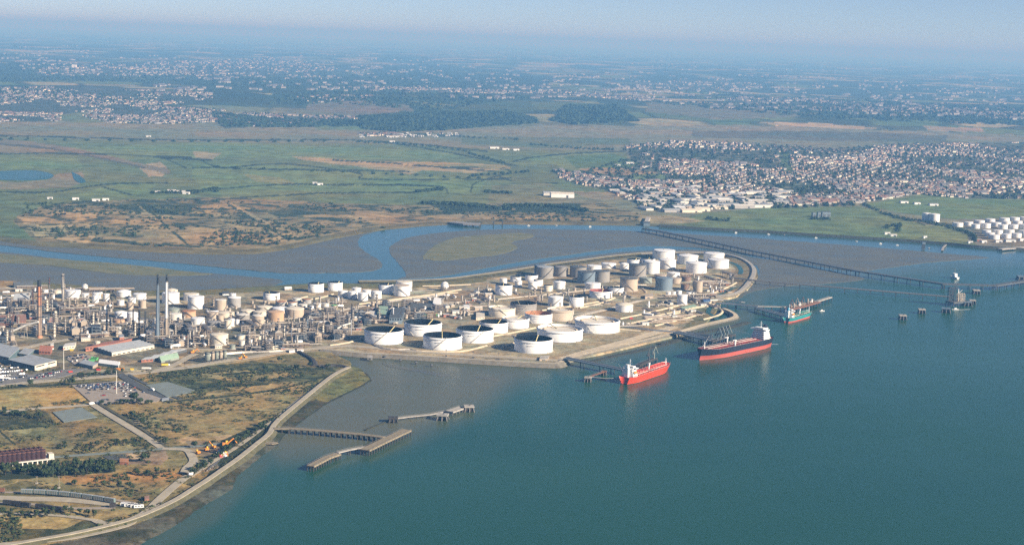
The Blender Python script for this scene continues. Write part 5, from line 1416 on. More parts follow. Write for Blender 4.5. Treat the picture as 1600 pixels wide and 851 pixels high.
building('works_house', 'pink white hut on the busy ground before the cream floored tank', (725, 484.5), (734, 484), (733, 479), 3, 'dirty_white', 'white_paint', 'flat', WB(0, 3))
building('works_house', 'long low dark roofed shed on the busy ground', (640, 486), (672, 488), (675, 481), 2, 'dark_grey', 'dark_grey', 'gable', WB(0, 5))
building('works_house', 'green roofed long shed among the plots behind the black tanker', (1067, 485.5), (1088, 481), (1085, 478), 2.4, 'pale_brick', 'roof_green', 'flat', WB(0, 4))
building('works_house', 'brick pump house with a dark door between the bunds on the empty plot', (1008, 467), (1020, 466), (1020, 462), 3, 'pale_brick', 'tan_paint', 'flat', [(0, .1, .7, .3, .6, 'dark_grey', 'door')])
building('works_house', 'blue roofed small hut at the root of the green ship jetty', (1100, 474), (1110, 472.5), (1108, 469), 3, 'slate_blue', 'blue_paint', 'flat', WB(0, 3))
building('container_cabin', 'long white cabin lying on the empty plot', (1007, 492), (1019, 494), (1021, 492.4), 2, 'white_paint', 'white_paint', 'flat', WB(0, 4))
building('creek_barn', 'dark roofed low barn by the creek at the far left', (22, 450), (52, 448), (50, 444), 2.5, 'dark_grey', 'dark_grey', 'gable', WB(0, 5))
building('creek_barn', 'grey roofed long barn left of the orange chimney', (20, 474), (45, 472), (50, 465), 3, 'dirty_white', 'roof_grey', 'gable', WB(0, 5))
building('works_house', 'flat white hut by the creek near the tiny white tank', (348, 461.5), (358, 461), (357, 457.5), 2.5, 'white_paint', 'dark_grey', 'flat', WB(0, 3))
building('works_house', 'white roofed hut left of the two creek open tanks', (445, 453.5), (456, 453), (455, 451), 2, 'pale_brick', 'bright_white', 'gable', WB(0, 2))
# ------------------------------------------------------------------ ships
def ship(label, bow, stern, beam, free_, red, cols, kind):
    """bow, stern: waterline ends in pixels; free_ = deck height above water, red = top of the lower paint"""
    a, b = at(*bow, 0), at(*stern, 0)
    L = (a - b).length; o = (a + b) / 2
    t = thing('tanker_ship', label, 'ship', (o.x, o.y, 0), math.atan2(a.y - b.y, a.x - b.x))
    B = beam / 2
    def hb_deck(s):            # s from -1 stern to 1 bow
        k = 1.0
        if s > .55: k = math.sqrt(max(0, 1 - ((s - .55) / .47) ** 2.2))
        if s < -.75: k = 1 - .22 * ((-.75 - s) / .25) ** 2
        return B * k
    def hb_wl(s):
        k = 1.0
        if s > .42: k = max(0, 1 - ((s - .42) / .55) ** 1.7)
        if s < -.6: k = 1 - .55 * ((-.6 - s) / .4) ** 1.6
        return B * k
    def sheer(s): return free_ + (max(0, (s - .6) / .4) ** 1.5) * free_ * .22 + (max(0, (-.8 - s) / .2)) * .6
    S = [-1 + 2 * i / 40 for i in range(41)]
    def skin(z0f, z1f):
        vs = []; n = len(S); lev = 4
        for side in (1, -1):
            for s in S:
                for j in range(lev):
                    f = j / (lev - 1); z = z0f(s) + (z1f(s) - z0f(s)) * f
                    q = min(1, max(0, z / sheer(s))) ** 1.3
                    w_ = hb_wl(s) * (1 - q) + hb_deck(s) * q
                    ext = (.03 * q * max(0, s - .9) / .1) * L * .5 * .6
                    vs.append((s * L / 2 + ext, side * w_, z))
        fs = []
        for sd_ in range(2):
            o_ = sd_ * n * lev
            for i in range(n - 1):
                for j in range(lev - 1):
                    f = (o_ + i * lev + j, o_ + (i + 1) * lev + j, o_ + (i + 1) * lev + j + 1, o_ + i * lev + j + 1)
                    fs.append(f if sd_ else f[::-1])
        for j in range(lev - 1): fs.append((j, j + 1, n * lev + j + 1, n * lev + j))
        m = MB(); m._add(vs, fs, 0, True); return m
    hull = skin(lambda s: red, lambda s: sheer(s) + .9).build('hull', MT[cols['hull']], t)
    skin(lambda s: -2.0, lambda s: red).build('lower_hull', MT[cols['boot']], t)
    skin(lambda s: -.5, lambda s: .55).build('weed_line', MT['weed_stone'], t).scale = (1.0008, 1.004, 1)
    d = MB()
    pts = [(s * L / 2 * .992, hb_deck(s) * .985 * (1 if s < .98 else .5), sheer(s)) for s in S]
    for (x0, y0, z0), (x1, y1, z1) in zip(pts, pts[1:]): d._add([(x0, -y0, z0), (x1, -y1, z1), (x1, y1, z1), (x0, y0, z0)], [(0, 1, 2, 3)])
    d.build('deck', MT[cols['deck']], t)
    if cols.get('mark'):
        xm = L / 2 * .70
        for k in range(8): MB().box((xm - k * 1.3, -(hb_deck(.70) * .995) - .12 + k * .02, free_ * .80), (.9, .25, 1.1)).build('name_letter', MT['white_paint'], hull)
    z = free_
    sx = -L / 2 + L * .115      # accommodation centre
    al = L * .10; tiers = 5 if kind == 'big' else 4
    sup = MB(); zz = z
    for i in range(tiers):
        k = 1 - i * .07
        sup.box((sx - i * .3, 0, zz), (al * k, beam * (.86 - .05 * i), 2.8)); zz += 2.8
    so2 = sup.build('superstructure', MT['bright_white'], t)
    for i in range(tiers):
        k = 1 - i * .07
        MB().box((sx - i * .3 + al * k / 2 + .03, 0, z + 2.8 * i + 1.2), (.12, beam * (.8 - .05 * i), .9)).build('window_row', MT['glass_dark'], so2)
        MB().box((sx - i * .3, -beam * (.86 - .05 * i) / 2 - .03, z + 2.8 * i + 1.2), (al * k * .8, .12, .9)).build('window_row', MT['glass_dark'], so2)
    br = MB(); br.box((sx + al * .12, 0, zz), (al * .55, beam * 1.02, 1.2)); br.box((sx + al * .08, 0, zz + 1.2), (al * .5, beam * .6, 1.8)); bo = br.build('bridge', MT['bright_white'], t)
    MB().box((sx + al * .08, 0, zz + 1.9), (al * .5 + .2, beam * .58, .8)).build('bridge_window', MT['glass_dark'], bo)
    fx = sx - al * .62
    fu = MB(); fu.box((fx, 0, z), (al * .42, beam * .3, zz - z + 1.5), 0, 0, .85); fu.build('funnel_casing', MT['bright_white'], t)
    MB().box((fx, 0, zz + 1.5), (al * .36, beam * .22, 4.5), 0, 0, .8).build('funnel', MT[cols['funnel']], t)
    ms = MB(); ms.cyl((sx, 0, zz + 3), .5, 9, 8, .25); ms.box((sx, 0, zz + 7), (.4, beam * .3, .4)); ms.box((sx + .6, 0, zz + 9.5), (.4, beam * .18, .5)); ms.build('radar_mast', MT['bright_white'], t)
    fm = MB(); fm.cyl((L / 2 * .88, 0, sheer(.88)), .8, 10 if kind == 'big' else 8, 8, .4); fm.box((L / 2 * .88, 0, sheer(.88) + 6), (.4, 3, .4)); fm.build('foremast', MT['bright_white'], t)
    x0, x1 = sx + al * .75, L / 2 * .80
    for i, y in enumerate((-.22, -.12, -.04, .05, .14, .24)):
        MB().tube((x0, y * beam, z + 1.1), (x1, y * beam, z + 1.1 + .4), .38, 6).build('deck_pipe', MT[cols['pipe'] if i % 3 else 'dirty_white'], t)
    cw = MB(); cw.box(((x0 + x1) / 2, beam * .0, z + 2.2), (x1 - x0, 1.6, .3))
    for k in range(12): cw.box((x0 + (x1 - x0) * (k + .5) / 12, 0, z), (.4, 1.2, 2.2))
    cw.build('catwalk', MT[cols['pipe']], t)
    for k in range(5):
        xx = x0 + (x1 - x0) * (.40 + .05 * k)
        MB().tube((xx, -beam * .42, z + 1.5), (xx, beam * .42, z + 1.5), .35, 6).build('manifold_pipe', MT['dirty_white' if k % 2 else cols['pipe']], t)
    for k in range(6):
        xx = x0 + (x1 - x0) * (.06 + .16 * k)
        for sy in (-.3, .3): MB().cyl((xx, sy * beam, z), 1.1, 1.2, 10).build('tank_hatch', MT[cols['deck']], t)
    for cx2, sy in ([(.47, -.40), (.55, .36)] if kind == 'big' else [(.5, .0)]):
        xx = x0 + (x1 - x0) * cx2; y = sy * beam
        c = MB(); c.cyl((xx, y, z), 1.1, 7, 8); c.box((xx, y, z + 7), (2.6, 2.6, 2.0)); cc = c.build('hose_crane', MT['bright_white'], t)
        MB().tube((xx, y, z + 8.2), (xx + (9 if kind == 'big' else 6), y + 1.5, z + 9.0), .55, 6).build('jib', MT['bright_white'], cc)
    lb = MB()
    vs = []
    lx, ly, lz = sx - al * .1, -beam * .46, z + 6
    for x_, w_, h_ in ((-4, .3, .6), (-2.5, 1.3, 1.2), (2.5, 1.3, 1.2), (4, .3, .6)):
        vs += [(lx + x_, ly - w_, lz), (lx + x_, ly + w_, lz), (lx + x_, ly + w_ * .7, lz + h_ * 1.8), (lx + x_, ly - w_ * .7, lz + h_ * 1.8)]
    lb._add(vs, [(i * 4 + j, i * 4 + (j + 1) % 4, (i + 1) * 4 + (j + 1) % 4, (i + 1) * 4 + j) for i in range(3) for j in range(4)] + [(3, 2, 1, 0), (12, 13, 14, 15)])
    lb.build('lifeboat', MT['orange_paint'], t)
    rl = MB()
    for sy in (-1, 1):
        P = [(s * L / 2 * .985, sy * hb_deck(s) * .97, sheer(s) + 1.1) for s in S[2:-1]]
        rl.path(P, .09, 4)
    rl.build('railing', MT['dirty_white'], t)
    return t, L
ship('big tanker with a dark hull, red deck and white bridge at the middle jetty', (1093, 562.5), (1199, 540), 27, 13.5, 6.2, dict(hull='hull_black', boot='hull_rust_red', deck='deck_red', funnel='hull_black', pipe='deck_red', mark=1), 'big')
ship('bright red tanker with a white stern house at the nearest jetty', (1043.5, 577), (975, 600), 20, 8.2, 1.2, dict(hull='hull_red', boot='hull_red', deck='deck_orange', funnel='bright_white', pipe='deck_orange'), 'small')
ship('small tanker with a blue and green hull and green deck at the farthest berth', (1265.5, 493.5), (1228, 504.5), 17, 7.5, 3.0, dict(hull='hull_green', boot='hull_rust_red', deck='deck_green', funnel='hull_blue', pipe='deck_green'), 'small')
# mooring lines
for lab, a, b in (('pale mooring line from the red stern to the low catwalk dolphin', (975, 598, 7), (919, 596, 6.6)), ('mooring line from the red stern to the trestle jetty', (978, 596, 7), (966, 577, 8)),
                  ('mooring line from the dark tanker bow to the near trestle', (1094, 560, 14), (1108, 533, 8.6)), ('mooring line from the dark tanker stern to the platform end', (1196, 539, 12), (1146, 523, 8.6))):
    p, q = at(*a[:2], 0), at(*b[:2], 0); p.z, q.z = a[2], b[2]; m = (p + q) / 2; m.z -= 1.5
    o = MB().path([Vector(), m - p, q - p], .22, 5).build('mooring_line', MT['dirty_white']); o.location = p; tag(o, lab, 'rope')
# small craft
def boat(label, x, y, l, group=None, hull='white_paint', cat='boat', name='motor_boat', rz=None, mast=0):
    l *= .5 if y < 400 else 1; p = at(x, y, .35 if y < 400 else 0); rz = random.uniform(-.5, .5) if rz is None else rz
    t = thing(name, label, cat, (p.x, p.y, p.z), rz, group)
    w = l * .28; h = l * .14
    b = MB(); st = [(-.5, .85), (-.2, 1), (.15, .95), (.38, .55), (.5, .05)]
    vs = []
    for s, k in st: vs += [(s * l, -w / 2 * k * .7, -.3), (s * l, w / 2 * k * .7, -.3), (s * l * 1.02, w / 2 * k, h), (s * l * 1.02, -w / 2 * k, h)]
    b._add(vs, [(i * 4 + j, (i + 1) * 4 + j, (i + 1) * 4 + (j + 1) % 4, i * 4 + (j + 1) % 4) for i in range(4) for j in range(4)] + [(0, 1, 2, 3), (19, 18, 17, 16)])
    b.build('hull', MT[hull], t)
    MB().box((-l * .08, 0, h), (l * .34, w * .62, h * 1.1), 0, 0, .85).build('cabin', MT['bright_white'], t)
    if mast: MB().cyl((-l * .02, 0, h), l * .008 + .06, mast, 6).build('mast', MT['galvanised'], t)
    return t
for i, (x, y) in enumerate([(826, 352.5), (869, 352.3), (922, 354), (1150, 363.5), (1201, 366), (1226, 367.6), (1275, 371.5), (1338, 377), (1376, 380.5), (1402, 383), (1452, 388)]):
    boat(['small white boat moored on the creek right of the dark wharf', 'second small white boat moored right of the dark wharf', 'small white boat moored left of the flood gate', 'white boat moored under the far green fields, nearest the flood gate', 'white boat moored in the creek just past the long jetty root', 'dark hulled boat moored below the ruined brick blocks',
          'white boat moored below the middle of the far fields', 'white boat in the creek left of the little farm', 'white boat in the creek below the little farm', 'white boat moored left of the tide gauge tower', 'dark boat moored beside the bent little pier'][i], x, y, 13 if i != 5 else 15, 'small boats moored in the creek', 'hull_black' if i in (5, 10) else 'white_paint')
tb = boat('white pilot boat with a tall house beyond the long jetty', 1491, 434.5, 26, None, 'bright_white', mast=16, name='pilot_boat', rz=1.9)
MB().box((-1, 0, 3), (9, 6, 7)).build('wheelhouse', MT['bright_white'], tb)
boat('small launch leaving a white wake by the far berth platform', 1492, 484, 13, None, 'white_paint', name='launch', rz=math.pi, cat='boat')
boat('little launch in front of the green ship berth', 1284.5, 486, 9, None, 'white_paint', name='launch', rz=.2)
def wake(line, w):
    P = W(line, .06); struct(MB().strip([(p.x, p.y) for p in P], [(-w / 2, .06), (w / 2, .06)]).build('wake_foam', MT['wake']))
mk('wake', (.55, .62, .62), .6, .2, 3)
wake([(1494, 484), (1508, 483.3), (1516, 483)], 3.5)
wake([(1201, 538), (1208, 537.4), (1216, 537.6)], 2.4)

# ------------------------------------------------------------------ jetties
BENT = {}
def bent(w, h, rows, r, mat_):
    k = (round(w, 1), round(h, 1), rows, r, mat_)
    if k not in BENT:
        b = MB()
        for i in range(rows):
            y = 0 if rows == 1 else -w / 2 * .85 + i * w * .85 / (rows - 1)
            b.cyl((0, y, -2), r, h + 1.3, 8)
        b.box((0, 0, h - 1.4), (r * 2.2, w, .8))
        o = b.build('pile_bent', MT[mat_]); BENT[k] = [o, False]
    return BENT[k]
def jetty(label, line, w, z, spacing, dm, pm, rows=2, r=.55, rail=True, pipes=0, name='jetty', t0=None, bents=True, group=None, thick=.9):
    P = [at(x, y, z) for x, y in line]; c = P[0].copy(); c.z = 0
    t = thing(name, label, 'jetty', c, 0, group)
    Q = [(p.x - c.x, p.y - c.y) for p in P]
    MB().strip(Q, [(-w / 2, z - thick), (-w / 2, z), (w / 2, z), (w / 2, z - thick), (-w / 2, z - thick)]).build('deck', MT[dm], t)
    for (xa, ya), (xb, yb) in zip(Q, Q[1:]):
        dl = math.hypot(xb - xa, yb - ya); n = max(1, int(dl / spacing)); ang = math.atan2(yb - ya, xb - xa)
        if bents:
            for i in range(n + 1):
                f = i / n; src = bent(w, z, rows, r, pm)
                if not src[1]: o = src[0]; src[1] = True
                else: o = src[0].copy(); COL.objects.link(o)
                o.parent = t; o.location = (xa + (xb - xa) * f, ya + (yb - ya) * f, 0); o.rotation_euler = (0, 0, ang)
    if rail:
        for s in (-1, 1):
            MB().strip(Q, [(s * w * .48 - .06, z + 1.0), (s * w * .48 - .06, z + 1.15), (s * w * .48 + .06, z + 1.15), (s * w * .48 + .06, z + 1.0)]).build('handrail', MT['galvanised'], t)
    for i in range(pipes):
        o = -w * .42 + i * w * .42 / max(1, pipes - 1)
        MB().strip(Q, [(o - .4, z + .3), (o - .2, z + .95), (o + .2, z + .95), (o + .4, z + .3)]).build('pipe', MT[('pipe_silver', 'slate_blue', 'galvanised')[i % 3]], t)
    return t, c
def dolphin(label, x, y, s, h, mat_='wet_concrete', cap='concrete', group='mooring dolphins', name='mooring_dolphin'):
    p = at(x, y, 0); t = thing(name, label, 'dolphin', (p.x, p.y, 0), random.uniform(-.3, .3), group)
    MB().box((0, 0, h - 1.6), (s, s * .9, 1.6)).build('cap', MT[cap], t)
    MB().box((0, 0, .8), (s * .8, s * .72, h - 2.4)).build('fender_body', MT['dark_timber'], t)
    for sx in (-1, 0, 1):
        for sy in (-1, 1): MB().tube((sx * s * .52, sy * s * .5, -2), (sx * s * .36, sy * s * .36, h - 1.5), s * .07, 6).build('pile', MT[mat_], t)
    MB().cyl((s * .1, 0, h), s * .06, 1.2, 8).build('bollard', MT['dark_steel'], t)
    return t
jetty('brown approach jetty on dark piles leaving the scrubland sea wall', [(428, 668.5), (452, 668), (500, 671.5), (560, 677), (600, 682)], 7, 6, 6, 'timber', 'dark_timber', 3, .7)
jetty('broad timber head of the near T shaped jetty', [(570, 702), (606, 684.5), (636, 670.5)], 11.5, 6.2, 6, 'timber', 'dark_timber', 4, .7, thick=1.6)
jetty('thin walkway between the two heads of the near jetty', [(569, 697), (545, 701.5), (527, 706)], 4.5, 6, 9, 'concrete', 'dark_timber', 2)
jetty('low outer platform at the near end of the T jetty', [(528, 707.5), (512, 713), (485, 727)], 8.5, 5.8, 5, 'timber', 'dark_timber', 3, .6, thick=1.6)
jetty('broken stub pier at the foot of the near sea wall', [(408, 690.5), (424, 691.5), (431, 690)], 8, 3, 7, 'timber', 'dark_timber', 2)
jetty('half sunken line of old timber crossing the muddy bay', [(570, 671), (592, 662), (613, 654)], 3, .8, 6, 'weed_stone', 'dark_timber', 1, .3, rail=False)
jetty('thin old walkway running out to the ruined pier head', [(613, 653.5), (640, 650), (670, 647), (700, 641)], 3.5, 2.6, 8, 'concrete', 'dark_timber', 2, .4)
jetty('ruined concrete pier head at the end of the thin walkway', [(702, 642), (723, 635)], 11, 4.5, 7, 'concrete', 'wet_concrete', 3, .7, thick=1.5)
dolphin('square concrete dolphin at the tip of the ruined pier', 732.5, 642, 12, 7)
dolphin('dark square dolphin in open water before the ruined pier', 691.5, 655.5, 13, 7)
dolphin('dark timber dolphin at the bend of the thin old walkway', 614, 659, 11, 6, 'dark_timber', 'dark_timber')
# red ship berth
jt, jc = jetty('trestle jetty with pipes leading to the red tanker', [(884, 558.5), (910, 564), (940, 570), (975, 577)], 9, 8, 17, 'slate_blue', 'dark_steel', 2, .6, pipes=5, thick=1.6)
jetty('loading platform half hidden behind the red tanker', [(996, 571), (1010, 564), (1024, 559)], 7, 8, 10, 'dark_timber', 'dark_steel', 3, .7, thick=1.5)
def loading_arm(label, x, y, z, h, rz, mat_='galvanised', group='loading arms on the jetties'):
    p = at(x, y, z); t = thing('loading_arm', label, 'loading arm', (p.x, p.y, z), rz, group)
    MB().cyl((0, 0, -.3), h * .05, h * .55, 8).build('riser', MT[mat_], t)
    MB().tube((-h * .18, 0, h * .42), (h * .12, 0, h), h * .032, 6).build('inner_arm', MT[mat_], t)
    MB().tube((h * .12, 0, h), (h * .42, 0, h * .40), h * .028, 6).build('outer_arm', MT[mat_], t)
    MB().box((-h * .2, 0, h * .34), (h * .12, h * .09, h * .12)).build('counterweight', MT['dark_steel'], t)
loading_arm('dark raised gangway tower behind the red tanker', 1014, 563, 8, 20, .9, 'dark_steel')
loading_arm('green grey loading arm behind the red tanker bow', 1022, 560, 8, 17, .7, 'green_grey')
jetty('low catwalk between two dolphins left of the red tanker', [(918, 589), (943, 580)], 2.6, 6, 40, 'rusty', 'wet_concrete', 1, .5, rail=True)
dolphin('stone dolphin at the near end of the low catwalk', 918.5, 596, 9, 6.5)
dolphin('rust capped dolphin at the far end of the low catwalk', 943.5, 586, 7, 6.2, 'wet_concrete', 'rusty')
# black tanker berth
jetty('dark trestle with pipes leading to the big dark tanker', [(1056, 518), (1080, 523), (1112, 530)], 12, 8.5, 16, 'slate_blue', 'dark_steel', 3, .6, pipes=6, thick=2)
jetty('second dark trestle behind the one to the big dark tanker', [(1072, 518.5), (1096, 522), (1112, 524)], 6, 8.5, 16, 'slate_blue', 'dark_steel', 2, .5, pipes=3, thick=1.6)
jetty('loading platform hidden behind the big dark tanker', [(1110, 533), (1128, 527.5), (1146, 522)], 8, 8.5, 12, 'dark_timber', 'dark_steel', 3, .7, thick=1.6)
for i, (x, y) in enumerate(((1121, 531), (1126, 529.6), (1131, 528.2), (1136, 526.8))):
    loading_arm(['leftmost of the four loading arms beside the big dark tanker', 'second from left of the loading arms beside the big dark tanker', 'third from left of the loading arms beside the big dark tanker', 'rightmost of the four loading arms beside the big dark tanker'][i], x, y, 8.5, 19, -.6, 'green_grey' if i % 2 else 'slate_blue')
# green ship berth
jetty('pipe trestle leaving the point towards the green ship', [(1124, 473.5), (1150, 475.5), (1184, 479)], 9, 7, 14, 'slate_blue', 'dark_steel', 2, .5, pipes=5)
jetty('pale walkway running flat to the far loading platform', [(1180, 478), (1206, 478.5), (1234, 479)], 5, 7, 14, 'concrete', 'dark_steel', 2, .5)
jetty('dark sloping trestle in shade beside the green ship', [(1183, 481), (1206, 487), (1232, 494)], 10, 7, 14, 'slate_blue', 'dark_steel', 3, .5, pipes=5, thick=2)
jetty('rusty brown loading platform with clutter behind the green ship', [(1231, 482.5), (1255, 476.5), (1276, 470.5)], 15, 7.5, 10, 'rusty', 'dark_steel', 3, .6, thick=1.6)
jetty('narrow pier end reaching past the green ship bow', [(1276, 470.3), (1298, 463.5)], 6, 7.5, 14, 'concrete', 'dark_steel', 2, .7, thick=1.4)
for i, (x, y) in enumerate(((1236, 480), (1244, 478), (1253, 476))):
    loading_arm(['rusty loading arm nearest the green ship stern', 'rusty loading arm amidships of the green ship', 'rusty loading arm nearest the green ship bow'][i], x, y, 7.5, 14, -.8, 'rusty' if i != 1 else 'tan_paint')
for i, (x, y) in enumerate(((1240, 482), (1249, 478.6), (1262, 475), (1268, 473.2))):
    p = at(x, y, 7.5); s = dup(PROTO[17 if i % 2 else 18][0], (p.x, p.y, 7.5), .3, ['white vessel on the rusty platform, nearest the stern', 'silver vessel on the rusty platform, second from the stern', 'white vessel on the rusty platform, third from the stern', 'silver vessel on the rusty platform, nearest the pier end'][i], 'vessels on the rusty loading platform', .8)
for i in range(12):
    p = at(1233 + i * 3.6 + random.uniform(-1, 1), 482 - i * .98 + random.uniform(-.6, .8), 7.5)
    dup(PROTO[(2, 19, 4, 8)[i % 4]][0], p, random.uniform(0, 3), ['short tan column', 'tan upright vessel', 'tan frame with vessels', 'silver drum'][i % 4] + ' in the clutter on the rusty loading platform', 'clutter on the rusty loading platform', .55)
# the long jetty and the slim trestle
jetty('very long dark jetty curving from the far bank across the estuary', [(1006, 356), (1040, 362), (1100, 374.5), (1180, 391.5), (1260, 407), (1340, 422.5), (1400, 431.5), (1440, 437.5), (1474, 442.5), (1555, 444.8), (1600, 438), (1640, 431)], 13, 10, 24, 'dark_grey', 'dark_steel', 2, .8, thick=2.4, rail=False)
jetty('slim trestle running from the point to the lone berth tower', [(1141, 433.5), (1180, 438), (1250, 444), (1320, 450), (1400, 456.5), (1484, 463.5)], 5, 7, 22, 'steel', 'dark_steel', 2, .5, pipes=2)
jetty('lone far berth platform at the end of the slim trestle', [(1484, 471), (1508, 469)], 20, 8, 11, 'dark_grey', 'dark_steel', 4, .8, thick=2.5)
t = thing('berth_tower', 'dark lattice tower on the lone far berth platform', 'tower', at(1486, 470, 8)); lattice(MB(), 10, 10, 24, 4, .5).build('frame', MT['dark_steel'], t)
for k in (1, 2, 3, 4): MB().box((0, 0, 6 * k), (9.6, 9.6, .3)).build('deck', MT['dark_steel'], t)
t = thing('crane_mast', 'white mast standing on the lone far berth platform', 'mast', at(1496.5, 470, 8)); MB().cyl((0, 0, -.3), 1.3, 22, 8, .7).build('post', MT['bright_white'], t); MB().tube((0, 0, 14), (7, 0, 20), .5, 6).build('jib', MT['bright_white'], t)
t = thing('pipe_manifold', 'tan pipe stack on the lone far berth platform', 'pipework', at(1501, 470, 8)); lattice(MB(), 12, 9, 13, 3, .4).build('frame', MT['tan_paint'], t)
for k in range(4): MB().tube((-5 + 3 * k, -4, 0), (-5 + 3 * k, -4, 15), .6, 6).build('riser', MT['cream_paint'], t)
for lab, x, y, s in (('dark dolphin left of the lone far berth', 1478, 488, 15), ('dark dolphin right of the lone far berth', 1511, 477.5, 14), ('second dark dolphin right of the lone far berth', 1519, 475, 11), ('left one of two dolphins in open water off the green ship', 1410, 499, 12), ('right one of two dolphins in open water off the green ship', 1440, 489.5, 12), ('dolphin between the slim trestle end and the long jetty', 1525, 459, 13), ('dark block beyond the long jetty at the picture edge', 1597, 437, 20)):
    dolphin(lab, x, y, s, 8, 'dark_steel', 'slate_blue' if s > 13 else 'concrete')
# flood gate, wharf, tide posts on the far bank
t = thing('flood_gate', 'dark flood gate with a pale ramp at the far bank', 'flood gate', at(1010, 353, 0))
MB().box((0, 0, -1), (15, 11, 10)).build('tower', MT['slate_blue'], t); MB().box((0, 0, 9), (18, 13, 1.5)).build('top_deck', MT['dark_grey'], t)
a = at(1013, 342, LZ) - at(1010, 353, 0); MB().strip([(0, 14), (a.x, a.y)], [(-5, LZ), (-5, 8), (5, 8), (5, LZ)]).build('ramp', MT['concrete'], t)
t, _ = jetty('dark flat wharf standing over the far mud bank', [(706, 346), (728, 348.5), (750, 349.5)], 34, 6, 14, 'tan_grey', 'dark_timber', 4, .8, rail=False, thick=3)
for lab, x, y in (('left one of two stakes beside the flat wharf', 771, 352), ('right one of two stakes beside the flat wharf', 785, 352)):
    t = thing('mooring_stake', lab, 'stake', at(x, y, 0)); MB().cyl((0, 0, -1), 1.2, 9, 6).build('post', MT['dark_timber'], t); MB().box((0, 0, 8), (4, 4, 1.4)).build('beacon', MT['dark_steel'], t)
t = thing('tide_gauge', 'dark tide gauge tower standing in the far creek', 'tide gauge', at(1442.5, 390, 0)); lattice(MB(), 6, 6, 13, 2, .5).build('frame', MT['dark_steel'], t); MB().box((0, 0, 13), (7, 7, 4)).build('cabin', MT['slate_blue'], t)
jetty('bent little pier under the depot bank', [(1478, 382), (1474, 386), (1472, 391)], 4, 3, 12, 'concrete', 'dark_timber', 2, .4)
for i, (x, y) in enumerate(((601.7, 560), (625.5, 565), (650, 568.8), (674, 573))):
    t = thing('mud_post', ['dark post in the bay mud nearest the corner, first of four', 'second dark post of the four in the bay mud', 'third dark post of the four in the bay mud', 'dark post farthest out of the four in the bay mud'][i], 'post', at(x, y, 0), 0, 'posts standing in the bay mud')
    MB().cyl((0, 0, -1), 1.1, 3.5, 8).build('post', MT['dark_timber'], t); MB().box((0, 0, 2.4), (3.4, 3.4, 1.6), .4, 0, .8).build('cap', MT['dark_steel'], t)
for i, (x, y) in enumerate(((697, 557), (739, 559.5), (779, 562))):
    t = thing('wall_lamp', ['lamp post on the sea wall below the second front tank', 'lamp post on the sea wall below the bare ground', 'lamp post on the sea wall under the round shadow'][i], 'lamp post', at(x, y, RZ), 0, 'lamp posts along the stone sea wall')
    MB().cyl((0, 0, -1), .3, 10, 6, .2).build('post', MT['galvanised'], t); MB().box((0, 0, 8.8), (2.6, 1.4, .7)).build('lamp_head', MT['dark_steel'], t); MB().box((0, 0, 0), (2.4, 2.4, 2)).build('cabinet', MT['dark_steel'], t)
# outfall chute and small quay at the bay corner
building('outfall_house', 'small stone outfall house at the corner of the bay wall', (574, 561), (582, 561.5), (582, 558), 2.5, 'concrete', 'concrete', 'flat', [(0, .1, .7, .3, .7, 'dark_grey', 'opening')])
building('outfall_house', 'small stone landing block where the red ship jetty starts', (843, 563.5), (856, 563), (858, 558), 2.4, 'pale_brick', 'concrete', 'flat', [(0, .1, .7, .3, .7, 'dark_grey', 'opening')])
# ------------------------------------------------------------------ near left: cars, masts, wagons, machines
def car_mesh(name, mat_):
    b = MB()
    b.box((0, 0, .35), (4.4, 1.8, .75)); b.box((-.2, 0, 1.1), (2.5, 1.6, .6), 0, 1, .82)
    for x in (-1.35, 1.35):
        for y in (-.8, .8): b.tube((x, y - .12, .33), (x, y + .12, .33), .33, 8, 2)
    o = b.build(name, [MT[mat_], MT['glass_dark'], MT['stack_black']]); return o
CARC = [('white', 'car_white', 30), ('silver', 'car_silver', 24), ('black', 'car_black', 18), ('blue', 'car_blue', 12), ('red', 'car_red', 9), ('grey', 'car_grey', 14)]
CARP = {}
def put_car(p, rz, col, where, group):
    if col not in CARP: o = CARP[col] = car_mesh('parked_car', dict((c[0], c[1]) for c in CARC)[col])
    else: o = CARP[col].copy(); COL.objects.link(o)
    o.location = p; o.rotation_euler = (0, 0, rz); k = random.uniform(1.0, 1.2); o.scale = (k, k, k)
    tag(o, '%s car parked %s' % (col, where), 'car', group)
def rcol(): return random.choices([c[0] for c in CARC], [c[2] for c in CARC])[0]
def car_rows(poly, rows, where, group, fill, z):
    ang = None
    for (x0, y0, x1, y1) in rows:
        a, b = at(x0, y0, z), at(x1, y1, z); d = b - a; n = int(d.length / 2.9); ang = math.atan2(d.y, d.x) + math.pi / 2
        for i in range(n):
            if random.random() > fill: continue
            p = a + d * ((i + random.uniform(-.15, .15)) / n)
            put_car(p, ang + random.uniform(-.05, .05), rcol(), where, group)
ZP = Z1 + .11
car_rows(None, [(122, 603, 198, 597.4), (126, 605, 203, 599.6), (130, 607, 207, 602), (133, 609.6, 214, 605)], 'in the crowded rows of the gravel car park', 'cars in the gravel car park', .72, ZP)
car_rows(None, [(172, 612, 219, 608.5), (196, 614.5, 229, 612.5), (196, 618.5, 216, 617)], 'in the loose front rows of the gravel car park', 'cars in the gravel car park', .30, ZP)
for x, y, c in ((138, 614.5, 'grey'), (162, 617.8, 'red'), (163, 625.4, 'silver'), (167, 625, 'black'), (160, 625.8, 'grey')):
    put_car(at(x, y, ZP), .3, c, 'almost alone on the empty end of the gravel car park', 'cars in the gravel car park')
ZQ = RZ1 + .31
car_rows(None, [(-12, 574, 22, 569.5), (-14, 579, 34, 573.5), (-14, 584, 44, 578), (-10, 589.5, 40, 584), (0, 594, 46, 587.5)], 'in the rows before the long office block', 'cars before the office block', .70, ZQ)
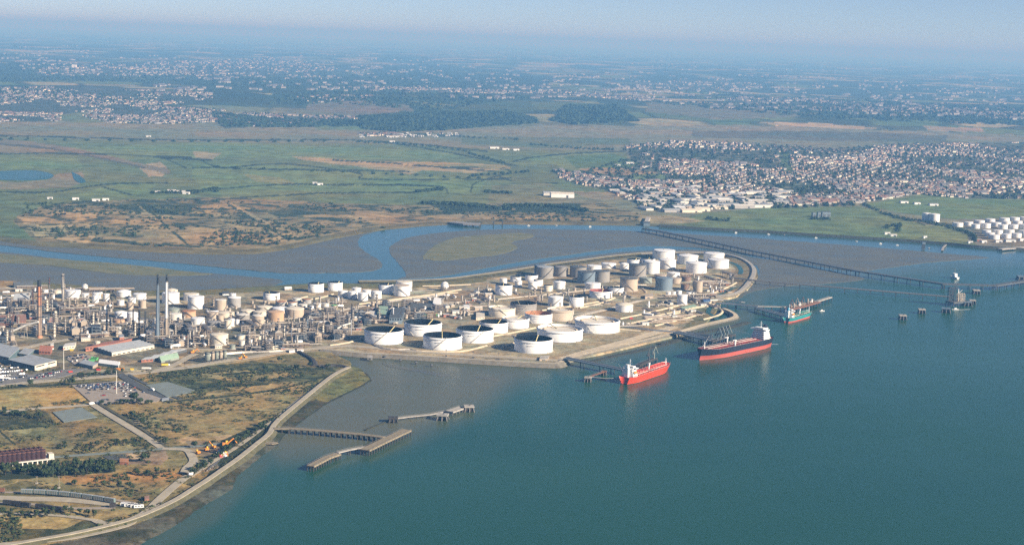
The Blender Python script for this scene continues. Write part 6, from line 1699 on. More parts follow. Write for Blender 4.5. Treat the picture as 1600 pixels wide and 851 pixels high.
car_rows(None, [(50, 588, 100, 579.5), (46, 591.5, 90, 585)], 'in the two lines right of the office block', 'cars right of the office block', .6, ZQ)
car_rows(None, [(106, 558, 134, 553.5), (108, 561.5, 138, 557.5), (112, 564.5, 142, 561)], 'in the yard behind the masts', 'cars in the yard behind the masts', .5, ZQ)
car_rows(None, [(650, 470, 700, 463), (740, 470, 766, 465.5), (745, 474, 770, 469)], 'on the busy ground before the sphere', 'cars on the busy ground', .28, RZ + .05)
def van(label, x, y, z, body, name='delivery_van', l=6.5, rz=.3, cat='van', group=None):
    t = thing(name, label, cat, at(x, y, z), rz, group)
    MB().box((-.4, 0, .5), (l * .75, 2.2, 2.3)).build('body', MT[body], t); MB().box((l * .42, 0, .5), (l * .2, 2.1, 1.7), 0, 0, .85).build('cab', MT['white_paint'], t)
    for sx in (-.3, .36):
        for sy in (-1, 1): MB().tube((sx * l, sy * 1.0 - .15, .45), (sx * l, sy * 1.0 + .15, .45), .45, 8).build('wheel', MT['stack_black'], t)
van('white van driving on the road beside the pale concrete pad', 238, 609.4, Z1 + .1, 'bright_white', rz=-.75)
van('white van standing at the crossroads by the gravel car park', 143.2, 631.5, Z1 + .1, 'bright_white', rz=.6)
van('white van on the track near the hedge end', 298.5, 741.5, Z1 + .1, 'white_paint', rz=.7)
van('white lorry on the creekside road at the far left', 22, 462.5, RZ1 + .4, 'bright_white', 'lorry', 11, .5, 'lorry')
van('white truck by the edge of the office car park', 9, 592.5, ZQ, 'bright_white', 'lorry', 12, .25, 'lorry')
van('white coach at the left edge beside the truck', -1, 591, ZQ, 'bright_white', 'coach', 12, .25, 'coach')
van('yellow lorry on the front road by the green roofed shed', 258, 571, RZ1 + .4, 'yellow_paint', 'lorry', 12, .45, 'lorry')
van('white lorry on the front road below the warehouses', 228, 576.5, RZ1 + .4, 'dirty_white', 'lorry', 13, .2, 'lorry')
# masts
for lab, x, yb, yt, b in (('tall pale light mast in the gravel car park', 182, 616, 577, 'concrete'), ('tall light mast with a reddish top near the office block', 99.5, 578, 544, 'orange_tan'), ('wooden pole, left of two in the brown rough grass', 57.5, 755, 743, 'timber'), ('wooden pole, right of two in the brown rough grass', 92, 762, 742, 'timber'), ('wooden pole beside the dark wagons', 107.5, 793, 784, 'timber')):
    p = at(x, yb, LZ); m = mpp(p); H = (yb - yt) * m
    t = thing('light_mast' if b != 'timber' else 'wooden_pole', lab, 'mast' if b != 'timber' else 'pole', (p.x, p.y, LZ))
    MB().cyl((0, 0, -.5), .55, H, 8, .3).build('pole', MT[b if b == 'timber' else 'dirty_white'], t)
    MB().box((0, 0, H - .8), (3.2 if b != 'timber' else 2.2, .5, .7)).build('head', MT['steel' if b != 'orange_tan' else 'red_paint'], t)
    MB().box((0, 0, -.5), (2.2, 2.2, 1.6)).build('footing', MT['concrete'], t)
# rusted tanks on a concrete deck at the left edge
p0, p1 = at(-24, 733, LZ), at(84, 721, LZ); d = (p1 - p0); ang = math.atan2(d.y, d.x); L = d.length; o = (p0 + p1) / 2
t = thing('tank_stand', 'long white concrete stand on short columns under the rusty tanks', 'stand', (o.x, o.y, LZ), ang)
MB().box((0, 8, 3.4), (L, 22, .9)).build('slab', MT['dirty_white'], t)
for k in range(14):
    for y in (-1.5, 17): MB().box((-L / 2 + 2 + k * (L - 4) / 13, y, -.5), (1.1, 1.1, 3.9)).build('column', MT['dirty_white'], t)
MB().box((L / 2 - 2.5, 3, 4.3), (5, 8, 4.5)).build('end_house', MT['cream_paint'], t)
n = 12
rust_lab = ['in the front row on the stand', 'in the back row on the stand']
for row in range(2):
    for k in range(n):
        x = -L / 2 + 5 + k * (L - 16) / (n - 1); y = 3 + row * 9.5
        q = Vector((math.cos(ang) * x - math.sin(ang) * y, math.sin(ang) * x + math.cos(ang) * y, 0)) + o
        if row == 0 and k == 0: first = None
        px_, _ = proj(q)
        if px_ < -12: continue
        lab = 'rust red tank %s' % rust_lab[row] + (', next to the white end house' if k == n - 1 else (', second from the white end house' if k == n - 2 else ''))
        if first is None:
            first = thing('rusty_tank', lab, 'tank', (q.x, q.y, LZ + 4.3), ang, 'rusty tanks on the concrete stand')
            MB().lathe((0, 0, 0), [(3.5, 0), (3.5, 8.6), (3.2, 9.2), (0, 9.6)], 18).build('shell', MT['rust_tank'], first)
            MB().lathe((0, 0, 0), [(3.55, 8.2), (3.8, 8.2), (3.8, 8.6), (3.55, 8.6)], 18).build('rim', MT['rusty'], first)
            MB().path([(3.6, 0, .5), (3.6, 0, 8), (0, 0, 10.2), (0, 9, 10.2)], .22, 5).build('pipe', MT['rusty'], first)
        else: dup(first, (q.x, q.y, LZ + 4.3), ang, lab, 'rusty tanks on the concrete stand')
# railway wagons
def wagons(line, n, mat_, labs, group, h=3.4, ribs=True):
    P = W(smooth(line, 6), Z1 + .1); cum = [0]
    for a, b in zip(P, P[1:]): cum.append(cum[-1] + (b - a).length)
    def pos(s):
        for i in range(len(P) - 1):
            if s <= cum[i + 1]: return P[i].lerp(P[i + 1], (s - cum[i]) / (cum[i + 1] - cum[i] + 1e-9))
        return P[-1]
    l = cum[-1] / n
    root = None
    for k in range(n):
        a, b = pos(k * l + .6), pos((k + 1) * l - .6); c = (a + b) / 2; ang = math.atan2((b - a).y, (b - a).x)
        if root is None:
            root = t = thing('rail_wagon', labs[0], 'rail wagon', c, ang, group); ll = (b - a).length
            MB().box((0, 0, 1.0), (ll, 2.7, h)).build('body', MT[mat_], t)
            for sx in (-.36, .36):
                bg_ = MB()
                for q in (-.9, .9):
                    for y in (-.75, .75): bg_.tube((sx * ll + q, y - .1, .48), (sx * ll + q, y + .1, .48), .48, 10)
                bg_.build('bogie', MT['dark_steel'], t)
            if ribs:
                m = int(ll / 2.2)
                for j in range(m): MB().box((-ll / 2 + (j + .5) * ll / m, -1.36, 1.2), (.9, .12, h - .6)).build('side_panel', MT['galvanised'], t)
            MB().box((0, 0, 1.0 + h), (ll * .98, 2.3, .3)).build('roof', MT['roof_grey' if ribs else mat_], t)
        else: dup(root, c, ang, labs[k], group)
wagons([(32, 770.6), (70, 772), (110, 775.6), (150, 781), (180, 786)], 8, 'wagon_green', ['grey green ribbed wagon, %s from the left in the long curved train' % w for w in ('first', 'second', 'third', 'fourth', 'fifth', 'sixth', 'seventh', 'eighth')], 'wagons of the long curved train')
wagons([(4, 787), (26, 789), (48, 792.5)], 3, 'wagon_dark', ['dark wagon, %s of the short rake at the left edge' % w for w in ('first', 'second', 'third')], 'short dark rake at the left edge', 3, False)
wagons([(55, 793), (77, 795.6), (98, 799)], 3, 'wagon_dark', ['dark wagon, %s of the rake by the wooden pole' % w for w in ('first', 'second', 'third')], 'dark rake by the wooden pole', 3, False)
wagons([(170, 792), (182, 791.6)], 1, 'wagon_dark', ['dark wagon standing beside the white caravans'], 'dark rake by the wooden pole', 3, False)
wagons([(-6, 768.5), (8, 768.8)], 1, 'rusty', ['rusty van wagon alone at the left edge of the upper track'], 'lone wagons', 3, False)
def caravan(label, x, y, rz, mat_='bright_white', l=9):
    t = thing('caravan', label, 'caravan', at(x, y, LZ + .4), rz, 'white caravans by the sandy track')
    MB().box((0, 0, .4), (l, 3, 2.6), 0, 0, .96).build('body', MT[mat_], t)
    for i in range(3): MB().box((-l * .3 + i * l * .3, -1.5, 1.5), (l * .16, .12, .8)).build('window', MT['glass_dark'], t)
    MB().tube((0, -1.2, .4), (0, 1.2, .4), .4, 8).build('wheel', MT['stack_black'], t)
for i, (x, y) in enumerate(((196, 789.5), (202, 790.5), (207, 791), (212, 792), (217, 792.5))):
    caravan(['first white caravan from the left by the sandy track', 'second white caravan from the left by the sandy track', 'third white caravan from the left by the sandy track', 'fourth white caravan from the left by the sandy track', 'white caravan at the right end by the sandy track'][i], x, y, random.uniform(-.3, .3))
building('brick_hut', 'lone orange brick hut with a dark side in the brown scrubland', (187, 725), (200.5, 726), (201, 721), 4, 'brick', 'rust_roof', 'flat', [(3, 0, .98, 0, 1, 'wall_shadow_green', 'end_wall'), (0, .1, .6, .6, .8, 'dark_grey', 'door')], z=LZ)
building('brick_hut', 'small dark red shed at the end of the train sidings', (226, 784), (233, 783), (233, 778), 4, 'brick', 'tile_red', 'gable', [(0, 0, .6, .3, .6, 'dark_grey', 'door')], z=LZ)
building('guard_hut', 'tiny pale hut at the crossroads beside the car park', (150, 631.5), (157, 632), (158, 629.5), 2.2, 'green_grey', 'roof_grey', 'flat', [(0, .2, .8, .2, .8, 'glass_dark', 'window')], z=LZ)
building('guard_hut', 'flat blue grey shed at the end of the asphalt road', (253, 627), (263, 626.5), (264, 623.5), 2, 'stack_blue', 'roof_grey', 'flat', [(0, .1, .8, .3, .6, 'dark_grey', 'door')], z=LZ)
def digger(label, x, y, s, rz, boom):
    s *= .8; t = thing('excavator', label, 'excavator', at(x, y, LZ), rz, 'yellow machines in the scrap yard')
    for sy in (-1, 1): MB().box((0, sy * 1.2 * s, -.2), (4.2 * s, .8 * s, 1.1 * s)).build('crawler', MT['stack_black'], t)
    MB().box((-.3 * s, 0, 1.0 * s), (3.8 * s, 2.8 * s, 1.6 * s)).build('body', MT['orange_paint'], t)
    MB().box((.9 * s, .7 * s, 2.4 * s), (1.5 * s, 1.2 * s, 1.4 * s)).build('cab', MT['yellow_paint'], t)
    if boom:
        MB().tube((1 * s, -.5 * s, 2 * s), (5 * s, -.5 * s, 5.5 * s), .5 * s, 6).build('boom', MT['orange_paint'], t)
        MB().tube((5 * s, -.5 * s, 5.5 * s), (7.5 * s, -.5 * s, 2 * s), .35 * s, 6).build('dipper', MT['orange_paint'], t)
        MB().box((7.6 * s, -.5 * s, .8 * s), (1.3 * s, 1.4 * s, 1.3 * s), 0, 0, .7).build('bucket', MT['dark_steel'], t)
digger('big orange excavator with raised boom at the top of the scrap yard', 352.5, 697, 2.0, .3, True)
digger('orange machine left of the big excavator', 333, 700, 1.5, 2.6, True)
digger('yellow orange machine in the middle of the scrap yard', 323, 704, 1.5, .8, False)
digger('orange machine at the left end of the scrap yard', 309.5, 708.5, 1.5, 2.2, False)
digger('orange digger beside the front road opposite the silos', 301, 552, 1.5, .4, True)
digger('yellow digger on the sandy verge right of the silos', 376, 561.5, 1.5, .2, False)
digger('yellow orange digger on the sandy verge at the bend', 383, 559.5, 1.5, 2.4, True)
# skips and scrap heap
def skip(label, x, y, mat_, z, rz=.3, s=1.0, group='skips and containers'):
    t = thing('waste_skip', label, 'skip', at(x, y, z), rz, group)
    s *= .72; b = MB(); l, w_, h = 5 * s, 2.4 * s, 2.0 * s
    b._add([(-l * .36, -w_ / 2, 0), (l * .36, -w_ / 2, 0), (l * .36, w_ / 2, 0), (-l * .36, w_ / 2, 0), (-l / 2, -w_ / 2, h), (l / 2, -w_ / 2, h), (l / 2, w_ / 2, h), (-l / 2, w_ / 2, h)], [(3, 2, 1, 0), (0, 1, 5, 4), (1, 2, 6, 5), (2, 3, 7, 6), (3, 0, 4, 7)])
    b.build('tub', MT[mat_], t); MB().box((0, 0, h * .7), (l * .8, w_ * .9, .2)).build('load', MT['rusty'], t)
for lab, x, y, m_, z, s in (('orange skip, left one in front of the white ended shed', 186, 577.5, 'orange_paint', RZ, 1.6), ('orange skip, right one in front of the white ended shed', 191, 577, 'orange_paint', RZ, 1.6), ('red orange skip by the pinkish shed', 154, 578.5, 'red_paint', RZ, 1.6), ('yellow skip by the front road', 206.5, 577.5, 'yellow_paint', RZ, 1.4),
        ('green container beside the dark sided sheds', 148, 562, 'bright_green', RZ, 2.6), ('green flat skip next to the green container', 143.5, 565, 'bright_green', RZ, 2.2), ('red skip on the empty plot behind the bunds', 986, 498, 'red_paint', RZ, 1.6), ('bright green skip behind the big open tanks', 666, 492.5, 'bright_green', RZ, 1.8),
        ('second green skip behind the big open tanks', 684, 493, 'bright_green', RZ, 1.6), ('orange skip on the busy ground', 675, 486, 'orange_paint', RZ, 2.0), ('red skip by the mast near the office block', 110, 582, 'red_paint', RZ, 1.6), ('yellow skip beside the cream fronted house', 112, 547.5, 'yellow_paint', RZ, 1.5)):
    skip(lab, x, y, m_, z, random.uniform(-.3, .6), s)
k = 0
for i in range(26):
    x, y = random.gauss(346, 4), random.gauss(709, 4)
    m_ = random.choice(['white_paint', 'orange_paint', 'white_paint', 'rusty', 'yellow_paint', 'red_paint', 'pale_brick'])
    cn_ = dict(white_paint='white', orange_paint='orange', rusty='rusty', yellow_paint='yellow', red_paint='red', pale_brick='tan')[m_]
    b = MB(); s = random.uniform(1.5, 3.2)
    b.box((0, 0, -.3), (s * 1.6, s, s * .9), 0, 0, random.uniform(.6, 1)); b.box((s * .4, s * .2, s * .5), (s * .8, s * .7, s * .5), .5)
    q = b.build('scrap_block', MT[m_]); q.location = at(x, y, LZ); q.rotation_euler = (0, 0, random.uniform(0, 3)); tag(q, cn_ + ' scrap piece in the heap of the scrap yard', 'scrap', 'scrap heap by the sea wall')
for i in range(9):
    x, y = 323 + i * 1.5, 735 - i * 1.0
    a_ = at(x, y, LZ + .6); b_ = at(x + 9, y - 9.5, LZ + .6)
    q = MB().tube((0, 0, 0), b_ - a_, .55, 8).build('steel_pipe', MT['pipe_silver' if i % 3 == 0 else 'dark_steel']); q.location = a_
    tag(q, ('silver' if i % 3 == 0 else 'dark') + ' pipe length stacked beside the sea wall hedge', 'pipe', 'pipe lengths by the hedge')
# ------------------------------------------------------------------ trees, bushes
class Leaves:
    """many small leaf-clump faces collected in one mesh, numpy fast"""
    def __init__(s): s.v = []
    def clump(s, c, rx, rz_, n, size, rng):
        s.v.append(np.tile(np.array([[c[0], c[1], c[2], rx, rz_, size]]), (n, 1))); s.g = rng
    def build(s, name, mat_, parent=None):
        A = np.concatenate(s.v); n = len(A); g = s.g
        u = g.normal(size=(n, 3)); u /= np.linalg.norm(u, axis=1)[:, None] + 1e-9
        k = (g.uniform(.55, 1.0, n) ** .5)[:, None]
        p = A[:, :3] + u * k * np.stack([A[:, 3], A[:, 3], A[:, 4]], 1)
        a = g.normal(size=(n, 3)); b = np.cross(u, a); b /= np.linalg.norm(b, axis=1)[:, None] + 1e-9; a = np.cross(b, u)
        w = (A[:, 5] * g.uniform(.6, 1.3, n))[:, None]; a = a * w; b = b * w
        V = np.stack([p - a - b * .6, p + a - b * .6, p + a * .7 + b, p - a * .7 + b], 1).reshape(-1, 3).astype(np.float32)
        me = bpy.data.meshes.new(name); me.vertices.add(4 * n); me.vertices.foreach_set('co', V.ravel())
        me.loops.add(4 * n); me.loops.foreach_set('vertex_index', np.arange(4 * n, dtype=np.int32))
        me.polygons.add(n); me.polygons.foreach_set('loop_start', np.arange(n, dtype=np.int32) * 4); me.update(calc_edges=True)
        me.materials.append(MT[mat_])
        o = bpy.data.objects.new(name, me); COL.objects.link(o)
        if parent: o.parent = parent
        return o
rng = np.random.default_rng(11)
def cand(poly, n, nz, thr):    # random ground points inside a pixel outline where a noise field is high enough
    xs = [q[0] for q in poly]; ys = [q[1] for q in poly]
    x = rng.uniform(max(-20, min(xs)), min(1640, max(xs)), n); y = rng.uniform(min(ys), max(ys), n)
    k = inpoly(x, y, poly); x, y = x[k], y[k]; p = att_np(x, y)
    k = fbm(p[:, 0] / nz[0], p[:, 1] / nz[1], nz[2], 3 if nz[2] > 30 else 4) > thr
    return [(float(a), float(b), Vector(c)) for a, b, c in zip(x[k], y[k], p[k])]
def tree_proto(h, r, mat_, sd):
    g = np.random.default_rng(sd)
    t = thing('tree', 'x', 'tree')
    tr = MB(); tr.tube((0, 0, -.5), (.2, .1, h * .45), h * .035, 7, 0, h * .022)
    for i in range(5):
        a = i * 1.3 + sd; tr.tube((.15, .08, h * (.3 + .04 * i)), (math.cos(a) * r * .6, math.sin(a) * r * .6, h * (.55 + .05 * i)), h * .014, 5, 0, h * .006)
    tr.build('trunk', MT['bark'], t)
    L = Leaves()
    for i in range(9):
        a = g.uniform(0, 6.28); q = g.uniform(.1, .75) * r; zz = h * g.uniform(.42, .85)
        L.clump((math.cos(a) * q, math.sin(a) * q, zz), r * g.uniform(.32, .5), h * g.uniform(.12, .2), 30, r * .13, g)
    L.build('crown', mat_, t)
    return t
TP = [tree_proto(9, 4.5, 'leaf_dark', 1), tree_proto(7, 4.2, 'leaf_dark', 2), tree_proto(6, 3.4, 'leaf_olive', 3), tree_proto(10, 4.0, 'leaf_dark', 4)]
TU = [False] * 4
def put_tree(x, y, lab, group, z=LZ, s=1.0, k=None):
    k = random.randrange(4) if k is None else k
    p = att(x, y) if z is None else at(x, y, z); sc_ = s * random.uniform(.8, 1.25)
    if not TU[k]:
        TU[k] = True; t = TP[k]; KIDS[t.name] = [(c, list(c.children)) for c in t.children]
        t.location = p; t['label'] = lab; t['group'] = group; t.scale = (sc_,) * 3; return
    dup(TP[k], p, random.uniform(0, 6), lab, group, sc_)
def tree_line(pts, n, lab, group, jit=2.0, s=1.0, z=LZ):
    P = smooth(pts, 8)
    for i in range(n):
        x, y = P[int((len(P) - 1) * (i + random.random()) / n)]
        put_tree(x + random.uniform(-jit, jit), y + random.uniform(-jit, jit) * .5, lab, group, z, s)
tree_line([(0, 742), (60, 737), (120, 734), (180, 730)], 46, 'leafy tree in the dense green belt below the rusty tanks', 'trees of the green belt', 4, 1.15)
tree_line([(60, 744), (120, 741), (182, 736)], 26, 'tree along the front of the green belt below the rusty tanks', 'trees of the green belt', 3, .9)
tree_line([(300, 742), (330, 722), (360, 702), (400, 676), (434, 654)], 44, 'tree in the dark hedge behind the sea wall', 'trees of the sea wall hedge', 4, .85)
tree_line([(205, 650), (230, 668), (258, 696)], 16, 'small tree along the pale diagonal track', 'trees by the diagonal track', 2, .7)
tree_line([(160, 633), (200, 631), (238, 631)], 12, 'tree in the hedge in front of the gravel car park', 'hedge trees by the car park', 2, .8)
tree_line([(120, 590), (160, 586), (190, 584)], 14, 'tree in the green strip behind the gravel car park', 'trees behind the car park', 3, .8)
tree_line([(0, 648), (30, 650), (70, 652)], 16, 'dark tree of the thicket left of the grey pad', 'trees of the left thicket', 7, .8)
tree_line([(270, 590), (350, 584), (440, 577), (520, 574)], 18, 'tree of the dark thicket along the front of the refinery', 'trees of the front thicket', 7, .8)
tree_line([(330, 606), (420, 596), (500, 584)], 10, 'tree of the dark thicket before the bay', 'trees of the bay thicket', 6, .75)
tree_line([(100, 700), (160, 696), (240, 690)], 12, 'scattered small tree in the brown scrubland', 'scattered scrubland trees', 10, .7)
tree_line([(0, 800), (60, 806), (100, 800), (150, 806)], 16, 'low tree beside the lower sidings', 'trees by the sidings', 5, .7)
tree_line([(110, 756), (170, 760), (230, 766)], 12, 'low tree in the rough grass above the long train', 'trees above the long train', 5, .7)
tree_line([(270, 736), (240, 742), (200, 738)], 10, 'low tree between the hut and the sea wall hedge', 'trees by the hut', 4, .8)
for lab, x, y, s in (('rounded dark tree standing alone by the tan field', 45, 604, 1.5), ('rounded dark tree at the front of the car park hedge', 212.5, 629, 1.6), ('lone small tree on the tan field above the bay', 436, 566, 1.2), ('dark tree at the bend above the scrap yard', 306, 700, 1.3), ('dark bush like tree beside the orange hut', 225, 723, 1.5), ('dark tree at the corner of the pale pads', 112, 601, 1.2)):
    put_tree(x, y, lab, None, LZ, s, 0)
# scrub: uncounted low bushes over the rough ground, one object
def scrub(name, sheet_px, n, size, hgt, mat_, dens, z=LZ, leaf=.35, faces=14):
    L = Leaves(); made = 0; tries = 0
    while made < n and tries < n * 12:
        tries += 1
        x, y = random.uniform(*sheet_px[0]), random.uniform(*sheet_px[1])
        if not dens(x, y): continue
        p = at(x, y, z); s = size * random.uniform(.5, 1.3)
        L.clump((p.x, p.y, z + s * hgt * .35), s, s * hgt * .6, faces, s * leaf, rng); made += 1
    o = L.build(name, mat_); o['kind'] = 'stuff'; return o
def clear_near(x, y):
    if x > coast(y) - 6: return False
    wx = np.interp(y, [p[1] for p in WALL], [p[0] for p in WALL])
    if y > 580 and x > wx - 5: return False
    for poly in ([(108, 598), (190, 592), (262, 622), (250, 632), (146, 636)], [(226, 599), (264, 594), (308, 609), (262, 624)], [(80, 640), (130, 634), (158, 651), (100, 662)], [(0, 608), (110, 606), (130, 622), (60, 634), (0, 640)], [(186, 580), (206, 594), (284, 626), (264, 628), (186, 588)],
                 [(0, 764), (100, 766), (210, 784), (230, 796), (0, 800)], [(0, 716), (92, 708), (94, 736), (0, 744)], [(142, 626), (150, 626), (264, 700), (252, 706)], [(300, 698), (360, 690), (360, 714), (300, 722)]):
        if inpoly1(x, y, poly): return False
    p = at(x, y, LZ)
    v = fbm(np.array([p.x / 34]), np.array([p.y / 34]), 91, 4)[0]
    return v > .53 and y > 574 - max(0, (x - 240)) * .02
scrub('scrub', ((0, 560), (566, 851)), 1700, 1.9, .8, 'leaf_olive', clear_near)
scrub('scrub', ((0, 560), (566, 851)), 800, 2.1, .9, 'leaf_dark', lambda x, y: clear_near(x, y) and random.random() < .9)
FS = [(40, 318), (220, 312), (450, 315), (700, 322), (850, 318), (1000, 335), (1000, 346), (700, 346), (560, 360), (450, 382), (250, 386), (70, 372), (30, 345)]
def fd(x, y):
    if not inpoly1(x, y, FS): return False
    p = at(x, y, LZ); return fbm(np.array([p.x / 120]), np.array([p.y / 120]), 93, 4)[0] > (.53 if y > 335 else .47)
scrub('far_scrub', ((30, 1000), (312, 390)), 1500, 4.0, .8, 'leaf_far', fd, LZ, .4, 12)
def hedge_line(line, n, s): 
    P = smooth(line, 10); return [P[int(random.random() * (len(P) - 1))] for _ in range(n)]
L = Leaves()
for l, n in (([(240, 302), (300, 300), (336, 296), (338, 300)], 60), ([(300, 302), (340, 296)], 50), ([(660, 318), (720, 320), (800, 328)], 130), ([(790, 322), (860, 322), (920, 330)], 120), ([(720, 214), (800, 217), (806, 219)], 30), ([(830, 226), (900, 232), (960, 234)], 60), ([(735, 240), (790, 256)], 40), ([(560, 222), (640, 226), (740, 238)], 50), ([(865, 268), (950, 290), (1010, 310)], 150), ([(1350, 320), (1400, 340), (1460, 350), (1516, 366), (1522, 378)], 90), ([(1385, 355), (1405, 352), (1402, 362)], 30), ([(1270, 342), (1296, 343)], 12), ([(1210, 324), (1340, 320)], 90), ([(760, 300), (800, 302)], 30), ([(690, 296), (650, 300)], 40), ([(740, 275), (830, 268)], 40), ([(0, 218), (300, 221), (520, 221)], 90), ([(1100, 342), (1140, 345)], 12), ([(340, 262), (560, 270), (760, 280)], 40)):
    for x, y in hedge_line(l, n * 2, 1):
        p = att(x + random.uniform(-2, 2), y + random.uniform(-1.2, 1.2)); s = random.uniform(3, 6.5)
        L.clump((p.x, p.y, p.z + s * .4), s, s * .7, 14, s * .38, rng)
o = L.build('far_hedges', 'leaf_far'); o['kind'] = 'stuff'
# wooded hills: canopy clumps, one far-off mass
L = Leaves(); cnt = 0
WOODS = [[(0, 128), (180, 128), (340, 146), (420, 158), (560, 160), (700, 168), (860, 150), (860, 116), (500, 104), (0, 96)], [(560, 182), (640, 170), (700, 172), (790, 172), (838, 184), (838, 192), (760, 198), (690, 204), (620, 206), (565, 202)], [(330, 176), (420, 186), (560, 188), (560, 197), (470, 199), (350, 198)], [(880, 165), (960, 165), (1000, 188), (900, 194), (860, 188)], [(1000, 140), (1600, 168), (1600, 196), (1280, 186), (1010, 160)]]
for wi, (wp, n) in enumerate(zip(WOODS, (2600, 2600, 900, 900, 1500))):
    for x, y, p in cand(wp, n * 2, (900, 1500, 21), .44 if wi in (0, 4) else 0)[:n]:
        s = random.uniform(9, 22)
        L.clump((p.x, p.y, p.z + 2), s, 7, 11, s * .36, rng)
o = L.build('far_woods', 'leaf_far'); o['kind'] = 'stuff'

# ------------------------------------------------------------------ houses
def house_geo(b, c, l, w, h, rz, wm, rm):
    b.box((c[0], c[1], c[2] - 2), (l, w, h + 2), rz, wm)
    ca, sa = math.cos(rz), math.sin(rz); e = .4
    pts = [(-l / 2 - e, -w / 2 - e, h), (l / 2 + e, -w / 2 - e, h), (l / 2 + e, w / 2 + e, h), (-l / 2 - e, w / 2 + e, h), (-l / 2 - e, 0, h + w * .38), (l / 2 + e, 0, h + w * .38)]
    b._add([(c[0] + x * ca - y * sa, c[1] + x * sa + y * ca, c[2] + z) for x, y, z in pts], [(0, 1, 5, 4), (2, 3, 4, 5), (1, 2, 5), (3, 0, 4), (3, 2, 1, 0)], rm)
HM = ['render_white', 'pale_brick', 'tile_red', 'tile_grey', 'cream_paint']
HP = []
for wm, rm, dsc in ((0, 1, 'white walled house with a red roof'), (0, 2, 'white walled house with a dark grey roof'), (3, 1, 'brick house with a red roof'), (4, 2, 'cream house with a dark grey roof')):
    b = MB(); house_geo(b, (0, 0, 0), 13, 9, 5.6, 0, 0, 1); b.box((3, 1, 6.5), (1, 1, 3), 0, 1)
    mats = [HM[{0: 0, 3: 1, 4: 4}[wm]], HM[{1: 2, 2: 3}[rm]]]
    HP.append((b, mats, dsc, [None]))
SH = [(866, 264), (900, 272), (960, 280), (1010, 300), (1010, 312), (960, 306), (900, 286), (870, 276)]
TWN_EXCL = [[(1000, 308), (1240, 300), (1230, 322), (1060, 334), (1005, 328)], [(1215, 238), (1235, 240), (1240, 268), (1222, 270)], [(900, 262), (1035, 268), (1040, 283), (990, 283), (905, 273)], [(876, 242), (962, 238), (1000, 256), (985, 264), (900, 262)]]
spots = []
tries = 0
cells = set()
def snap(p, pitch, gap):       # houses stand in rows along streets; each district has its own bearing
    ix, iy = int(p.x // 520), int(p.y // 700); an = .35 + ((ix * 7 + iy * 13) % 5) * .28
    ca, sa = math.cos(an), math.sin(an); u, v = p.x * ca + p.y * sa, -p.x * sa + p.y * ca
    row = math.floor(v / gap); side = 1 if (v / gap) % 1 > .5 else -1
    u = (math.floor(u / pitch) + .5) * pitch; v = (row + .5) * gap + side * gap * .27
    key = (ix, iy, round(u), round(v))
    if key in cells or (int(u) // 150) % 5 == 0 and (int(u) % 150) < 14: return None
    cells.add(key); p.x, p.y = u * ca - v * sa, u * sa + v * ca; return an
for x, y, p in cand(TOWNP, 24000, (300, 300, 33), .40):
    if len(spots) > 3900 or any(inpoly1(x, y, e) for e in TWN_EXCL): continue
    an = snap(p, 15, 62)
    if an is not None: spots.append((x, y, p, an))
spots.sort(key=lambda s: s[2].y)
near = [s for s in spots if 0 < s[0] < 1600][:290]
nearset = set(id(s) for s in near)
BASE = .5
for x, y, p, an in near:
    b, mats, dsc, ref = random.choice(HP)
    if ref[0] is None: o = ref[0] = b.build('house', mats)
    else: o = ref[0].copy(); COL.objects.link(o)
    k = random.uniform(.7, 1.05)
    o.location = p; o.rotation_euler = (0, 0, an + random.uniform(-.05, .05)); o.scale = (k * random.uniform(.9, 1.5), k, k)
    where = 'on the left edge of the town' if x < 1000 else ('behind the warehouses' if x < 1240 else ('on the town edge above the green fields' if x < 1420 else 'on the town edge above the depot'))
    tag(o, '%s %s' % (dsc, where), 'house', 'houses along the near edge of the far bank town')
b = MB()
for s in spots:
    if id(s) in nearset: continue
    x, y, p, an = s; k = random.uniform(.66, .95)
    if random.random() < .04: house_geo(b, p, random.uniform(20, 44), 12, 6, an, random.choice((0, 4)), 3)
    else: house_geo(b, p, 13 * k * random.uniform(.9, 1.3), 9 * k, 5.4 * k, an + random.uniform(-.06, .06), random.choices((0, 1, 4), (3, 4, 2))[0], random.choice((2, 3, 3)))
o = b.build('far_houses', HM); o['kind'] = 'stuff'
# town gardens
L = Leaves()
for i in range(5400):
    x = random.uniform(866, 1640); y = random.uniform(222, 330)
    if not inpoly1(x, y, TOWNP): continue
    p = at(x, y, LZ); s = random.uniform(3.5, 8); L.clump((p.x, p.y, p.z + s * .5), s, s * .7, 9, s * .45, rng)
o = L.build('town_trees', 'leaf_far'); o['kind'] = 'stuff'
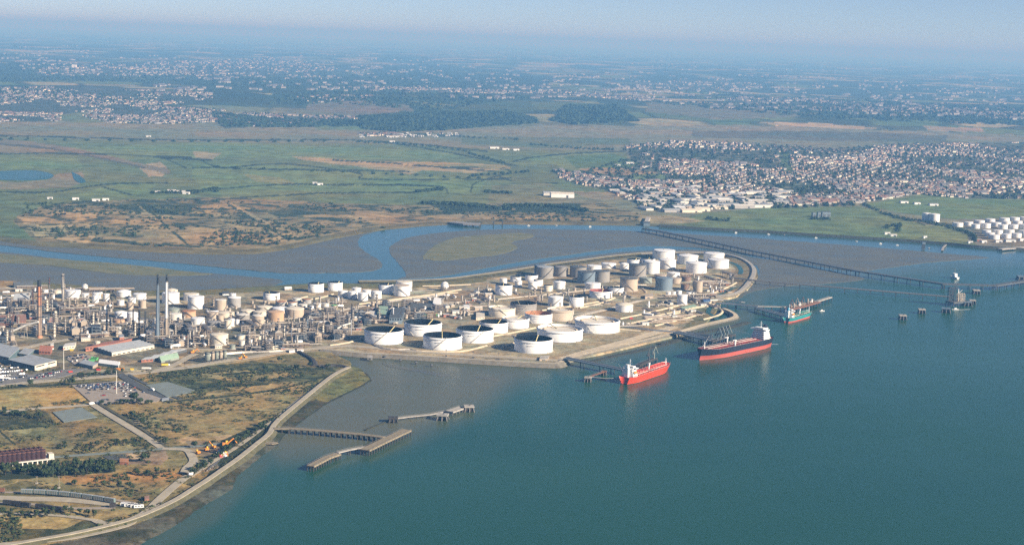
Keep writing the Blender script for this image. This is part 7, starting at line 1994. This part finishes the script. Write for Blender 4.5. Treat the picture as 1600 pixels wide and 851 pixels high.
# hill towns across the marsh: a mass of pale houses
b = MB(); L = Leaves()
for poly, n in zip(hill_towns, (1300, 600, 620, 640, 480, 820, 80, 110, 120)):
    made = 0
    for x, y, p in cand(poly, n * 6, (420, 700, 35), .37):
        if made >= n: break
        if snap(p, 18, 70) is None: continue
        p.z = LZ + hz(p.x, p.y); made += 1; g = .8 + max(0, (160 - y)) / 130
        k = random.uniform(.6, 1.1) * g
        house_geo(b, p, 15 * k * random.uniform(.8, 1.8), 10 * k, 6.2 * k, random.choice((.2, .2 + math.pi / 2)) + random.uniform(-.4, .4), random.choices((0, 1, 4), (6, 1, 2))[0], random.choice((2, 3)))
        if made % 2 == 0:
            q = att(x + random.uniform(-4, 4), y + random.uniform(-1, 1)); s = random.uniform(6, 12) * g; L.clump((q.x, q.y, q.z + s * .4), s, s * .7, 8, s * .45, rng)
for i in range(900):           # sprinkled further towns up to the horizon
    x, y = random.uniform(0, 1600), 0; y = 62 + (x - 800) * .0332 + random.uniform(22, 100)
    p = att(x, y)
    if fbm(np.array([p.x / 2500]), np.array([p.y / 5000]), 39, 3)[0] < .46: continue
    for j in range(3): house_geo(b, att(x + random.gauss(0, 6), y + random.gauss(0, .5)), random.uniform(14, 34), 14, 9, random.uniform(-.4, .4), 0, 3)
o = b.build('hill_houses', HM); o['kind'] = 'stuff'
o = L.build('hill_trees', 'leaf_far'); o['kind'] = 'stuff'
# marsh farms, caravans park and warehouses
WH = []
def far_building(label, x, y, l, w, h, rz, wm='white_paint', rm='dirty_white', name='warehouse', group=None, cat='warehouse'):
    p = att(x, y); t = thing(name, label, cat, (p.x, p.y, p.z), rz, group)
    MB().box((0, 0, -1), (l, w, h + 1)).build('wall', MT[wm], t)
    r = MB(); e = .6
    r._add([(-l / 2 - e, -w / 2 - e, h), (l / 2 + e, -w / 2 - e, h), (l / 2 + e, w / 2 + e, h), (-l / 2 - e, w / 2 + e, h), (-l / 2 - e, 0, h + w * .12), (l / 2 + e, 0, h + w * .12)], [(0, 1, 5, 4), (2, 3, 4, 5), (1, 2, 5), (3, 0, 4), (3, 2, 1, 0)])
    r.build('roof', MT[rm], t); MB().box((l * .2, -w / 2 - .1, 0), (6, .25, h * .6)).build('door', MT['dark_grey'], t)
    return t
far_building('large white long warehouse standing alone left of the far town', 878, 308, 66, 30, 11, .12, 'white_paint', 'cream_paint')
far_building('grey roofed wing joined to the large white warehouse', 862, 305, 50, 26, 8, .12, 'dirty_white', 'roof_grey')
IND = [(1000, 309), (1060, 304), (1160, 300), (1236, 304), (1232, 320), (1150, 328), (1060, 333), (1008, 327)]
made = 0; pl = []
random.seed(21)
while made < 74:
    x, y = random.uniform(930, 1240), random.uniform(294, 333)
    if not inpoly1(x, y, IND) and not (made > 58 and inpoly1(x, y, [(930, 294), (1240, 285), (1236, 304), (1000, 309)])): continue
    p = at(x, y, LZ)
    if any((p - q).length < 46 for q in pl): continue
    pl.append(p); made += 1
    wm, rm = random.choice([('render_white', 'dirty_white'), ('dirty_white', 'roof_grey'), ('cream_paint', 'cream_paint'), ('render_white', 'roof_grey'), ('pale_brick', 'roof_grey'), ('render_white', 'white_paint')])
    dn = {'dirty_white': 'pale', 'roof_grey': 'grey', 'cream_paint': 'cream', 'white_paint': 'white'}[rm]
    side = 'near edge' if y > 320 else ('middle' if y > 309 else 'back')
    side += ' left' if x < 1090 else (' centre' if x < 1160 else ' right')
    far_building('%s roofed warehouse at the %s of the far industrial estate' % (dn, side), x, y, random.uniform(28, 66), random.uniform(16, 26), random.uniform(4.5, 8), random.choice((.3, .35, .3 + math.pi / 2)), wm, rm, group='warehouses of the far industrial estate')
for lab, x, y, l in (('white farm building on the marsh above the scrub, leftmost of the line', 245, 301, 26), ('pale barn in the middle of the marsh farm line', 268, 299.5, 34), ('white barn at the right of the marsh farm line', 282, 301, 42), ('second white barn at the right of the marsh farm line', 291, 303, 30),
        ('small white farm shed at the far left of the marsh', 78, 311, 20), ('pale farm shed in the left marsh line', 118, 312, 26), ('low farm shed right in the left marsh line', 150, 314, 30), ('last farm shed in the left marsh line', 165, 313, 26), ('white farm by the small copse on the green marsh', 500, 289, 26), ('second shed of the small copse farm', 492, 287, 20),
        ('long white works shed on the far marsh by the hedge', 772, 232, 60), ('second white works shed on the far marsh by the hedge', 790, 234, 44), ('third white works shed on the far marsh by the hedge', 806, 235, 40), ('white pumping house at the foot of the left hills', 232, 214, 30), ('white house on the far marsh road', 613, 222, 34), ('pale shed on the field left of the far town', 965, 259, 30), ('white school block on the field left of the far town', 1008, 262, 44), ('long white block above the cream estate', 984, 256, 50),
        ('white farmhouse on the bank left of the depot', 1386, 366, 22), ('second white farm shed on the bank left of the depot', 1396, 369, 24), ('pale shed on the bank near the tide gauge', 1445, 372, 16), ('pale cottage row on the far green field', 1412, 317, 40), ('second cottage row on the far green field', 1432, 319, 34), ('third cottage row on the far green field', 1458, 321, 44),
        ('small white hut at the foot of the depot bund', 1516, 380, 18), ('red brown works block at the depot waterside', 1530, 377, 18), ('white works block at the depot waterside', 1537, 379, 22), ('white roofed depot office near the waterfront', 1560, 378.5, 26), ('grey depot shed near the waterfront', 1578, 377.5, 40), ('white depot shed at the picture edge', 1597, 376, 26)):
    far_building(lab, x, y, l * .62, l * .3, 5, .15 + random.uniform(-.2, .3), 'brick' if 'red' in lab else 'white_paint', 'roof_grey' if 'grey' in lab or 'cottage' in lab else 'dirty_white', 'farm_building' if 'farm' in lab or 'barn' in lab else 'works_building', cat='building')
for i, (x, y) in enumerate(((1271, 339.5), (1279, 339), (1286, 338.6), (1292, 338.6))):
    far_building(['ruined dark block standing on the far field, first of four', 'ruined dark block standing on the far field, second of four', 'ruined dark block standing on the far field, third of four', 'ruined dark block standing on the far field, last and widest of four'][i], x, y, 8 if i < 3 else 16, 10, 13, .2, 'slate_blue', 'dark_grey', 'ruined_block', 'ruined blocks on the far field', 'building')
# caravan park below the hills: pale roofs in a strip
for i in range(40):
    x, y = random.uniform(565, 722), random.uniform(208, 215)
    far_building('white chalet in the strip of chalets below the wooded hill', x, y, random.uniform(10, 22), 9, 4, random.uniform(-.3, .3), 'white_paint', 'dirty_white' if i % 3 else 'roof_grey', 'chalet', 'chalets below the wooded hill', 'chalet')
# depot jetty frontage
t, _ = jetty('pale waterfront quay of the distant depot', [(1562, 388.5), (1600, 385.5), (1640, 383)], 14, 5, 14, 'concrete', 'dark_timber', 3, .7, rail=False, thick=2)
far_building('white water tower block among the far hill woods', 116, 107, 40, 30, 30, 0, 'white_paint', 'white_paint', 'water_tower', None, 'tower')

# things of one kind that share a place are told apart by their order across the view
by = {}
for o in COL.objects:
    if o.parent is None and o.get('label'): by.setdefault(o['label'], []).append(o)
for lab, os_ in by.items():
    n = len(os_)
    if n < 2 or n > 9 or len(lab.split()) > 12: continue
    os_.sort(key=lambda o: proj(o.location)[0])
    for i, o in enumerate(os_):
        if n == 2: w_ = ('left one of two', 'right one of two')[i]
        else: w_ = 'leftmost' if i == 0 else 'rightmost' if i == n - 1 else ('second', 'third', 'fourth', 'fifth', 'sixth', 'seventh', 'eighth')[i - 1] + ' from the left'
        o['label'] = lab + ', ' + w_
# ------------------------------------------------------------------ air, light, sky
hz_ = MB(); hz_.box((0, 22000, -4.0), (120000, 170000, HC + 190))
ob = hz_.build('haze', [])
hm = bpy.data.materials.new('haze'); hm.use_nodes = True
hn = hm.node_tree.nodes; hn.clear()
pv = hn.new('ShaderNodeVolumePrincipled'); mo = hn.new('ShaderNodeOutputMaterial')
pv.inputs['Color'].default_value = (.164, .427, .83, 1); pv.inputs['Density'].default_value = 7.3e-5
pv.inputs['Absorption Color'].default_value = (.497, .253, 0, 1)
pv.inputs['Anisotropy'].default_value = 0.0
hm.node_tree.links.new(pv.outputs[0], mo.inputs['Volume'])
ob.data.materials.append(hm); ob['kind'] = 'stuff'

SUN_EL, SUN_AZ = rad(25), math.atan2(.885, -.465)       # azimuth from +Y towards +X
sd = Vector((math.sin(SUN_AZ) * math.cos(SUN_EL), math.cos(SUN_AZ) * math.cos(SUN_EL), math.sin(SUN_EL)))
sl = bpy.data.lights.new('sun', 'SUN'); sl.energy = 5.0; sl.angle = rad(.5); sl.color = (1, .92, .78)
so_ = bpy.data.objects.new('sun', sl); COL.objects.link(so_)
so_.rotation_euler = sd.to_track_quat('Z', 'Y').to_euler(); so_.location = (800, -800, 900)
w = bpy.data.worlds.new('World'); sc.world = w; w.use_nodes = True
wt = w.node_tree; bg = wt.nodes['Background']
sk = wt.nodes.new('ShaderNodeTexSky'); sk.sky_type = 'NISHITA'; sk.sun_disc = False
sk.sun_elevation = SUN_EL; sk.sun_rotation = SUN_AZ; sk.altitude = 5000
sk.air_density = 1.0; sk.dust_density = .5; sk.ozone_density = 1.0
tint = wt.nodes.new('ShaderNodeMix'); tint.data_type = 'RGBA'; tint.blend_type = 'MULTIPLY'
tint.inputs[0].default_value = 1.0; tint.inputs[7].default_value = (.80, .86, 1.05, 1)
wt.links.new(sk.outputs[0], tint.inputs[6]); wt.links.new(tint.outputs[2], bg.inputs['Color']); bg.inputs['Strength'].default_value = .056
vs = sc.view_settings
vs.view_transform = 'Standard'; vs.look = 'None'; vs.gamma = 1.0; vs.use_curve_mapping = False; vs.exposure = 0.85
sc.display_settings.display_device = 'sRGB'
cy = sc.cycles
cy.use_denoising = False; cy.volume_bounces = 1; cy.max_bounces = 6; cy.diffuse_bounces = 2; cy.glossy_bounces = 3; cy.transmission_bounces = 2
cy.use_adaptive_sampling = True; cy.adaptive_threshold = .015
